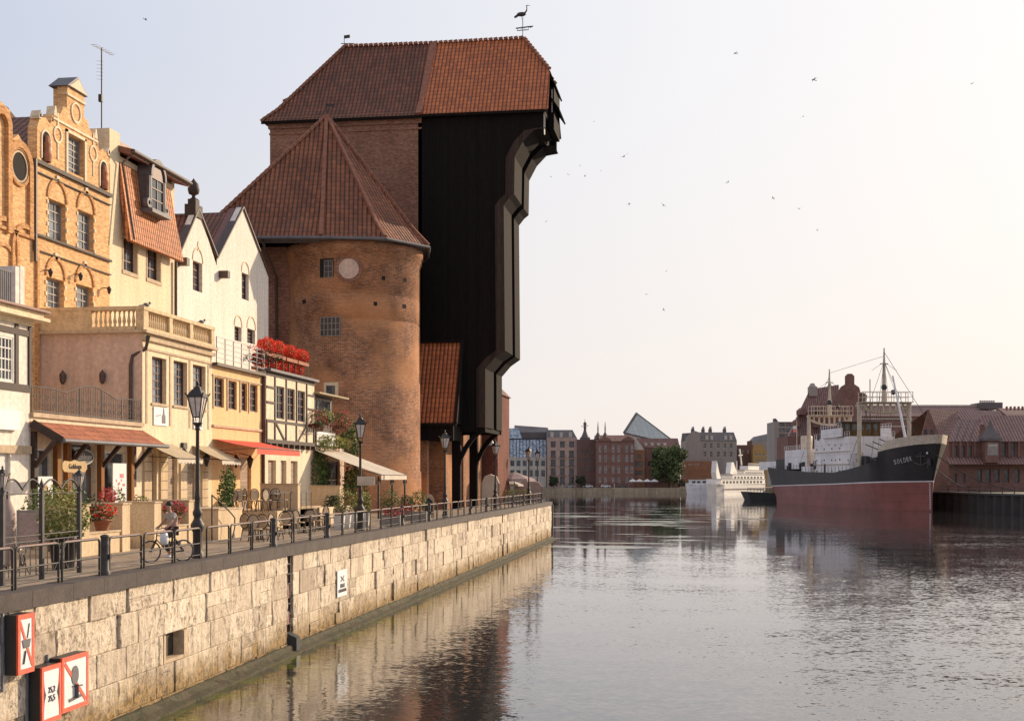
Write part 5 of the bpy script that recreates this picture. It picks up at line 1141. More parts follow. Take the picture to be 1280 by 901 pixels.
mb = MB(); mb.box(XL-.6, XB, yl-.02, yl+.1, zl-.22, zl-.03); mb.box(XB, XE+.3, yl, yl+.12, zl-.16, zl+.02); mb.box(XL-.3, XE, Y0-.3, Y1+.3, zl-.05, zl-.02); mb.build('eaves_board', 'wood_black', K, rel=True)
mb = MB(); mb.face([V((XE, Y0, zl)), V((XE, Y1, zl)), V((XE, EYn-.2, zv)), V((XE, EY+.2, zv))]); mb.build('gable_planking', 'wood_black', K, rel=True)
# hoist cabin on the river gable, with its small penthouse roofs and the twin cantilever heads
mb = MB(); mb.box(XE, XE+.5, YC-1.6, YC+2.6, 31.6, 35.2); mb.build('hoist_cabin', 'wood_black', K, rel=True)
mb = MB(); roof_slab(mb, [(XE+1.0, YC-1.9, 33.2), (XE+1.0, YC+2.9, 33.2), (XE+.1, YC+2.9, 34.5), (XE+.1, YC-1.9, 34.5)], .12); roof_slab(mb, [(XE+.7, YC-1.9, 35.2), (XE+.7, YC+2.9, 35.2), (XE-.2, YC+2.9, 36.7), (XE-.2, YC-1.9, 36.7)], .12); mb.build('hoist_canopy', 'wood_frame', K, rel=True)
mb = MB(); mb.box(XE+.3, XE+.38, YC-1.68, YC-1.6, 33.0, 34.9); mb.box(XE-.02, XE+.05, Y0-.02, Y0+.3, 30.5, zl); mb.build('white_trim', 'frame_white', K, rel=True)
# side shed with a steep tiled lean-to roof
za, zb = ZY(577, 428, Y0), 6.95; xa, xb_ = XY(524, Y0)-.3, XY(577, Y0)
mb = MB(); yo = Y0-3.2; roof_slab(mb, [(xa, yo, zb), (XY(568, yo), yo, zb), (xb_, Y0-.1, za), (xa, Y0-.1, za)], .15); mb.build('lean_to_roof', 'tile_new', K, rel=True)
mb = MB(); mb.bar((XY(568, yo)+.1, yo, zb), (xb_+.1, Y0-.1, za), .22, .45); mb.bar((xa, Y0-.15, za+.1), (xb_+.2, Y0-.15, za+.1), .25, .25); mb.bar((xa, yo, zb-.1), (XY(568, yo)+.15, yo, zb-.1), .2, .25); mb.build('barge_board', 'wood_frame', K, rel=True)
mb = MB(); mb.face([V((xb_, Y0, za-.1)), V((xb_, Y0, zb)), V((XY(568, yo), yo+.05, zb-.1))]); mb.box(xa, xb_-.1, yo+.1, Y0-.01, 5.6, zb-.15); mb.build('lean_to_side', 'wood_black', K, rel=True)
# east weathervane: a crane bird
t = thing('crane_bird_weathervane', 'weathervane shaped like a standing crane bird on the right ridge end', 'weathervane', (XR-.1, YC, zR)); t['_o'] = list(t.location)
s_ = 112/F
mb = MB(); mb.bar((0, 0, 0), (0, 0, 1.8), .06); mb.bar((-.6, 0, .95), (.75, 0, 1.05), .03, .1); mb.bar((-.5, 0, .75), (.5, 0, .78), .03, .06)
for i in range(4): mb.bar((-.45+i*.3, 0, .75), (-.4+i*.3, 0, 1.02), .03, .05)
mb.prism([(.55, 1.0), (.9, 1.12), (.85, 1.0), (.6, .93)], -.02, .02); mb.build('vane_arrow', 'iron', t)
mb = MB(); mb.ball((-.12, 0, 2.12), (.42, .12, .2), 10); mb.tube([(.16, 0, 2.2), (.32, 0, 2.4), (.36, 0, 2.62), (.3, 0, 2.8), (.4, 0, 2.86)], [.08, .06, .045, .05, .04], 6); mb.bar((.4, 0, 2.86), (.62, 0, 2.8), .03); mb.prism([(-.35, 2.2), (-.75, 1.95), (-.7, 1.8), (-.3, 2.0)], -.05, .05); mb.bar((0, 0, 1.55), (.02, 0, 2.0), .035); mb.bar((-.1, 0, 1.7), (-.08, 0, 2.0), .03); mb.build('bird', 'iron', t)
t = thing('small_weathervane', 'tiny flag weathervane on the left end of the crane roof ridge', 'weathervane', (-31.2, YC, zR)); mb = MB(); mb.bar((0, 0, 0), (0, 0, 1.1), .05); mb.bar((.0, 0, .95), (.5, 0, 1.0), .03, .28); mb.bar((-.3, 0, .4), (.9, 0, .35), .03, .06); mb.build('vane', 'iron', t)
t = thing('roof_dormer', 'small projecting dormer on the left hip of the crane roof', 'dormer', (-35, YC-.5, 35.0)); mb = MB(); roof_slab(mb, [(-1.2, -1.2, 0), (-1.2, 1.2, 0), (1.5, 1.2, 1.1), (1.5, -1.2, 1.1)], .2); mb.build('dormer_roof', 'tile_old', t)
# ================================================================ NORTH BRICK BUILDING beyond the crane
Nn = thing('north_brick_building', 'dark red brick building standing just beyond the crane legs', 'building', (-19.4, YB+.5, 0)); Nn['_o'] = list(Nn.location)
mb = MB(); mb.box(-30, XY(622, YB+.5), YB+.5, YB+8, 0, ZY(615, 492, YB+.5)); mb.build('wall', 'brick_red', Nn, rel=True)
mb = MB(); z_ = ZY(615, 492, YB+.5); gx = XY(622, YB+.5); mb.prism([(-30.3, z_), (gx+.2, z_), ((-30+gx)/2, z_+5)], YB+.2, YB+8.2); mb.build('roof', 'tile_old', Nn, rel=True)
mb = MB(); y = YB+.5
for px, py in ((616, 549), (618, 524)): x_, z2 = XY(px, y), ZY(px, py, y); mb.bar((x_, y, z2), (x_, y-.6, z2), .05); mb.lathe((x_, y-.6, z2-.6), [(.3, 0), (.12, .4), (.04, .6)], 8, False)
mb.build('wall_lamp', 'frame_white', Nn, rel=True)
# antenna birds etc. on this bank: tents, parasols, hedge beyond the crane
G0 = lambda px, d: W((px-640)/F*d, d)
def tent(name, label, px, d, w, dp, h, m, rz_=TH, g=None):
    p = G0(px, d); t = thing(name, label, 'tent', (p[0], p[1], 0), rz_, g); mb = MB()
    pr = [(-w/2, 0), (-w/2, h*.72), (-w*.35, h*.93), (0, h), (w*.35, h*.93), (w/2, h*.72), (w/2, 0)]
    rows = [[(x, dp*j/6, z+(.04*(j % 2))) for x, z in pr] for j in range(7)]; mb.grid(rows, sm=False); mb.face([(x, 0, z) for x, z in pr]); mb.build('canopy', m, t)
    mb = MB()
    for x in (-w/2, w/2): mb.bar((x, -.02, 0), (x, -.02, h*.72), .08)
    mb.build('pole', 'frame_grey', t); return t
tent('market_tent', 'rounded white canvas tent behind the crane legs', 613, 121, 1.6, 3.4, 2.9, 'canvas_cream')
tent('market_tent', 'boxy rosy beige tent left of the quay corner', 661, 139, 2.9, 3, 2.3, 'canvas_rose')
def parasol(label, px, d, r, z, m='canvas_cream', g=None, name='parasol', lo=0):
    p = G0(px, d); t = thing(name, label, 'parasol', (p[0], p[1], lo), 0, g); mb = MB(); mb.tube([(0, 0, 0), (0, 0, z)], .05, 6); mb.build('pole', 'frame_grey', t)
    mb = MB(); rows = [[(r*q*math.cos(2*PI*i/8), r*q*math.sin(2*PI*i/8), z-.05-h) for i in range(8)] for q, h in ((1, r*.42), (.95, r*.3), (.02, -.05))]; mb.grid(rows, True, sm=False); mb.build('canopy', m, t); return t
parasol('large rosy parasol behind the clipped hedge on the near quay', 643, 135, 2.2, 3.2, 'canvas_rose'); parasol('smaller white parasol under the rosy one on the near quay', 637, 138, 1.5, 2.4)
p = G0(638, 131); t = thing('clipped_hedge', 'bright green clipped hedge in planters beyond the crane', 'hedge', (p[0], p[1], 0), TH); mb = MB(); 
for i in range(9): mb.leaves((-1.6+i*.4, 0, 1.05), (.42, .4, .5), 130, .12)
mb.build('foliage', 'leaf_yellow', t); mb = MB(); mb.box(-1.8, 1.9, -.3, .3, 0, .6); mb.build('planter', 'frame_grey', t)
# ================================================================ TERRACES, POTS, CAFE FURNITURE
def pier(y, w, x0, x1, h, label, name='terrace_wall', m='terrace', cap=True):
    t = thing(name, label, 'low wall', (x0, y, 0)); mb = MB(); mb.box(-(x0-x1), 0, 0, w, 0, h); mb.build('wall', m, t)
    if cap: mb = MB(); mb.box(-(x0-x1)-.03, .04, -.04, w+.04, h, h+.06); mb.build('capstone', 'stone_trim', t)
    return t
XT = -20.4
for i, px in enumerate((101, 153, 193, 236)):
    pier(YX(px, XT), .62, XT, XT-1.35, 1.66, 'tall cream %s pier of the terrace in front of the cafes' % ('first', 'second', 'third', 'fourth')[i], 'terrace_pier')
for a, b_, lab in ((110, 152, 'low cream terrace wall under the red flower pot'), (202, 236, 'low cream terrace wall behind the cyclist')):
    y0, y1 = YX(a, XT)+.1, YX(b_, XT)-.05; pier(y0, y1-y0, XT-.05, XT-.6, .72, lab)
y_ = YX(270, XT); pier(y_, YX(300, XT)-y_, XT+.1, XT-1.9, 1.25, 'broad terrace block below the cafe tables in front of the ochre house')
y_ = 65.5; pier(y_, .4, -20.9, -22.9, 2.25, 'tall beige terrace wall end in front of the half-timbered house'); y_ = YX(375, XT); pier(y_, 6.5, XT-.9, XT-1.2, 1.0, 'low pale terrace wall before the half-timbered cafe')
y_ = 74.7; pier(y_, .4, -21.3, -23.1, 2.1, 'beige terrace wall end beneath the cream awning')
# raised terrace floors
for a, b_, h, lab in ((38, 176, .3, 'raised paved terrace floor of the canopy cafe'), (270, 322, .95, 'raised terrace floor in front of the ochre house')):
    y0, y1 = YX(a, -24.5), YX(b_, -24.5); t = thing('terrace_floor', lab, 'terrace', (-24.4, y0, 0)); mb = MB(); mb.box(0, 3.1, 0, y1-y0, .004, h); mb.build('floor', 'terrace', t)
for i, yy in enumerate((47.2,)):
    t = thing('stone_steps', 'short flight of stone steps between two terrace piers', 'steps', (XT-.05, yy, 0)); mb = MB(); mb.box(-1.6, 0, 0, 2, 0.004, .16); mb.box(-1.6, -.35, 0, 2, .16, .32); mb.box(-1.6, -.7, 0, 2, .32, .48); mb.build('step', 'terrace', t)
def pot(label, x, y, z, r, h, rx, rz_, m, fm=None, n=350, pm='clay', size=.09, name='flower_pot', cat='potted plant'):
    t = thing(name, label, cat, (x, y, z)); mb = MB(); mb.lathe((0, 0, 0), [(r*.7, 0), (r*.95, h*.85), (r*1.06, h*.86), (r*1.06, h), (r*.9, h), (.01, h*.9)], 14); mb.build('pot', pm, t)
    mb = MB(); mb.leaves((0, 0, h+rz_*.6), (rx, rx, rz_), n, size); mb.build('foliage', m, t)
    if fm: mb = MB(); mb.leaves((0, 0, h+rz_*.85), (rx*1.02, rx*1.02, rz_*.75), n, size, shell=.85); mb.build('blossoms', fm, t)
    return t
y_ = YX(131, XT-.2); pot('clay pot of bright red geraniums on the low terrace wall', XT-.3, y_, .78, .3, .38, .5, .34, 'leaf', 'flower_red')
y_ = YX(223, XT-.2); pot('pot of red flowers just behind the cyclist', XT-.35, y_, .78, .26, .3, .48, .4, 'leaf', 'flower_pink')
p = G0(79, 37.5); pot('large black tub with a big pale green shrub inside the iron enclosure', p[0], p[1], 0, .42, .95, .78, .8, 'leaf_yellow', None, 1500, 'paint_black', .12, 'shrub_tub')
p = G0(105, 44); pot('loose green shrub in a planter behind the enclosure lamp', p[0]-1, p[1], .3, .4, .5, 1.1, 1.1, 'leaf', None, 1100, 'clay', .13, 'shrub_tub')
for i, (px, py, x, m, lab) in enumerate(((143, 622, -22.5, 'leaf_yellow', 'yellow-green potted plant below the pink poster'), (177, 618, -22.9, 'leaf_yellow', 'potted plant beside the shuttered door right of the canopy'), (134, 618, -22.3, 'flower_pink', 'purple flowering potted plant below the pink poster'))):
    pot(lab, x, YX(px, x), 1.3 if i != 1 else 1.0, .22, .3, .4, .42, m, None, 260, 'clay', .1)
for i, (px, d, lab, s, m, fm) in enumerate(((489, 71, 'tall green shrub over pink flowers in a planter under the awning tip', 1.0, 'leaf', 'flower_pink'), (523, 78, 'bushy green shrub in a planter at the foot of the brick tower', .95, 'leaf', None), (432, 70, 'yellowish shrub in a planter behind the railing under the awning', 1.0, 'leaf_yellow', None), (508, 80, 'low dark pink flower planter right of the awning posts', .7, 'leaf_dark', 'flower_pink'))):
    p = G0(px, d); t = thing('planter_box', lab, 'planter', (p[0], p[1], 0), TH); mb = MB(); mb.box(-.5, .5, -.3, .3, 0, .62); mb.build('box', 'frame_grey', t); mb = MB(); mb.leaves((0, 0, .7+.6*s), (.62*s, .55, .75*s), 500, .11); mb.build('foliage', m, t)
    if fm: mb = MB(); mb.leaves((.1, -.2, .75), (.6, .4, .35), 260, .1); mb.build('blossoms', fm, t)
mb = MB(); rr = random.Random(5)
for i in range(3): mb.leaves((rr.uniform(-.3, .3), -.8+i*.7, rr.uniform(.2, .9)), (.35, .5, .5), 170, .1)
t = mb.build('climbing_plant', 'leaf_dark'); t.location = (XT-.4, YX(118, XT), .7); tag(t, 'thin climbing plant between the first two terrace piers', 'plant')
# iron enclosure with arches and two little lanterns, at the left
EN = thing('iron_enclosure', 'iron cafe enclosure with arched top bars, finialled posts and crossed panels at the left', 'fence', (-17.3, 27.5, 0)); EN['_o'] = list(EN.location)
ex = lambda y: QX(y)-1.75
ys = [YX(3, ex(28)), YX(52, ex(31)), YX(99, ex(35))]
ys = [26.0, 29.2, 32.4]; ys = [onX(3, -16.75)[0], onX(52, -16.9)[0], onX(99, -17.1)[0]]; xs = [-16.75, -16.9, -17.1]
for i, (x, y) in enumerate(zip(xs, ys)):
    h = 2.42 if i == 1 else 2.3; mb = MB(); mb.bar((x, y, 0), (x, y, h-.12), .1); mb.lathe((x, y, h-.12), [(.07, 0), (.05, .04), (.08, .1), (.03, .2), (.001, .3)], 8); mb.build('post', 'iron_grey', EN, rel=True)
for i in range(2):
    x0, y0, x1, y1 = xs[i], ys[i], xs[i+1], ys[i+1]; P = lambda t, z: (x0+(x1-x0)*t, y0+(y1-y0)*t, z)
    mb = MB(); mb.tube([P(q/24, 2.3+.26*abs(math.sin(q/24*2*PI))) for q in range(25)], .025, 6); mb.tube([P(0, 2.2), P(1, 2.2)], .016, 6); mb.tube([P(0, 1.15), P(1, 1.15)], .02, 6); mb.tube([P(0, 1.0), P(1, 1.0)], .02, 6); mb.tube([P(0, .15), P(1, .15)], .02, 6); mb.build('rail', 'iron_grey', EN, rel=True)
    mb = MB()
    for q in (.15, .3, .42, .58, .7, .85): mb.bar(P(q, .15), P(q, 1.0), .018)
    mb.bar(P(.3, .15), P(.7, 1.0), .02); mb.bar(P(.7, .15), P(.3, 1.0), .02); mb.tube([(P(.5+.06*math.cos(a), .57+.14*math.sin(a))) for a in [2*PI*j/14 for j in range(15)]], .03, 5); mb.build('crossed_panel', 'iron_grey', EN, rel=True)
for i, lab in ((0, 'small iron lantern on the leftmost enclosure post'), (2, 'small iron lantern on the enclosure post beside the tub shrub')):
    t = thing('post_lantern', lab, 'lantern', (xs[i], ys[i], 2.22)); lantern(t, 0, .45)
t = thing('rolled_parasol', 'pale pink rolled banner or parasol inside the enclosure at the left edge', 'parasol', (-19.6, YX(8, -19.6), 0)); mb = MB(); mb.tube([(0, 0, .1), (0, 0, .5), (0, .05, 1.6), (0, .05, 2.0)], [.1, .28, .22, .08], 10); mb.build('cloth', 'canvas_rose', t); mb = MB(); mb.tube([(0, 0, 0), (0, .05, 2.2)], .03, 6); mb.build('pole', 'iron', t)
p = G0(42, 41); t = thing('menu_board', 'grey menu stand frame inside the enclosure', 'menu stand', (p[0], p[1], .3), TH+.2); mb = MB(); mb.box(-.5, .5, -.03, .03, .2, 1.3); mb.build('board', 'frame_grey', t); mb = MB(); mb.box(-.42, .42, -.045, -.03, .28, 1.22); mb.build('sheet', 'canvas_rose', t); mb = MB(); mb.bar((-.45, 0, 0), (-.45, 0, .2), .05); mb.bar((.45, 0, 0), (.45, 0, .2), .05); mb.build('leg', 'iron', t)
# rattan chairs with round backs
ch = thing('rattan_chair', 'x', 'chair'); mb = MB(); mb.lathe((0, 0, .43), [(.01, 0), (.21, 0), (.23, .02), (.21, .05), (.01, .05)], 14); mb.build('seat', 'rattan', ch)
mb = MB(); mb.prism([(.19*math.cos(a), .7+.22*math.sin(a)) for a in [2*PI*i/16 for i in range(16)]], .2, .22); bk = mb.build('backrest', 'rattan', ch); mb = MB(); mb.tube([(.23*math.cos(a), .21, .7+.26*math.sin(a)) for a in [2*PI*i/20 for i in range(21)]], .022, 6, caps=False); mb.build('rim', 'rattan_dark', bk)
for sx, sy in ((-1, -1), (1, -1), (-1, 1), (1, 1)): mb = MB(); mb.tube([(sx*.15, sy*.15, .44), (sx*.21, sy*.2, 0)], .018, 6); mb.build('leg', 'rattan_dark', ch)
tb = thing('cafe_table', 'x', 'table'); mb = MB(); mb.lathe((0, 0, .7), [(.01, 0), (.36, 0), (.37, .015), (.36, .03), (.01, .03)], 18); mb.build('tabletop', 'frame_grey', tb); mb = MB(); mb.tube([(0, 0, 0), (0, 0, .7)], .03, 8); mb.tube([(0, 0, 0.02), (0, 0, .04)], .22, 12); mb.build('pedestal', 'iron', tb)
seats = [(320, 53.5, 0, 0, 'nearest rattan chair at the left end of the promenade row'), (331, 54.5, 0, 2.2, 'second rattan chair of the left promenade pair'), (345, 55.5, 0, .6, 'rattan chair turned away beside the stout railing post'),
         (364, 61, 0, 0, 'rattan chair left in the middle promenade group'), (374, 61.6, 0, .3, 'rattan chair centre in the middle promenade group'), (386, 63, 0, 2.8, 'rattan chair right in the middle promenade group'), (396, 64, 0, .1, 'rattan chair just left of the second bar panel'),
         (404, 66, 0, 1.2, 'rattan chair far right before the awning lamp'), (291, 62, 1, 2.6, 'rattan chair on the raised terrace at its left end'), (301, 63, 1, 0, 'rattan chair on the raised terrace by the railing'), (322, 64.5, 1, .2, 'upright rattan chair high on the raised terrace'),
         (333, 66, 1, -.4, 'rattan chair on the terrace before the beige wall'), (343, 67, 1, 2.9, 'rattan chair at the right end of the raised terrace'), (353, 67, 1, .8, 'last rattan chair beside the beige wall end'),
 (311, 55, 0, 1.9, 'rattan chair before the pale end of the terrace block'), (356, 58.5, 0, -.5, 'rattan chair just right of the stout railing post'), (412, 69, 0, .4, 'rattan chair under the near corner of the cream awning'), (424, 71.5, 0, 2.4, 'rattan chair under the middle of the cream awning'), (436, 74, 0, 1.0, 'rattan chair deepest under the cream awning'), (312, 63.8, 1, 1.5, 'rattan chair in the middle of the raised terrace'), (327, 63.6, 1, 3.6, 'rattan chair leaning toward the raised terrace railing'), (286, 60.5, 1, -.2, 'leftmost rattan chair on the raised terrace')]
for i, (px, d, up_, rzz, lab) in enumerate(seats):
    p = G0(px, d); o = ch if i == 0 else dup(ch); o.location = (p[0], p[1], .96 if up_ else 0); o.rotation_euler = (0, 0, rzz+.8); o['label'] = lab; o['group'] = 'round-backed rattan cafe chairs'; o.scale = (1.15,)*3
    if up_ == 0 or True:
        pass
for i, (px, d, z, lab) in enumerate(((326, 55.6, 0, 'small round cafe table between the left promenade chairs'), (380, 62.6, 0, 'round cafe table among the middle promenade chairs'), (400, 66.5, 0, 'round cafe table near the awning lamp'), (296, 62.4, .96, 'round cafe table on the left of the raised terrace'), (338, 66.4, .96, 'round cafe table on the right of the raised terrace'))):
    p = G0(px, d); o = tb if i == 0 else dup(tb); o.location = (p[0], p[1], z); o['label'] = lab; o['group'] = 'round cafe tables'; o.scale = (1.15,)*3
# floor for the terrace seats on the right
t = thing('terrace_floor', 'second raised terrace floor before the half-timbered house', 'terrace', (-24.4, 70, 0)); mb = MB(); mb.box(0, 3.3, 0, 7, .004, .95); mb.build('floor', 'terrace', t)
t = thing('terrace_railing', 'thin iron railing along the raised terrace', 'railing', (-21.2, 62.5, .95)); mb = MB()
for i in range(8): mb.bar((0, i*.9, 0), (0, i*.9, .9), .03)
mb.bar((0, 0, .9), (0, 6.3, .9), .04); mb.bar((0, 0, .5), (0, 6.3, .5), .02); mb.build('rail', 'iron_grey', t)
t = thing('stair_handrail', 'curved iron handrail at the steps left of the terrace block', 'handrail', (-19.9, YX(262, -20), 0)); mb = MB(); mb.tube([(0, 0, 1.9), (0, .9, 1.6), (0, 2.2, 1.1), (0, 2.6, .9), (0, 2.6, .5), (0, 2.3, 0)], .03, 6); mb.tube([(0, 0, 0), (0, 0, 1.9)], .03, 6); mb.build('rail', 'iron', t)
for i, (px, d, z, rx, lab, m) in enumerate(((443, 84, 1.6, 1.3, 'tall leafy climber against the foot of the round tower', 'leaf'), (452, 80, .9, .8, 'rounded bush at the inner end of the awning', 'leaf_yellow'), (415, 76, .8, .7, 'dark bush beneath the back of the cream awning', 'leaf_dark'), (282, 60, 1.5, .5, 'small bush on the terrace block left of the chairs', 'leaf'), (300, 47.5, .0, .0, '', ''))):
    if not lab: continue
    p = G0(px, d); mb = MB(); mb.leaves((0, 0, 0), (rx*.7, rx, z if z < 1.7 else 1.6), 900, .14); mb.leaves((.1, .3, z*.5), (rx*.5, rx*.6, z*.5), 300, .14); o = mb.build('bush', m); o.location = (p[0], p[1], z if px != 282 else 1.6); tag(o, lab, 'bush')
# white planters behind the railing
for i in range(5):
    p = G0(424+i*8, 66+i*1.4); t = thing('white_planter', 'x', 'planter', (p[0], p[1], 0), TH, 'row of white planters under the awning'); t['label'] = 'white square planter in the row behind the railing under the awning'; mb = MB(); mb.hexa([V(q) for q in ((-.2, -.2, 0), (.2, -.2, 0), (.2, .2, 0), (-.2, .2, 0), (-.27, -.27, .7), (.27, -.27, .7), (.27, .27, .7), (-.27, .27, .7))]); mb.build('tub', 'frame_white', t); mb = MB(); mb.leaves((0, 0, .85), (.3, .3, .3), 80, .1); mb.build('foliage', 'leaf_dark', t)
# folding sign board near the gate
p = G0(536, 84); t = thing('folding_sign', 'arched wooden folding board standing at the foot of the tower', 'folding sign', (p[0], p[1], 0), TH); mb = MB(); mb.prism([(-.35, 0), (.35, 0), (.35, 1.2), (.2, 1.5), (0, 1.6), (-.2, 1.5), (-.35, 1.2)], -.03, .03); mb.build('board', 'rattan', t); mb = MB(); mb.prism([(-.25, .3), (.25, .3), (.25, 1.1), (0, 1.35), (-.25, 1.1)], -.04, -.03); mb.build('panel', 'paint_black', t)
# pigeons on the balustrade
for i, (px, py, lab) in enumerate(((183, 379, 'dark pigeon perched at the corner of the balustrade'), (252, 398, 'dark pigeon perched at the right end of the balustrade'))):
    x_ = -24.55; t = thing('pigeon', lab, 'bird', (x_, YX(px, x_), zb1+0.005 if False else Fh.z(178, 383)), 1.2); mb = MB(); mb.ball((0, 0, .14), (.2, .09, .09), 8); mb.ball((.2, 0, .24), (.06, .05, .06), 8); mb.prism([(-.15, .15), (-.42, .08), (-.42, .05), (-.15, .08)], -.05, .05); mb.bar((0, -.03, 0), (0, -.03, .08), .015); mb.bar((0, .03, 0), (0, .03, .08), .015); mb.bar((.25, 0, .24), (.31, 0, .23), .02); mb.build('body', 'print_grey', t)
# ================================================================ CYCLIST
p = G0(209, 40.6); CY = (p[0], p[1]); CA = math.radians(-90-8.48+0)+TH*0-math.radians(33)
bk = thing('bicycle', 'dark city bicycle ridden along the quay behind the railing', 'bicycle', (CY[0], CY[1], 0), CA)
def wheel(x):
    mb = MB(); mb.tube([(x+.33*math.cos(a), 0, .345+.33*math.sin(a)) for a in [2*PI*i/32 for i in range(33)]], .018, 6, caps=False); w_ = mb.build('wheel', 'paint_black', bk); mb = MB(); mb.tube([(x+.305*math.cos(a), 0, .345+.305*math.sin(a)) for a in [2*PI*i/32 for i in range(33)]], .009, 5, caps=False)
    for i in range(14): a = 2*PI*i/14; mb.tube([(x, .02*(-1)**i, .345), (x+.3*math.cos(a), 0, .345+.3*math.sin(a))], .0025, 4)
    mb.tube([(x, -.04, .345), (x, .04, .345)], .02, 8); mb.build('rim', 'steel', w_)
wheel(-.53); wheel(.55)
mb = MB()
for a, b_ in (((-.53, .06, .345), (-.05, .03, .3)), ((-.53, -.06, .345), (-.05, -.03, .3)), ((-.53, .06, .345), (-.2, .02, .8)), ((-.53, -.06, .345), (-.2, -.02, .8)), ((-.05, 0, .3), (-.22, 0, .92)), ((-.05, 0, .3), (.36, 0, .72)), ((-.19, 0, .78), (.34, 0, .84)), ((.36, 0, .7), (.33, 0, .98)), ((.36, .04, .7), (.55, .05, .345)), ((.36, -.04, .7), (.55, -.05, .345))): mb.tube([a, b_], .017, 7)
mb.build('frame', 'iron', bk)
mb = MB(); mb.tube([(.18, .28, 1.05), (.28, .22, 1.06), (.33, .1, 1.03), (.33, -.1, 1.03), (.28, -.22, 1.06), (.18, -.28, 1.05)], .014, 7); mb.build('handlebar', 'steel', bk)
mb = MB(); mb.ball((-.24, 0, .95), (.14, .09, .035), 10); mb.build('saddle', 'paint_black', bk)
mb = MB(); mb.tube([(-.05, -.11, .3), (-.05, .11, .3)], .012, 6); mb.tube([(-.05, .1, .3), (.06, .1, .17)], .01, 6); mb.tube([(-.05, -.1, .3), (-.16, -.1, .43)], .01, 6); mb.box(.02, .12, .1, .19, .155, .18); mb.box(-.21, -.11, -.19, -.1, .415, .44); mb.build('pedals', 'steel', bk)
mb = MB(); rows = [[(.25+.13*q*math.cos(a)*(1+.1*math.sin(3*a)), .3+.1*q*math.sin(a), z) for a in [2*PI*i/12 for i in range(12)]] for q, z in ((.3, .55), (.95, .6), (1.1, .75), (.8, .9), (.2, 1.02))]; mb.grid(rows, True); t = mb.build('shopping_bag', 'paint_white'); t.location = bk.location; t.rotation_euler = bk.rotation_euler; tag(t, 'white plastic shopping bag hanging from the bicycle handlebar', 'bag')
def skin(name, joints, edges, m, parent, sub=2):
    me = bpy.data.meshes.new(name); me.from_pydata([j[0] for j in joints], edges, []); o = bpy.data.objects.new(name, me); C.objects.link(o); o.parent = parent
    mo = o.modifiers.new('skin', 'SKIN'); mo.use_smooth_shade = True
    for i, j in enumerate(joints): r_ = j[1]; me.skin_vertices[0].data[i].radius = (r_, r_) if not isinstance(r_, tuple) else r_
    me.skin_vertices[0].data[0].use_root = True
    s_ = o.modifiers.new('sub', 'SUBSURF'); s_.levels = sub; s_.render_levels = sub; me.materials.append(M[m]); return o
pr_ = thing('person', 'cyclist in a pale grey t-shirt and dark trousers riding along the quay', 'person', bk.location, CA)
J_ = [((-.22, 0, 1.04), .13), ((-.2, 0, 1.2), .13), ((-.15, 0, 1.38), .15), ((-.1, 0, 1.5), .09), ((-.07, 0, 1.58), .05), ((-.04, 0, 1.68), .085), ((-.03, 0, 1.8), .085),
      ((-.12, .17, 1.47), .065), ((-.02, .25, 1.26), .048), ((.13, .28, 1.1), .036), ((.2, .28, 1.07), .036),
      ((-.12, -.17, 1.47), .065), ((-.02, -.25, 1.26), .048), ((.13, -.28, 1.1), .036), ((.2, -.28, 1.07), .036),
      ((-.18, .1, 1.0), .1), ((.16, .12, .72), .07), ((-.02, .13, .3), .045), ((-.02, .13, .24), .04), ((.12, .14, .205), .035),
      ((-.18, -.1, 1.0), .1), ((.15, -.12, .88), .07), ((-.17, -.13, .54), .045), ((-.2, -.13, .5), .04), ((-.07, -.14, .465), .035)]
E_ = [(0, 1), (1, 2), (2, 3), (3, 4), (4, 5), (5, 6), (2, 7), (7, 8), (8, 9), (9, 10), (2, 11), (11, 12), (12, 13), (13, 14), (0, 15), (15, 16), (16, 17), (17, 18), (18, 19), (0, 20), (20, 21), (21, 22), (22, 23), (23, 24)]
skin('body', J_, E_, 'skin', pr_)
skin('shirt', [((-.21, 0, 1.02), .155), ((-.2, 0, 1.2), .155), ((-.15, 0, 1.37), .175), ((-.11, 0, 1.5), .1), ((-.12, .18, 1.46), .09), ((-.05, .235, 1.32), .075), ((-.12, -.18, 1.46), .09), ((-.05, -.235, 1.32), .075)], [(0, 1), (1, 2), (2, 3), (2, 4), (4, 5), (2, 6), (6, 7)], 'shirt', pr_)
skin('trousers', [((-.22, 0, 1.02), .15), ((-.17, .1, .98), .12), ((.16, .12, .72), .09), ((-.02, .13, .33), .06), ((-.17, -.1, .98), .12), ((.15, -.12, .88), .09), ((-.16, -.13, .56), .06)], [(0, 1), (1, 2), (2, 3), (0, 4), (4, 5), (5, 6)], 'trousers', pr_)
mb = MB(); mb.ball((-.06, 0, 1.79), (.105, .09, .1), 12); mb.build('hair', 'hair', pr_)
mb = MB(); mb.ball((.045, 0, 1.735), (.022, .014, .025), 6)
mb.build('nose', 'skin', pr_); mb = MB(); mb.ball((.035, .03, 1.765), .01, 6); mb.ball((.035, -.03, 1.765), .01, 6); mb.box(.035, .044, -.022, .022, 1.695, 1.703); mb.build('face_features', 'hair', pr_)
for s, x, z in ((1, .06, .2), (-1, -.12, .46)): mb = MB(); mb.ball((x, s*.135, z), (.13, .045, .045), 10); mb.build('shoe', 'paint_white', pr_)
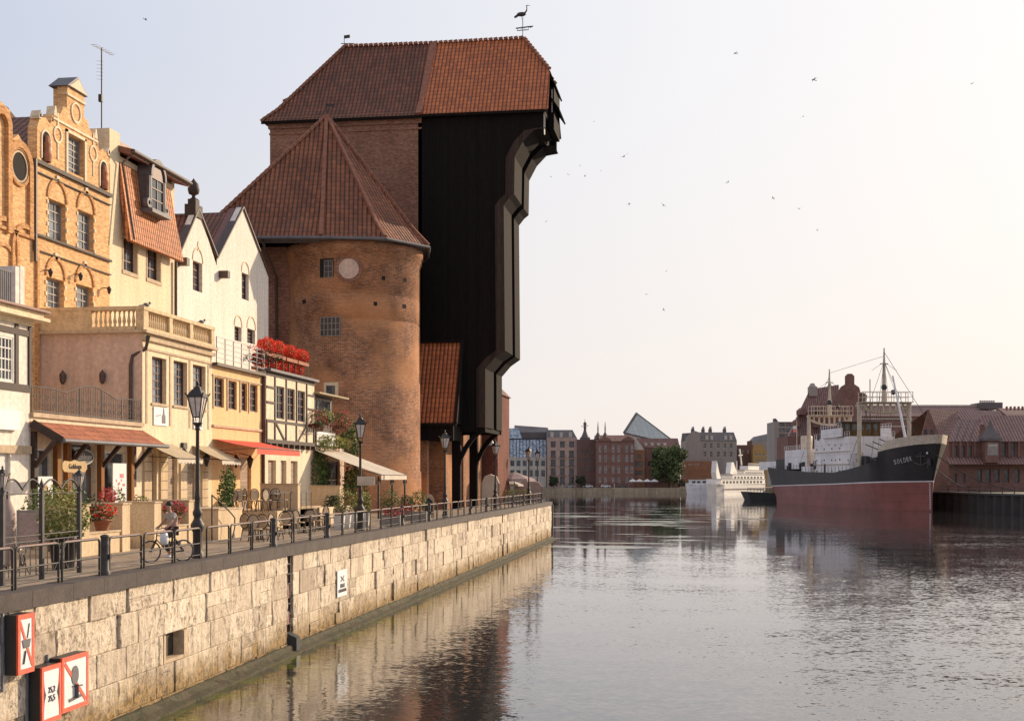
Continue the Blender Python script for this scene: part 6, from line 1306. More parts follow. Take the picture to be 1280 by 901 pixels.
for s in (1, -1):
    mb = MB()
    for q in range(4): mb.tube([(.18, s*(.245+q*.022), 1.085), (.215, s*(.245+q*.022), 1.08), (.225, s*(.245+q*.022), 1.05), (.2, s*(.245+q*.022), 1.03)], .0095, 5)
    mb.tube([(.14, s*.24, 1.07), (.17, s*.225, 1.04), (.2, s*.235, 1.03)], .0105, 5); mb.build('fingers', 'skin', pr_)
# ================================================================ BIRDS IN THE SKY
sw = thing('flying_bird', 'x', 'bird'); mb = MB(); mb.ball((0, 0, 0), (.2, .055, .05), 8); mb.prism([(-.15, .01), (-.36, .03), (-.36, -.01)], -.05, .05)
for s in (-1, 1): mb.face([(.09, 0, .02), (-.07, 0, .02), (-.1, s*.26, .1), (.02, s*.25, .11)]); mb.face([(.02, s*.25, .11), (-.1, s*.26, .1), (-.28, s*.52, .03)])
mb.build('body', 'print_grey', sw)
BD = [(919, 67, 1.4), (1017, 100, 1.6), (1004, 146, 1.2), (780, 196, 1.7), (743, 152, .8), (725, 207, .7), (710, 218, 1.2), (689, 221, .8), (731, 220, .6), (751, 214, .6), (787, 255, .9), (829, 257, 1.2), (910, 228, 1.0), (966, 248, .9), (999, 261, 1.1), (1022, 288, .6), (833, 339, 1.0), (808, 368, .9), (829, 387, .8), (683, 277, .8), (1215, 105, .9), (182, 25, 1.3), (648, 320, .7)]
rr = random.Random(4)
for i, (px, py, s) in enumerate(BD):
    d = 150; w_ = W((px-640)/F*d, d); o = sw if i == 0 else dup(sw); o.location = (w_[0], w_[1], EYE+(HZ-py)*d/F); o.rotation_euler = (rr.uniform(-.9, .9), rr.uniform(-.5, .5), rr.uniform(0, 6.3)); o.scale = (s*.72,)*3; o['label'] = 'small dark bird flying high in the pale sky'; o['group'] = 'birds scattered across the sky'
# ================================================================ FAR BANK BUILDINGS
M['far_peach'] = mat('far_peach', (.52, .36, .29), (.45, .31, .25), .1); M['far_brown'] = brickmat('far_brown', (.21, .125, .105), (.17, .10, .085), (.16, .1, .08), .6, .25)  # distance haze is put into these pale, greyed far colours
M['far_red'] = brickmat('far_red', (.31, .165, .13), (.25, .135, .105), (.2, .12, .1), .6, .25); M['far_orange'] = brickmat('far_orange', (.38, .19, .11), (.32, .15, .09), (.3, .18, .12), .6, .25)
M['far_grey'] = mat('far_grey', (.38, .33, .29), (.32, .28, .25), .2, streak=True); M['far_dark'] = mat('far_dark', (.16, .135, .13), (.12, .1, .1), .2); M['far_white'] = mat('far_white', (.66, .58, .5), (.42, .38, .33), .2); M['far_yellow'] = mat('far_yellow', (.50, .30, .1), (.4, .24, .09), .2)
M['far_roof'] = mat('far_roof', (.22, .2, .19), (.16, .14, .14), .3); M['granary'] = brickmat('granary', (.30, .165, .135), (.24, .135, .11), (.15, .09, .08), .6, .25); M['granary_tile'] = tilemat('granary_tile', (.29, .165, .14), (.25, .135, .115), .7, .9, dark=(.75, .72, .7), st=.25)  # granary brick and tiles also greyed and lightened for haze
D0 = 600
def far(name, label, cat, d, pl, pr, pt, pb, m, wins=(), nx=2, nz=2, dep=18, base=-1.8, fm='frame_white', pm='pane', top=True, wd=.35, name_w='wall'):
    b = Far(name, label, cat, d, pl, pr, base); ops = [rect(b, w) for w in wins]; mb = MB(); zt = b.z(0, pt)
    ops = [(o[0], o[1], max(o[2], .05), o[3]) for o in ops]
    wallface(mb, 0, b.w, 0, zt, ops, 0, wd); sides(mb, 0, b.w, 0, dep, 0, zt, top); mb.build(name_w, m, b.root)
    for o in ops: window(b, o, 0, wd-.05, nx, nz, fm, pm, .13)
    b.zt = zt; b.dep = dep; return b
def gridw(x0, x1, n, w, rows): return [(x0+(x1-x0)*i/(n-1) if n > 1 else x0, (x0+(x1-x0)*i/(n-1) if n > 1 else x0)+w, a, c) for i in range(n) for a, c in rows]
# glass roofed office
o1 = far('glass_roofed_office', 'pale framed office block with a curved blue glass roof', 'office building', D0, 618, 683, 571, 608, 'far_white', gridw(622, 676, 8, 6, ((575, 583), (587, 596))), pm='pane', nx=1, nz=1)
mb = MB(); z0, z1 = o1.zt, o1.z(0, 548); x0, x1 = o1.x(633), o1.x(683); roof_slab(mb, [(x0, 0, z0), (x1, 0, z0), (x1, 7, z1), (x0, 7, z1)], .2); r_ = mb.build('glass_roof', 'pane_blue', o1.root); mb = MB()
for i in range(13): x_ = x0+(x1-x0)*i/12; mb.bar((x_, -.15, z0), (x_, 6.9, z1+.15), .25)
mb.bar((x0, 7, z1), (x1, 7, z1), .6); mb.build('glazing_bars', 'ship_grey', r_)
mb = MB(); roof_slab(mb, [(o1.x(622), 7, z1-1), (o1.x(654), 7, z1-1), (o1.x(648), 11, o1.z(0, 534)), (o1.x(622), 11, o1.z(0, 534))], .3); mb.build('upper_glass', 'pane_blue', o1.root)
o2 = far('stepped_dark_block', 'dark brown stepped block rising behind the glass roof', 'building', D0+14, 643, 686, 540, 600, 'far_dark'); mb = MB(); mb.hexa([V(q) for q in ((0, 0, o2.zt), (o2.w, 0, o2.zt), (o2.w, 8, o2.zt), (0, 8, o2.zt), (0, 3, o2.z(0, 531)), (o2.w-.5, 3, o2.z(0, 534)), (o2.w, 8, o2.z(0, 534)), (0, 8, o2.z(0, 531)))]); mb.build('roof', 'far_roof', o2.root)
o3 = far('peach_apartment_block', 'tall peach apartment block with three window columns and grey attic', 'apartment building', D0-2, 684, 721.5, 547, 608, 'far_peach', gridw(688.5, 711.5, 3, 6, ((551.5, 559), (563, 571), (574, 582), (585, 593), (595.5, 605))), 2, 1, dep=22, fm='far_dark', pm='pane', wd=.6)
mb = MB(); zz = o3.z(0, 537); mb.hexa([V(q) for q in ((0, .1, o3.zt), (o3.w-.2, .1, o3.zt), (o3.w-.2, 20, o3.zt), (0, 20, o3.zt), (0, 2, zz), (o3.w-2, 2, zz), (o3.w-2, 18, zz), (0, 18, zz))]); mb.build('attic_roof', 'far_roof', o3.root)
for px in (688, 699.5, 711): mb = MB(); mb.box(o3.x(px), o3.x(px+4), 0, 2, o3.zt+.2, o3.z(0, 540)); mb.build('dormer', 'far_white', o3.root)
for k_ in range(4):
    mb = MB()
    for px in (688, 699.5, 711): z_ = o3.z(0, 571+k_*11); mb.box(o3.x(px)-.2, o3.x(px+7), -.9, 0, z_-.2, z_)
    mb.build('balcony', 'far_dark', o3.root)
o4 = far('brown_brick_warehouse', 'plain dark brown brick building with a flat top', 'building', D0-4, 721.5, 747, 549, 608, 'far_brown', gridw(726, 738, 3, 2.5, ((563, 567), (573, 577), (584, 588))), 1, 1, dep=25, fm='far_dark')
mb = MB(); x_ = o4.x(732); z_ = o4.zt
mb.box(x_-2.2, x_+2.2, 3, 7, z_, z_+1); mb.lathe((x_, 5, z_+1), [(1.9, 0), (1.3, 1.2), (.7, 2.8), (.5, 4.2), (.9, 4.4), (.3, 5.2), (.8, 5.8), (.7, 6.6), (.15, 7.2), (.05, 8.6)], 8); mb.bar((x_-1.8, 5, z_+6), (x_+1.6, 5, z_+6.4), .25); mb.build('roof_figure', 'far_dark', o4.root)
wv = [(px, px+3, a, c) for px in (748.5, 755.5, 765, 772, 782, 788.5) for a, c in ((556, 565), (568, 577), (582, 591), (596, 603))]
o5 = far('gabled_brick_warehouse', 'red-brown brick warehouse with two pointed turret gables and pale windows', 'building', D0-8, 745, 793, 551, 608, 'far_red', wv, 1, 2, dep=22, fm='far_white', pm='pane_light')
mb = MB(); gable_roof_x(mb, 0, o5.w, 0, 18, o5.zt, o5.z(0, 543), .3); mb.build('roof', 'tile_far', o5.root)
for pc in (756, 785): mb = MB(); x_ = o5.x(pc); mb.prism([(x_-2.8, o5.zt), (x_+2.8, o5.zt), (x_+2.8, o5.zt+.6), (x_, o5.z(0, 545)), (x_-2.8, o5.zt+.6)], -.4, .6); mb.build('turret_gable', 'far_red', o5.root)
for pc in (748, 757): mb = MB(); x_ = o5.x(pc); mb.lathe((x_, 3, o5.zt+1), [(.9, 0), (.9, 2), (.3, 3), (.3, 5), (.05, 8)], 6, False); mb.build('spire', 'far_dark', o5.root)
o6 = far('orange_gabled_house', 'orange brick gable house beside the red brick one near the big tree', 'house', D0-6, 789, 806, 562, 608, 'far_orange', [(794, 803, 576, 584), (794, 803, 588, 594), (796.5, 801.5, 568, 573)], 3, 1, dep=18, fm='far_dark')
mb = MB(); zt = o6.zt; xa = o6.x(790); mb.prism([(0, zt), (o6.w, zt), (o6.x(793), o6.z(0, 545)), (o6.x(789.5), o6.z(0, 548))], 0, .5); mb.build('gable', 'far_white', o6.root); mb = MB(); roof_slab(mb, [(o6.w+.5, .2, zt), (o6.w+.5, 18, zt), (o6.x(793), 18, o6.z(0, 545)), (o6.x(793), .2, o6.z(0, 545))], .3); mb.build('roof', 'tile_far', o6.root)
o7 = far('long_red_house', 'long red house with dormers and a red tiled roof half hidden by the tree', 'house', D0-5, 806, 850, 559, 608, 'far_red', [(810, 813, 576, 583), (815, 819, 566, 572), (820, 823, 576, 583), (826, 829, 576, 583)], 2, 1, dep=16, fm='far_dark')
mb = MB(); gable_roof_x(mb, o7.x(798), o7.w, 0, 16, o7.zt, o7.z(0, 547), .3); mb.build('roof', 'tile_far', o7.root)
for pc in (806, 814, 822, 830): mb = MB(); mb.box(o7.x(pc), o7.x(pc+3.5), 1.5, 4.5, o7.z(0, 557), o7.z(0, 553)); mb.build('dormer', 'far_white', o7.root)
# glass pyramid
GP = Far('glass_pyramid_museum', 'leaning grey-green glass pyramid rising behind the brick houses', 'museum', 720, 780, 852, -1.8); z = lambda py: GP.z(0, py); x = lambda px: GP.x(px)
mb = MB(); ap = (x(798.5), 12, z(515)); L_ = (x(780), 0, z(541)); Rr_ = (x(852), 6, z(557)); Lb = (x(780), 0, 0); Rb = (x(852), 6, 0); mb.face([L_, Rr_, ap]); mb.face([Lb, Rb, Rr_, L_]); bkp = (x(820), 40, z(560)); mb.face([Rr_, bkp, ap]); mb.face([bkp, L_, ap])
def pyr_mat():
    m, k, b = newmat('pyramid_glass'); ob, uv = coords(k); br = k.n('ShaderNodeTexBrick', {'Vector': uv, 'Color1': (.42, .45, .43, 1), 'Color2': (.5, .53, .5, 1), 'Mortar': (.3, .32, .31, 1), 'Scale': 1.0, 'Mortar Size': .12, 'Brick Width': 3.0, 'Row Height': 1.3}, offset=0.0); lnk(k.t, br.outputs[0], b.inputs['Base Color']); b.inputs['Roughness'].default_value = .65; return m  # glass colours paled, distance haze painted in
mb.build('glass_skin', pyr_mat(), GP.root)
mb = MB(); mb.bar(L_, ap, 1.0); mb.bar(L_, Rr_, .8); mb.bar(ap, Rr_, .6); mb.build('edge_beam', 'far_dark', GP.root)
# grey tenement and neighbours
o8 = far('grey_tenement', 'grey tenement with a blank left side, mansard roof, dormers and chimneys', 'building', 640, 857, 921, 551, 604, 'far_grey', [(px, px+4, a, c) for px in (879, 887, 896, 904, 912) for a, c in ((553.5, 560), (564, 571))], 2, 2, dep=18, fm='far_white')
mb = MB(); zt = o8.zt; z1 = o8.z(0, 540); mb.prism([(o8.x(857), zt), (o8.x(875.5), zt), (o8.x(875.5), z1-.2), (o8.x(868), z1+.7), (o8.x(862), z1-1), (o8.x(857), o8.z(0, 547))], .05, .6); mb.build('side_gable', 'far_grey', o8.root)
mb = MB(); mb.hexa([V(q) for q in ((o8.x(875.5), -.3, zt), (o8.w, -.3, zt), (o8.w, 18, zt), (o8.x(857), 18, zt), (o8.x(875.5), 1.5, z1), (o8.w-1.2, 1.5, z1), (o8.w-1.2, 16, z1), (o8.x(858), 16, z1))]); mb.build('mansard_roof', 'far_roof', o8.root)
for px in (882, 888, 905.5, 912): mb = MB(); mb.box(o8.x(px), o8.x(px+3.5), 0, 2, o8.z(0, 549.5), o8.z(0, 544)); mb.build('dormer', 'far_white', o8.root)
for px in (866, 879, 888, 906): mb = MB(); mb.box(o8.x(px), o8.x(px+3.5), 4, 7, z1-1, z1+1.7); mb.lathe((o8.x(px+1), 5, z1+1.7), [(.3, 0), (.25, 1.0)], 6); mb.lathe((o8.x(px+2.6), 5, z1+1.7), [(.3, 0), (.25, 1.3)], 6); mb.build('chimney', 'far_dark', o8.root)
far('low_brick_hall', 'low orange-red brick hall between the tree and the white ship', 'building', 622, 857, 893, 576, 606, 'far_orange', gridw(861, 872, 4, 2, ((579, 581),)), 1, 1)
o9 = far('dark_brick_house', 'small dark brick house behind the white passenger ship', 'house', 650, 922, 942, 556, 604, 'far_brown', [(927, 929, 562, 566), (934, 936, 562, 566)], 1, 1); mb = MB(); mb.box(o9.x(936), o9.x(941), 2, 5, o9.zt, o9.zt+2); mb.build('chimney', 'far_brown', o9.root)
o10 = far('yellow_house', 'yellow ochre house with arched gable behind the white ship', 'house', 645, 941, 968, 562, 604, 'far_yellow', gridw(944, 963, 5, 2.4, ((566, 570), (573, 577))), 1, 1, fm='frame_white'); mb = MB(); a_ = o10.x(947); mb.prism([(0, o10.zt), (o10.x(955), o10.zt), (o10.x(954), o10.zt+2), (a_, o10.z(0, 555)), (o10.x(942), o10.zt+2)], 0, .5); mb.build('gable', 'far_yellow', o10.root)
o11 = far('dark_roofed_block', 'grey block with a dark pitched roof behind the yellow house', 'building', 670, 942, 978, 552, 604, 'far_grey'); mb = MB(); mb.hexa([V(q) for q in ((-.3, 0, o11.zt), (o11.w, 0, o11.zt), (o11.w, 16, o11.zt), (-.3, 16, o11.zt), (o11.x(947), 4, o11.z(0, 545)), (o11.x(970), 4, o11.z(0, 540)), (o11.x(970), 12, o11.z(0, 540)), (o11.x(947), 12, o11.z(0, 545)))]); mb.build('roof', 'far_roof', o11.root)
o12 = far('modern_dark_building', 'modern dark framed building with large lit window grid behind the steamer stern', 'building', 480, 968, 991, 527, 612, 'far_grey', [(974, 981, a, a+5) for a in (528, 535, 542)]+[(982, 989, a, a+5) for a in (528, 535, 542)], 1, 1, dep=14, base=-.5, fm='far_dark', pm='pane_light')
mb = MB(); mb.prism([(0, o12.zt), (o12.x(973), o12.zt), (o12.x(970), o12.zt+1.2), (0, o12.zt+1.2)], 0, 3); mb.build('roof_wedge', 'far_dark', o12.root)
# great granary with baroque gable
d = 430; b = Far('baroque_granary', 'big dark brick granary with a curved baroque gable and capped chimney top', 'granary', d, 985, 1094, -.5); z = lambda py: b.z(0, py); x = lambda px: b.x(px)
mb = MB(); ops = [(x(px), x(px+3.5), z(a+5), z(a)) for px in (1050, 1058, 1066, 1074) for a in (530, 541)]; wallface(mb, x(1034), x(1094), 0, z(524), ops, 0, .4)
mb.prism([(x(px), z(py)) for px, py in ((1034, 524), (1089, 524), (1089, 517), (1086, 508), (1083, 503), (1084, 494), (1080, 491), (1076, 491), (1074, 484), (1068, 480), (1068, 470), (1065, 467), (1060, 467), (1057, 470), (1057, 480), (1052, 483), (1046, 492), (1040, 505), (1034, 515))], 0, 1)
mb.box(x(985), x(1034), .3, 18, 0, z(545)); mb.box(x(1034), x(1094), .5, 18, 0, z(524)); mb.build('wall', 'granary', b.root)
for o in ops: window(b, o, 0, .3, 1, 1, 'far_dark', 'pane', .1)
mb = MB(); roof_slab(mb, [(x(987), 2, z(547)), (x(1050), 2, z(547)), (x(1058), 10, z(478)), (x(1021), 10, z(484))], .4); mb.face([(x(987), 2, z(547)), (x(1021), 10, z(484)), (x(1000), 22, z(545))]); mb.build('roof', 'granary_tile', b.root)
for i, (px, py) in enumerate(((1005, 512), (1015, 515), (1027, 508), (998, 527), (1022, 528), (1038, 522))): mb = MB(); mb.prism([(x(px)-1, z(py)-1.5), (x(px)+1, z(py)-1.5), (x(px)+1, z(py)), (x(px), z(py)+.9), (x(px)-1, z(py))], 1.5, 7); mb.build('dormer', 'granary', b.root)
mb = MB(); mb.box(x(1019), x(1029), 8, 11, z(493), z(481)); mb.lathe((x(1024), 9.5, z(481)), [(1.3, 0), (1.1, .5), (.6, 1.2)], 8); mb.build('chimney', 'far_grey', b.root)
for q in range(5): arch(mb := MB(), x(1062), z(492), 1.4-.2*q, .12, -.1, 0, 14, 0, 2*PI) if q == 0 else None
mb.build('gable_oculus', 'far_dark', b.root)
# long modern hall
d = 400; b = Far('long_brick_hall', 'long low red hall with pale horizontal bands behind the steamer', 'building', d, 1078, 1243, -.5); mb = MB(); z1 = b.z(0, 506); wallface(mb, 0, b.w, 0, b.z(0, 520), []); sides(mb, 0, b.w, 0, 25, 0, b.z(0, 520)); mb.build('wall', 'granary', b.root)
mb = MB(); roof_slab(mb, [(-.2, -.3, b.z(0, 520)), (b.w, -.3, b.z(0, 520)), (b.w, 8, z1), (-.2, 8, z1)], .3); mb.build('roof', 'granary_tile', b.root)
mb = MB(); mb.box(0, b.x(1233), 7.8, 8.6, z1, z1+.45)
for py in (523, 532.5, 548): mb.box(0, b.x(1140), -.15, 0, b.z(0, py)-.25, b.z(0, py)+.1)
mb.build('pale_band', 'far_white', b.root)
mb = MB(); mb.box(b.x(1233), b.x(1243)+4, 4, 14, z1-1, z1+1); 
for i in range(8): mb.lathe((b.x(1234)+i*.6, 6, z1+1), [(.2, 0), (.25, .7)], 6)
mb.build('roof_chimneys', 'far_dark', b.root)
# granary row on the right
d = 300
def house(name, label, pl, pr, pe, pb, d, wins=(), m='granary', dep=16): return far(name, label, 'granary', d, pl, pr, pe, pb, m, wins, 1, 2, dep=dep, base=-.5, fm='far_dark', wd=.4)
h1 = house('gabled_granary', 'steep-gabled brick granary directly behind the steamer bow', 1148, 1192, 545, 616, 318, [(1155, 1158.5, 541, 544)], dep=14)
mb = MB(); zt = h1.zt; xa, za = h1.x(1161), h1.z(0, 511); mb.prism([(h1.x(1152), zt), (h1.x(1174), zt), (xa, za)], 0, .5); mb.build('gable', 'granary', h1.root)
for px in (1155, 1163): mb = MB(); mb.box(h1.x(px), h1.x(px+4), -.05, .0, h1.z(0, 543), h1.z(0, 537)); mb.build('gable_window', 'pane', h1.root)
mb = MB(); mb.face([(h1.x(1174), 0, zt-.1), (h1.w+1, .4, zt), (h1.x(1212), 8, h1.z(0, 511)), (xa, 0, za)]); mb.face([(xa, 0, za), (h1.x(1212), 8, za), (h1.x(1212), 22, zt), (xa-3, 22, zt)]); mb.build('roof', 'granary_tile', h1.root)
wins = [(px, px+5, 557, 572) for px in (1192, 1201, 1210)]+[(px, px+5.5, 553, 570) for px in (1252, 1263.5)]
lw = [(px, px+4, 592, 604) for px in (1192, 1203)]+[(px, px+6.5, 586, 603) for px in (1221, 1232, 1243, 1255, 1268)]
h2 = far('long_granary', 'long low brick granary with slanting tiled roofs and tall narrow windows at the right edge', 'granary', 296, 1186, 1300, 550, 617, 'granary', wins+lw, 1, 2, dep=14, base=-.5, fm='far_dark', wd=.5)
mb = MB(); zz = h2.z(0, 580); roof_slab(mb, [(-.5, -2.4, zz), (h2.w, -2.4, zz), (h2.w, 0, zz+1.6), (-.5, 0, zz+1.6)], .2); mb.build('lower_roof', 'granary_tile', h2.root)
for px in (1190, 1199, 1208, 1217, 1249, 1260, 1272, 1283): mb = MB(); mb.box(h2.x(px)-.1, h2.x(px)+.35, -.5, 0, zz+1.5, h2.zt-.4); mb.build('buttress', 'granary', h2.root)
mb = MB(); zt = h2.zt; mb.face([(-.5, -.5, zt-.3), (h2.x(1222), -.5, zt-.3), (h2.x(1240), 7, h2.z(0, 522)), (h2.x(1210), 7, h2.z(0, 522))]); mb.face([(h2.x(1240), -.5, zt-.3), (h2.x(1300), -.5, zt-.3), (h2.x(1300), 7, h2.z(0, 517)), (h2.x(1238), 7, h2.z(0, 517))]); mb.build('roof', 'granary_tile', h2.root)
mb = MB(); 
for i in range(3): a = h2.x(1193+i*9); mb.bar((a, -.4, zt-.2), (a+4.0, 6.6, h2.z(0, 524)), .3, .2)
mb.build('roof_seam', 'far_dark', h2.root)
mb = MB(); x0, x1 = h2.x(1226), h2.x(1243); mb.box(x0, x1, -3, 0, zz+.3, h2.z(0, 551)); mb.build('bay', 'granary', h2.root); mb = MB(); mb.box(x0+.4, x1-.3, -3.06, -3, h2.z(0, 569), h2.z(0, 554)); mb.build('bay_window', 'far_grey', h2.root); mb = MB(); mb.box(x0+.6, x1-.5, -3.1, -3.06, h2.z(0, 558), h2.z(0, 556)); mb.build('bay_sill', 'far_white', h2.root)
mb = MB(); xm = (x0+x1)/2; rows = [[(x0-.4, -3.5, h2.z(0, 548)-.6), (x1+.4, -3.5, h2.z(0, 548)-.6), (x1+.4, .4, h2.z(0, 548)-.6), (x0-.4, .4, h2.z(0, 548)-.6)], [(x0-.4, -3.5, h2.z(0, 548)), (x1+.4, -3.5, h2.z(0, 548)), (x1+.4, .4, h2.z(0, 548)), (x0-.4, .4, h2.z(0, 548))], [(xm-.6, -2, h2.z(0, 535)), (xm+.6, -2, h2.z(0, 535)), (xm+.6, -1, h2.z(0, 535)), (xm-.6, -1, h2.z(0, 535))], [(xm-.05, -1.6, h2.z(0, 524)), (xm+.05, -1.6, h2.z(0, 524)), (xm+.05, -1.5, h2.z(0, 524)), (xm-.05, -1.5, h2.z(0, 524))]]; mb.grid(rows, True, sm=False); mb.build('bay_roof', 'far_dark', h2.root)
h3 = house('corner_granary', 'brick granary roof with chimneys at the far right edge', 1262, 1300, 522, 616, 330, []); mb = MB(); gable_roof_x(mb, 0, h3.w, 0, 16, h3.zt, h3.z(0, 508), .2); mb.build('roof', 'granary_tile', h3.root); mb = MB()
for i in range(7): mb.lathe((h3.x(1264)+i*1.0, 3, h3.z(0, 512)), [(.3, 0), (.3, 1.0)], 6)
mb.build('chimney_pots', 'granary', h3.root)
h4 = house('rear_granary', 'red tiled granary roof rising behind the dark-capped bay', 1205, 1262, 530, 616, 325, []); mb = MB(); gable_roof_x(mb, 0, h4.w, 0, 14, h4.zt, h4.z(0, 511), .2); mb.build('roof', 'granary_tile', h4.root)
# small building block between the granary and the steamer, right bank
# trees and shrubs of the far bank
def tree(label, px, d, pt, pb, wpx, n, size, m='leaf_dark', base=-1.8, name='tree', trunk=True):
    w_ = W((px-640)/F*d, d); k_ = d/F; h = (pb-pt)*k_; r = wpx*k_/2; t = thing(name, label, 'tree' if trunk else 'shrub', (w_[0], w_[1], base))
    if trunk:
        mb = MB(); mb.tube([(0, 0, 0), (.2, 0, h*.3), (0, 0, h*.7)], [r*.08, r*.06, r*.02], 8)
        for q in range(6): a = q*1.1; mb.tube([(0.1, 0, h*(.25+.05*q)), (r*.5*math.cos(a), r*.5*math.sin(a), h*(.5+.05*q))], [r*.03, r*.01], 5)
        mb.build('trunk', 'bark', t)
    mb = MB(); rr = random.Random(int(px)); mb.leaves((0, 0, h*.52), (r*.8, r*.8, h*.42), n//3, size, rr, .3)
    for q in range(14 if trunk else 4):
        a = rr.uniform(0, 6.28); zz = rr.uniform(.2, .85); q_ = math.sqrt(max(.05, 1-((zz-.5)/.52)**2)); mb.leaves((r*.72*q_*math.cos(a), r*.72*q_*math.sin(a), h*zz), (r*.34, r*.34, h*.16), n//18 if trunk else n//6, size, rr, .4)
    mb.build('crown', m, t); return t
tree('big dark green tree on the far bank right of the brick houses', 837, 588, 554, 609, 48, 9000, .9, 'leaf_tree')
tree('small round clipped tree before the peach apartment block', 726, 583, 591, 608, 14, 1200, .5); tree('darker round clipped tree at the left of the peach block', 692, 583, 592, 607, 14, 1200, .5)
for i, (px, w_, lab) in enumerate(((853, 12, 'dark bush at the foot of the big far tree'), (871, 10, 'low dark bush behind the white ship bow'))): tree(lab, px, 586, 596, 609, w_, 500, .6, name='bush', trunk=False)
for i, px in enumerate((791, 799.5, 809, 818)):
    d = 586; w_ = W((px-640)/F*d, d); t = thing('white_parasol', '%s white parasol of the row on the far bank terrace' % ('leftmost', 'second', 'third', 'rightmost')[i], 'parasol', (w_[0], w_[1], -1.8), 0, 'white parasols on the far bank'); mb = MB(); mb.tube([(0, 0, 0), (0, 0, 3.6)], .1, 6); mb.build('pole', 'far_dark', t); mb = MB(); rows = [[(2.0*q*math.cos(PI/4+PI/2*j), 2.0*q*math.sin(PI/4+PI/2*j), 2.9+h) for j in range(4)] for q, h in ((1.15, -.25), (1.15, .1), (.03, 1.0))]; mb.grid(rows, True, sm=False); mb.build('canopy', 'ferry_white', t)
def car(label, px, d, c, base=-1.8):
    w_ = W((px-640)/F*d, d); t = thing('parked_car', label, 'car', (w_[0], w_[1], base), TH, 'cars parked on the far bank'); mb = MB()
    P = [(-2.1, .3), (2.1, .3), (2.15, .75), (1.9, .95), (1.1, 1.0), (.6, 1.45), (-1.1, 1.5), (-1.7, 1.05), (-2.15, .95)]; mb.prism(P, -.85, .85); mb.build('body', c, t)
    mb = MB(); mb.prism([(.95, 1.02), (.55, 1.38), (-1.0, 1.42), (-1.5, 1.05)], -.87, .87); mb.build('window', 'pane', t)
    for x_ in (-1.3, 1.3):
        for y_ in (-.87, .72): mb = MB(); mb.prism([(x_+.34*math.cos(a), .34+.34*math.sin(a)) for a in [2*PI*i/14 for i in range(14)]], y_, y_+.15); mb.build('wheel', 'paint_black', t)
car('white car parked on the far bank before the brick warehouse', 757, 588, 'paint_white'); car('grey car parked on the far bank left of the white one', 712, 588, 'steel'); car('dark car parked on the far bank near the parasols', 778, 588, 'far_dark'); car('pale car beside the small clipped tree', 735, 589, 'ferry_white')
pp = None; rr = random.Random(9)
for i, px in enumerate((703, 720, 744, 749, 768, 786, 830, 845)):
    w_ = W((px-640)/F*586.5, 586.5); t = thing('person', 'tiny standing pedestrian on the far bank in %s clothes' % ('white', 'blue', 'dark', 'red')[i % 4], 'person', (w_[0], w_[1], -1.8), 0, 'pedestrians on the far bank'); 
    skin('body', [((0, 0, .95), .14), ((0, 0, 1.4), .17), ((0, 0, 1.55), .06), ((0, 0, 1.72), .1), ((0, .22, 1.35), .05), ((.05, .26, .9), .04), ((0, -.22, 1.35), .05), ((-.05, -.26, .9), .04), ((.08, .1, .5), .07), ((.12, .1, .03), .05), ((-.08, -.1, .5), .07), ((-.12, -.1, .03), .05)], [(0, 1), (1, 2), (2, 3), (1, 4), (4, 5), (1, 6), (6, 7), (0, 8), (8, 9), (0, 10), (10, 11)], ('ferry_white', 'steel', 'far_dark', 'rust')[i % 4], t, 1)
# ================================================================ WHITE PASSENGER SHIP
d = 545; w_ = W((874-640)/F*d, d); k_ = d/F
S = thing('shaded_ship_side', 'shaded left side of the white passenger ship, added as a separate low hull', 'boat', (w_[0], w_[1], WATER), TH)  # shaded side of the passenger ship, added as its own hull
X = lambda px: (px-874)*k_
Z = lambda py: (616.8-py)*k_
secs = [[(X(px), -hb, Z(top)), (X(px)+.8, -hb*.9, -1), (X(px)+.8, hb*.9, -1), (X(px), hb, Z(top))] for px, hb, top in ((856.5, .3, 603), (861, 2.0, 604), (869, 3.2, 605), (893, 3.2, 605))]
mb = MB(); mb.grid(secs, sm=False); mb.face([q[0] for q in secs]+[q[3] for q in secs][::-1]); mb.face(secs[-1]); mb.build('hull', 'ship_white', S)
mb = MB(); mb.box(X(862), X(893), -2.9, 2.9, Z(605), Z(599.5)); mb.build('cabin', 'ship_white', S)
mb = MB()
for px in (864, 870, 877, 884): mb.box(X(px), X(px+4), -2.96, -2.9, Z(603), Z(600.6))
mb.build('windows', 'pane', S)
mb = MB(); mb.box(X(861), X(893), -3.1, 3.1, Z(599.5), Z(598.9)); mb.build('cabin_roof', 'ferry_white', S)
an = math.radians(63); d = 505; l0_ = (887-640)/F*d; w_ = W(l0_, d); S = thing('white_passenger_ship', 'sunlit white passenger ship with tall funnel and stacked decks beyond the steamer', 'passenger ship', (w_[0], w_[1], WATER), TH+an)
def X(px): a = (px-640)/F; return (a*d-l0_)/(math.cos(an)-a*math.sin(an))
Z = lambda py: (617-py)*.322
secs = [[(X(px), -hb, Z(top)), (X(px)+.8, -hb*.9, -1), (X(px)+.8, hb*.9, -1), (X(px), hb, Z(top))] for px, hb, top in ((884, .3, 603.5), (889, 2.0, 604), (895, 3.4, 604.5), (932, 3.4, 605), (948, 3, 605))]
mb = MB(); mb.grid(secs, sm=False); mb.face([q[0] for q in secs]+[q[3] for q in secs][::-1]); mb.face(secs[-1]); mb.face(secs[0]); mb.build('hull', 'ferry_white', S)
mb = MB(); mb.box(X(893), X(948), -3.5, -3.42, Z(610.5), Z(609.6)); mb.build('hull_stripe', 'far_brown', S)
def dk(a, b_, p0, p1, hw, name='deckhouse', m='ferry_white'): mb = MB(); mb.box(X(a), X(b_), -hw, hw, Z(p0), Z(p1)); return mb.build(name, m, S)
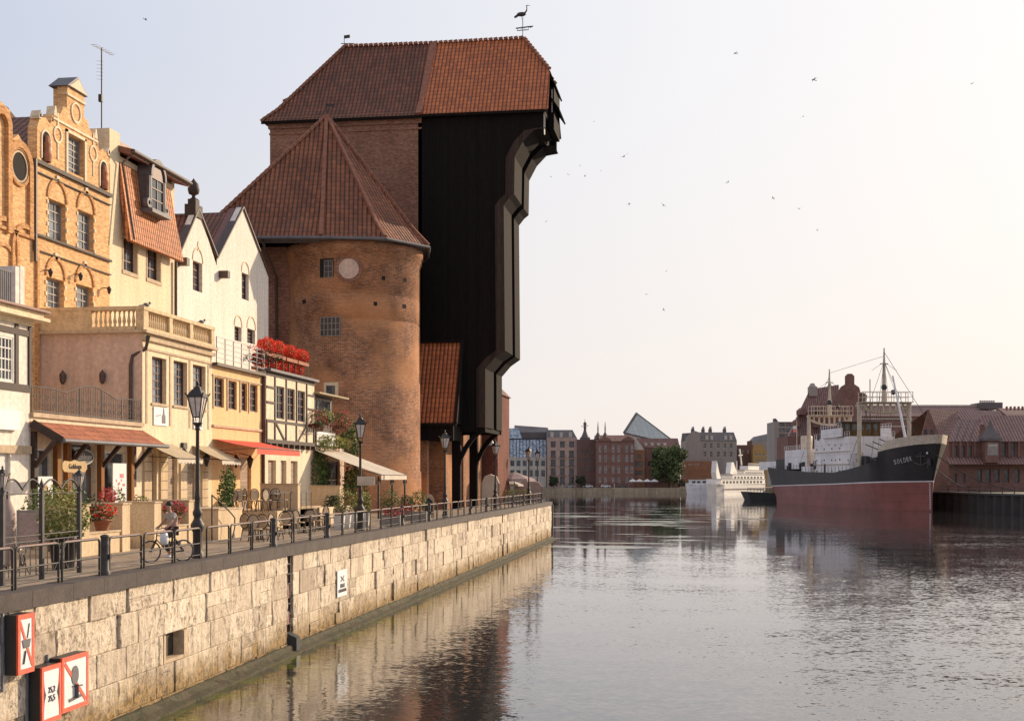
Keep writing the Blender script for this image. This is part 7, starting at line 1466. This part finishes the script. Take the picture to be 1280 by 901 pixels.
dk(892, 948, 604.5, 598, 2.9); dk(908, 948, 598, 592.2, 2.6); dk(924, 948, 592.2, 586.5, 2.3); dk(930, 944, 586.5, 581, 1.8)
mb = MB()
for i in range(12): mb.box(X(894.5+i*4.3), X(897+i*4.3), -2.98, -2.9, Z(603), Z(600))
for i in range(9): mb.box(X(910+i*4.1), X(912.4+i*4.1), -2.68, -2.6, Z(597.2), Z(594.4)); mb.box(X(925+i*2.5), X(926.5+i*2.5), -2.38, -2.3, Z(591.2), Z(588.6))
mb.build('windows', 'pane', S)
mb = MB(); mb.prism([(X(911), Z(598)), (X(919), Z(592)), (X(917), Z(586)), (X(914), Z(577)), (X(911.5), Z(577)), (X(910), Z(590))], -1, 1); mb.build('funnel', 'ferry_white', S)
mb = MB(); mb.prism([(X(893), Z(598)), (X(898), Z(597)), (X(895), Z(585)), (X(893), Z(576)), (X(892), Z(590))], -1, 1); mb.build('bow_housing', 'ferry_white', S)
mb = MB(); mb.bar((X(927), 0, Z(580)), (X(924.5), 0, Z(560)), .5); mb.bar((X(923), 0, Z(568)), (X(928), 0, Z(567)), .3); mb.bar((X(921), 0, Z(592)), (X(921), 0, Z(575)), .25); mb.build('mast', 'ferry_white', S)
for zz, a_, b_, hw_ in ((604.5, 890, 948, 3.3), (598, 892, 948, 3.15), (592.2, 907, 948, 2.85), (586.5, 923, 948, 2.55)):
    mb = MB(); mb.box(X(a_), X(b_), -hw_, hw_, Z(zz), Z(zz)+.22); mb.build('deck_edge', 'far_white', S)
for zz, a_, b_, y_ in ((604.3, 885, 893, -2.9), (598, 893, 908, -2.9), (592.2, 909, 924, -2.6), (581, 930, 944, -1.8)):
    mb = MB(); n = 14
    for i in range(n+1): x_ = X(a_)+(X(b_)-X(a_))*i/n; mb.bar((x_, y_, Z(zz)), (x_, y_, Z(zz-3.2)), .1)
    mb.bar((X(a_), y_, Z(zz-3.2)), (X(b_), y_, Z(zz-3.2)), .12); mb.build('railing', 'ferry_white', S)
t = thing('work_barge', 'dark low barge with a railed deck moored behind the steamer stern', 'barge', (*W((951-640)/F*392, 392), WATER), TH+.05); mb = MB(); mb.hexa([V(q) for q in ((-2.6, 0, -1), (7, 0, -1), (7, 8, -1), (-2.6, 8, -1), (-4.2, -.5, 2.6), (7.5, -.5, 2.0), (7.5, 8.5, 2.0), (-4.2, 8.5, 2.6))]); mb.build('hull', 'ship_grey', t); mb = MB()
for i in range(12): mb.bar((-4+i*.95, -.3, 2.3), (-4+i*.95, -.3, 3.6), .1)
mb.bar((-4, -.3, 3.6), (7, -.3, 3.5), .1); mb.bar((-4, -.3, 3.0), (7, -.3, 2.9), .08); mb.build('railing', 'ship_grey', t)
# ================================================================ THE STEAMER
bow = V((83.7, 263)); stn = V((75.0, 367)); wb, ws = V(W(*bow)), V(W(*stn)); dr_ = (wb-ws).normalized(); LEN = (wb-ws).length; ang = math.atan2(dr_.y, dr_.x)
SH = thing('steam_cargo_ship', 'black and red cargo steamer with a white bridge moored at the right bank', 'ship', (wb.x, wb.y, WATER), ang)
def sp(px, py, off=0):
    """steamer coordinates (distance forward of the stem, height over water) of a photo pixel, on the lengthwise plane at offset off to port"""
    nrm = V((-dr_.y, dr_.x)); o = wb+nrm*off; d_ = V((-ST+CT*(px-640)/F, CT+ST*(px-640)/F)); den = d_.x*dr_.y-d_.y*dr_.x; t = (o.x*dr_.y-o.y*dr_.x)/den; q = d_*t-o; return q.dot(dr_), EYE+(HZ-py)*t/F-WATER
HS = [(0, .05, .5, 5.9, 13.5, 15.2), (-3, .9, 3.2, 5.85, 13.3, 15.1), (-7, 2.4, 4.8, 5.8, 12.9, 14.8), (-11, 3.7, 5.5, 5.75, 12.5, 14.3), (-14.5, 4.5, 5.8, 5.7, 12.1, 12.6), (-14.6, 4.5, 5.8, 5.7, 10.4, 10.5), (-20, 5.4, 6.1, 5.6, 9.7, 9.8), (-30, 6.0, 6.25, 5.4, 8.7, 8.8), (-42, 6.2, 6.25, 5.15, 7.9, 8.0), (-60, 6.2, 6.25, 4.9, 8.1, 8.2), (-80, 5.9, 6.1, 4.6, 8.7, 8.8), (-92, 5.0, 5.9, 4.45, 9.1, 9.2), (-101, 3.2, 5.0, 4.35, 9.4, 9.5), (-LEN-.6, 1.4, 3.6, 4.3, 9.6, 9.7)]
rake = lambda x, z: x+ (max(0, z-5.5)*.42 if x > -1 else (max(0, z-5.5)*.42*max(0, 1+x/12)))-(max(0, 5-z)*0 if x > -97 else -max(0, 4.4-z)*1.0)
def hpt(st, z, s):
    x, bw, bd, zr, zd, zb_ = st; f = min(1, max(0, (z+.5)/(zd+.5))); hb = bw+(bd-bw)*f**1.6; return (rake(x, z), s*hb, z)
def band(name, m, za, zb_, n=3, out=0):
    mb = MB()
    for s in (-1, 1):
        rows = [[hpt(st, za(st)+(zb_(st)-za(st))*j/n, s*(1+out)) for st in HS] for j in range(n+1)]
        mb.grid(rows if s > 0 else rows[::-1])
    rows = [[hpt(HS[0], za(HS[0])+(zb_(HS[0])-za(HS[0]))*j/n, s) for s in (-1, 1)] for j in range(n+1)]; mb.grid(rows)
    rows = [[hpt(HS[-1], za(HS[-1])+(zb_(HS[-1])-za(HS[-1]))*j/n, s) for s in (1, -1)] for j in range(n+1)]; mb.grid(rows)
    return mb.build(name, m, SH)
band('lower_hull', 'hull_red', lambda s: -1.5, lambda s: s[3]); band('boot_line', 'ship_white', lambda s: s[3], lambda s: s[3]+.22, 1, .004); band('upper_hull', 'hull_black', lambda s: s[3]+.22, lambda s: s[4])
mb = MB(); BS_ = HS[:5]
for s in (-1, 1):
    mb.grid([[hpt(st, st[4]+(st[5]-st[4])*j, s) for st in BS_] for j in range(2)]); mb.grid([[(p[0], p[1]*.96, p[2]) for p in [hpt(st, st[4]+(st[5]-st[4])*j, s) for st in BS_]] for j in range(2)])
a = [hpt(HS[0], 13.3, 1), hpt(HS[0], 13.3, -1), hpt(HS[0], 15.2, -1), hpt(HS[0], 15.2, 1)]; mb.face(a); mb.build('bulwark', 'ship_cream', SH)
mb = MB()
for A_, B_ in zip(HS, HS[1:]): mb.face([hpt(A_, A_[4]-.05, -1), hpt(A_, A_[4]-.05, 1), hpt(B_, B_[4]-.05, 1), hpt(B_, B_[4]-.05, -1)])
mb.build('deck', 'ship_grey', SH)
mb = MB()
for j in range(16): z_ = .5+j*.33; p = hpt(HS[0], z_, -1); mb.box(p[0]-.3, p[0]-.12, p[1]-.35, p[1]-.1, z_, z_+.14)
mb.build('draught_marks', 'ship_white', SH)
def hl(x, z, s=-1):
    for A_, B_ in zip(HS, HS[1:]):
        if B_[0] <= x <= A_[0]: f = (A_[0]-x)/(A_[0]-B_[0]); a, b_ = V(hpt(A_, z, s)), V(hpt(B_, z, s)); return a.lerp(b_, f)
def wpx(p):
    q = V((wb.x+dr_.x*p.x-dr_.y*p.y, wb.y+dr_.y*p.x+dr_.x*p.y)); lat = q.x*CT+q.y*ST; dep = -q.x*ST+q.y*CT; return 640+F*lat/dep, HZ-(WATER+p.z-EYE)*F/dep
def starboard(px, py):
    best = None
    for i in range(400):
        x = -.2-i*.15; z = 9.0
        for _ in range(3):
            h = hl(x, z); a, c = wpx(h); z += (c-py)*.17
        e = abs(wpx(hl(x, z))[0]-px)
        if best is None or e < best[0]: best = (e, x, z)
    return best[1], best[2]
for i, ch_ in enumerate('SOŁDEK'):
    px = 1119.5+i*3.9; py = 577.5-i*.85
    xa, za = starboard(px, py); q = hl(xa, za); u = (hl(xa+.6, za)-hl(xa-.6, za)).normalized(); up_ = hl(xa, za+.8)-hl(xa, za-.8); up_ = (up_-u*up_.dot(u)).normalized(); nn = u.cross(up_)
    k1 = 3.3/abs(wpx(q+u*.5)[0]-wpx(q-u*.5)[0])
    tx = text(ch_, SH, (0, 0, 0), (0, 0, 0), 1.0, 'ship_white', 'letter', ext=.02); wd_ = max(v.co.x for v in tx.data.vertices)-min(v.co.x for v in tx.data.vertices)
    import mathutils
    tx.matrix_local = mathutils.Matrix.Translation(q+nn*.12) @ mathutils.Matrix((u, up_, nn)).transposed().to_4x4() @ mathutils.Matrix.Diagonal((k1/wd_*.8, 1.35, 1, 1))
xa, za = starboard(1151, 574); q = hl(xa, za); u = (hl(xa+.6, za)-hl(xa-.6, za)).normalized(); up_ = (hl(xa, za+.8)-hl(xa, za-.8)).normalized(); nn = u.cross(up_); mb = MB(); uu = u*2.0; c_ = q+nn*.15
mb.bar(c_-up_*1.2, c_+up_*1.1, .14); mb.bar(c_+up_*.75-uu*.5, c_+up_*.75+uu*.5, .12)
for s in (-1, 1): mb.bar(c_-up_*1.2, c_-up_*.6+uu*s*.8, .12)
mb.tube([c_+up_*1.3+u*.3*math.cos(a)+up_*.2*math.sin(a) for a in [2*PI*i/10 for i in range(11)]], .05, 5); mb.build('anchor_emblem', 'far_dark', SH)
xa, za = starboard(1176, 573); mb = MB(); h_ = hl(-.6, 10.0); mb.ball((h_.x+.1, h_.y-.4, 9.6), (.5, .4, 1.0), 8); mb.bar((h_.x, h_.y-.4, 10.5), (h_.x, h_.y-.5, 8.6), .25, .5); mb.build('bower_anchor', 'ship_grey', SH)
h_ = hl(-1.2, 11.6); mb = MB(); mb.ball((h_.x+.1, h_.y-.15, 11.6), (.35, .2, .25), 8); mb.build('hawse_lip', 'ship_white', SH)
def sbox(name, m, pxl, pxr, pyt, pyb, off, y0, y1, d=None):
    """box on the steamer whose starboard side shows between two pixels"""
    a, _ = sp(pxl, pyt, off); b_, _ = sp(pxr, pyt, off); _, zt = sp((pxl+pxr)/2, pyt, off); _, z0 = sp((pxl+pxr)/2, pyb, off); mb = MB(); mb.box(min(a, b_), max(a, b_), y0, y1, z0, zt); mb.build(name, m, SH); return min(a, b_), max(a, b_), z0, zt
mid_ = sbox('midship_house', 'ship_white', 1018, 1062, 547, 595, -5.2, -5.2, 5.2)
wh_ = sbox('bridge_deck', 'ship_white', 1026, 1051, 536, 546.8, -5.9, -5.9, 5.9)
def portpx(xl, xr): pass
a0, a1 = mid_[0], mid_[1]
_, z9 = sp(1051, 528.5, -5.4); _, z8 = sp(1051, 546.5, -5.4); brg = (wh_[1]-4.0, wh_[1]+.35, z8, z9); mb = MB(); mb.box(brg[0], brg[1], -5.4, 3.2, z8, z9); mb.build('wooden_wheelhouse', 'ship_wood', SH)
mb = MB(); mb.box(brg[0]-.4, brg[1]+.4, -5.8, 3.4, brg[3], brg[3]+.25); mb.build('wheelhouse_roof', 'ship_grey', SH)
mb = MB()
for i in range(5): y_ = -5.0+i*1.62; mb.box(brg[1], brg[1]+.06, y_, y_+1.0, brg[2]+1.6, brg[3]-.3)
for i in range(2): x_ = brg[0]+.5+i*(brg[1]-brg[0])/2.2; mb.box(x_, x_+1.2, -5.46, -5.4, brg[2]+1.6, brg[3]-.3)
mb.build('wheelhouse_windows', 'pane', SH)
mb = MB()
for px, py in ((1036, 556), (1043.5, 556), (1051, 556), (1044, 575), (1060, 575)):
    x_, z_ = sp(px, py, -5.25); mb.prism([(x_+.3*math.cos(a), z_+.3*math.sin(a)) for a in [2*PI*i/10 for i in range(10)]], -5.28, -5.2)
mb.build('portholes', 'pane', SH)
mb = MB()
for i, y_ in enumerate((-3.6, -.6, 1.4, 3.8)): mb.prism([(0, 0)]*3 if False else [(mid_[1]+.02, mid_[2]+3.2), (mid_[1]+.08, mid_[2]+3.2), (mid_[1]+.08, mid_[2]+4.0), (mid_[1]+.02, mid_[2]+4.0)], y_, y_+.6)
mb.build('front_portholes', 'pane', SH)
x_, z_ = sp(1031, 586, -5.22); mb = MB(); mb.box(x_-.6, x_+.6, -5.27, -5.2, mid_[2]+.2, mid_[2]+3.0); mb.build('door', 'ship_grey', SH)
x_, z_ = sp(1023, 545.5, -5.22); mb = MB(); mb.box(x_-.8, x_+.8, -5.3, -5.2, z_-.9, z_+.5); mb.build('dark_window', 'ship_grey', SH)
aft = sbox('aft_deckhouse', 'ship_white', 981, 1012, 562, 586, -4.6, -4.6, 4.6); sbox('stern_dinghy_house', 'ship_white', 949, 970, 577, 587, -3, -3, 3)
sbox('stern_housing', 'ship_grey', 970, 984, 574, 588, -3.6, -3.6, 3.6); sbox('lifeboat', 'ship_white', 1002, 1012, 583, 592, -5.8, -5.8, -4.4)
x_, z_ = sp(1000, 556, 0); mb = MB(); mb.lathe((aft[0]+4, 0, aft[3]), [(1.4, 0), (1.5, 1.5), (1.5, 3.6), (1.3, 3.8), (.2, 3.8)], 16); mb.build('funnel', 'ship_cream', SH)
# goalpost masts
def goal(px_s, pyt, pybase, hb, pm_x, pm_top, hbeam, nm):
    x0, zt = sp(px_s, pyt, -hb); _, z0 = sp(px_s, pybase, -hb); z0 = 7.6
    for s in (-1, 1): mb = MB(); mb.tube([(x0, s*hb, z0), (x0, s*hb, zt)], .48, 10); mb.build('kingpost', 'ship_cream', SH)
    mb = MB(); mb.box(x0-.6, x0+.6, -hb-.4, hb+.4, zt, zt+.4); n_ = 8
    low = lambda y: zt-.6-1.3*(1-(abs(y)/hb)**2)
    mb.tube([(x0, -hb+2*hb*i/12, low(-hb+2*hb*i/12)) for i in range(13)], .3, 6)
    for i in range(9): y_ = -hb+2*hb*i/8; mb.bar((x0, y_, low(y_)), (x0, y_, zt), .7, .3)
    mb.build('cross_girder', 'ship_cream', SH)
    mb = MB()
    for i in range(8): y_ = -hb+2*hb*i/7; mb.bar((x0-.5, y_, zt+.4), (x0-.5, y_, zt+2.6), .12); mb.bar((x0+2.2, y_, zt+.4), (x0+2.2, y_, zt+2.6), .12)
    for z_ in (1.5, 2.6): mb.bar((x0-.5, -hb, zt+z_), (x0-.5, hb, zt+z_), .12); mb.bar((x0+2.2, -hb, zt+z_), (x0+2.2, hb, zt+z_), .1)
    mb.box(x0-.6, x0+2.4, -hb-.2, hb+.2, zt+.3, zt+.42); mb.build('platform_railing', 'ship_cream', SH)
    xm, zm_ = sp(pm_x, pm_top, 0); mb = MB(); mb.tube([(x0, 0, zt+.4), (x0, 0, zt+(zm_-zt)*.55), (x0, 0, zm_)], [.55, .38, .14], 10)
    mb.build('mast', 'ship_cream', SH); mb = MB(); mb.bar((x0, -.9, zt+(zm_-zt)*.72), (x0, .9, zt+(zm_-zt)*.72), .18); mb.ball((x0, 0, zt+(zm_-zt)*.3), (.7, .7, .8), 8); mb.ball((x0+.6, 1.8, zt+2.6), .6, 8); mb.bar((x0, -2.8, zt+(zm_-zt)*.6), (x0, 0, zt+(zm_-zt)*.75), .06); mb.bar((x0, 2.8, zt+(zm_-zt)*.6), (x0, 0, zt+(zm_-zt)*.75), .06); mb.build('mast_fittings', 'ship_grey', SH)
    return x0, zt
g1 = goal(1074, 505, 585, 5.6, 1105, 435, 0, 'fore'); g2 = goal(1011, 521, 580, 5.2, 1038, 461, 0, 'aft')
mb = MB(); mb.tube([(g1[0]+8, 2.2, 12.5), (g1[0]+2.5, 1.0, g1[1]+6)], [.35, .2], 8); mb.build('derrick_boom', 'ship_white', SH)
mb = MB(); 
for q in range(3): mb.tube([(g1[0]-.5, -4+q*1.6, 14+q*.6), (g1[0]+14, -3.5+q*1.2, 11.4+q*.6)], .12, 6)
mb.bar((g1[0]-2, -3, brg[3]), (g1[0]-6, -3, brg[3]+6.5), .15); mb.bar((g1[0]-8, -3, brg[3]), (g1[0]-6, -3, brg[3]+6.5), .15); mb.bar((g1[0]-6, -1, brg[3]), (g1[0]-6, -1, brg[3]+9.5), .15); mb.build('stowed_booms', 'ship_grey', SH)
mb = MB(); rr = random.Random(2)
for i in range(26): x_ = -15.5-rr.uniform(0, 15); y_ = -5.2+rr.uniform(0, 3); h_ = rr.uniform(.6, 2.4); mb.box(x_, x_+rr.uniform(.5, 1.5), y_, y_+1, 9.0, 9.2+h_)
for i in range(16): x_ = -58-rr.uniform(0, 24); y_ = -5.6+rr.uniform(0, 1.5); h_ = rr.uniform(.6, 1.9); mb.box(x_, x_+rr.uniform(.6, 1.6), y_, y_+.9, 8.8, 9.2+h_)
mb.build('deck_gear', 'ship_grey', SH)
mb = MB()
for i in range(32): x_ = -16-i*2.5; st_ = hl(x_, 8.8); zd_ = 10.4 if x_ > -20 else (9.3 if x_ > -30 else 8.3 if x_ > -70 else 9.0); mb.bar((x_, st_.y+.2, zd_-.6), (x_, st_.y+.2, zd_+1.0), .07)
mb.build('deck_railing', 'ship_grey', SH)
mb = MB(); fx, fz = sp(996, 537, 0); mb.bar((fx, 0, 9), (fx, 0, fz+2.5), .15); mb.build('flagstaff', 'ship_cream', SH)
mb = MB()
for j, c in enumerate(('a',)): mb.box(fx-3.5, fx, -.03, .03, fz-.6, fz+.3)
mb.build('flag', 'paint_red', SH); mb = MB(); mb.box(fx-3.5, fx, -.035, .035, fz+.3, fz+1.1); mb.build('flag_white_band', 'paint_white', SH)
mb = MB(); rr = random.Random(6)
for gx_, gz_, top_ in ((g1[0], g1[1], 1105), (g2[0], g2[1], 1038)):
    zt_ = sp(top_, 440 if top_ > 1100 else 466, 0)[1]
    for sd in (-1, 1):
        for q in (-7, 7, 11): mb.bar((gx_, 0, zt_-2), (gx_+q, sd*5.6, 9.5), .06)
mb.bar((g1[0], 0, sp(1105, 440, 0)[1]), (2, 0, 15.4), .07); mb.bar((g1[0], 0, sp(1105, 445, 0)[1]), (g2[0], 0, sp(1038, 466, 0)[1]), .06); mb.bar((g2[0], 0, sp(1038, 470, 0)[1]), (-95, 0, 12), .06); mb.build('rigging', 'ship_grey', SH)
for i, (a_, b_, y_) in enumerate(((g1[0]+.8, 13, -3.4), (g1[0]-.8, -15, -3.8), (g1[0]-.8, -17, 3.0), (g2[0]+.8, 12, -3.6), (g2[0]-.8, -13, 3.2))):
    mb = MB(); mb.tube([(a_, y_*.9, 10.6+i*.2), (a_+b_, y_, 12.6+(i % 2)*1.2)], [.26, .15], 8); mb.build('cargo_boom', 'ship_cream', SH)
for x_, y_ in ((mid_[0]-3, -3.5), (mid_[0]-3, 3.4), (mid_[1]+3, -3.8), (mid_[1]+3, 3.4), (aft[0]-2, -2.4), (aft[1]+2, 2.6)):
    mb = MB(); mb.tube([(x_, y_, 8.8), (x_, y_, 11.4), (x_+.25, y_, 11.9), (x_+.8, y_, 12.0)], [.28, .28, .34, .5], 10); mb.build('cowl_ventilator', 'ship_cream', SH)
for x0_, x1_, z_, hb_ in ((mid_[0], mid_[1], mid_[3], 5.2), (wh_[0], wh_[1], wh_[3], 5.9), (aft[0], aft[1], aft[3], 4.6)):
    mb = MB(); n = int((x1_-x0_)/1.6)
    for s in (-1, 1):
        for i in range(n+1): x_ = x0_+(x1_-x0_)*i/n; mb.bar((x_, s*hb_, z_), (x_, s*hb_, z_+1.1), .07)
        for q in (.55, 1.1): mb.bar((x0_, s*hb_, z_+q), (x1_, s*hb_, z_+q), .06)
    mb.build('house_railing', 'ship_white', SH)
mb = MB()
for i in range(3):
    for j in range(4): x_ = mid_[0]+2+j*(mid_[1]-mid_[0]-3)/4; z_ = mid_[2]+1.2+i*2.6; mb.prism([(x_+.24*math.cos(a), z_+.24*math.sin(a)) for a in [2*PI*q/10 for q in range(10)]], -5.29, -5.2)
mb.build('porthole_row', 'ship_grey', SH)
mb = MB()
for z_ in (mid_[2]+2.7, mid_[2]+5.6): mb.box(mid_[0]-.3, mid_[1]+.3, -5.45, -5.2, z_, z_+.14)
mb.build('rubbing_strake', 'ship_cream', SH)
# mooring lines
for i, (s0, e0, lab) in enumerate((((1160, 553), (1290, 617, 250), 'upper mooring line running from the steamer bow to the right bank'), ((1176, 560), (1245, 614, 262), 'lower mooring line falling from the steamer bow to the quay'))):
    x_, z_ = starboard(*s0); a = hl(-1.5, 12.8 if i == 0 else 10.5); aw_ = V((wb.x+dr_.x*a.x-dr_.y*a.y, wb.y+dr_.y*a.x+dr_.x*a.y, WATER+a.z)); e_ = W((e0[0]-640)/F*e0[2], e0[2]); ew = V((e_[0], e_[1], -.1))
    mb = MB(); P = [aw_.lerp(ew, q/12)-V((0, 0, 2.2*math.sin(PI*q/12)))-aw_ for q in range(13)]; mb.tube(P, .09, 5); o = mb.build('mooring_line', 'ship_grey'); o.location = aw_; tag(o, lab, 'rope')
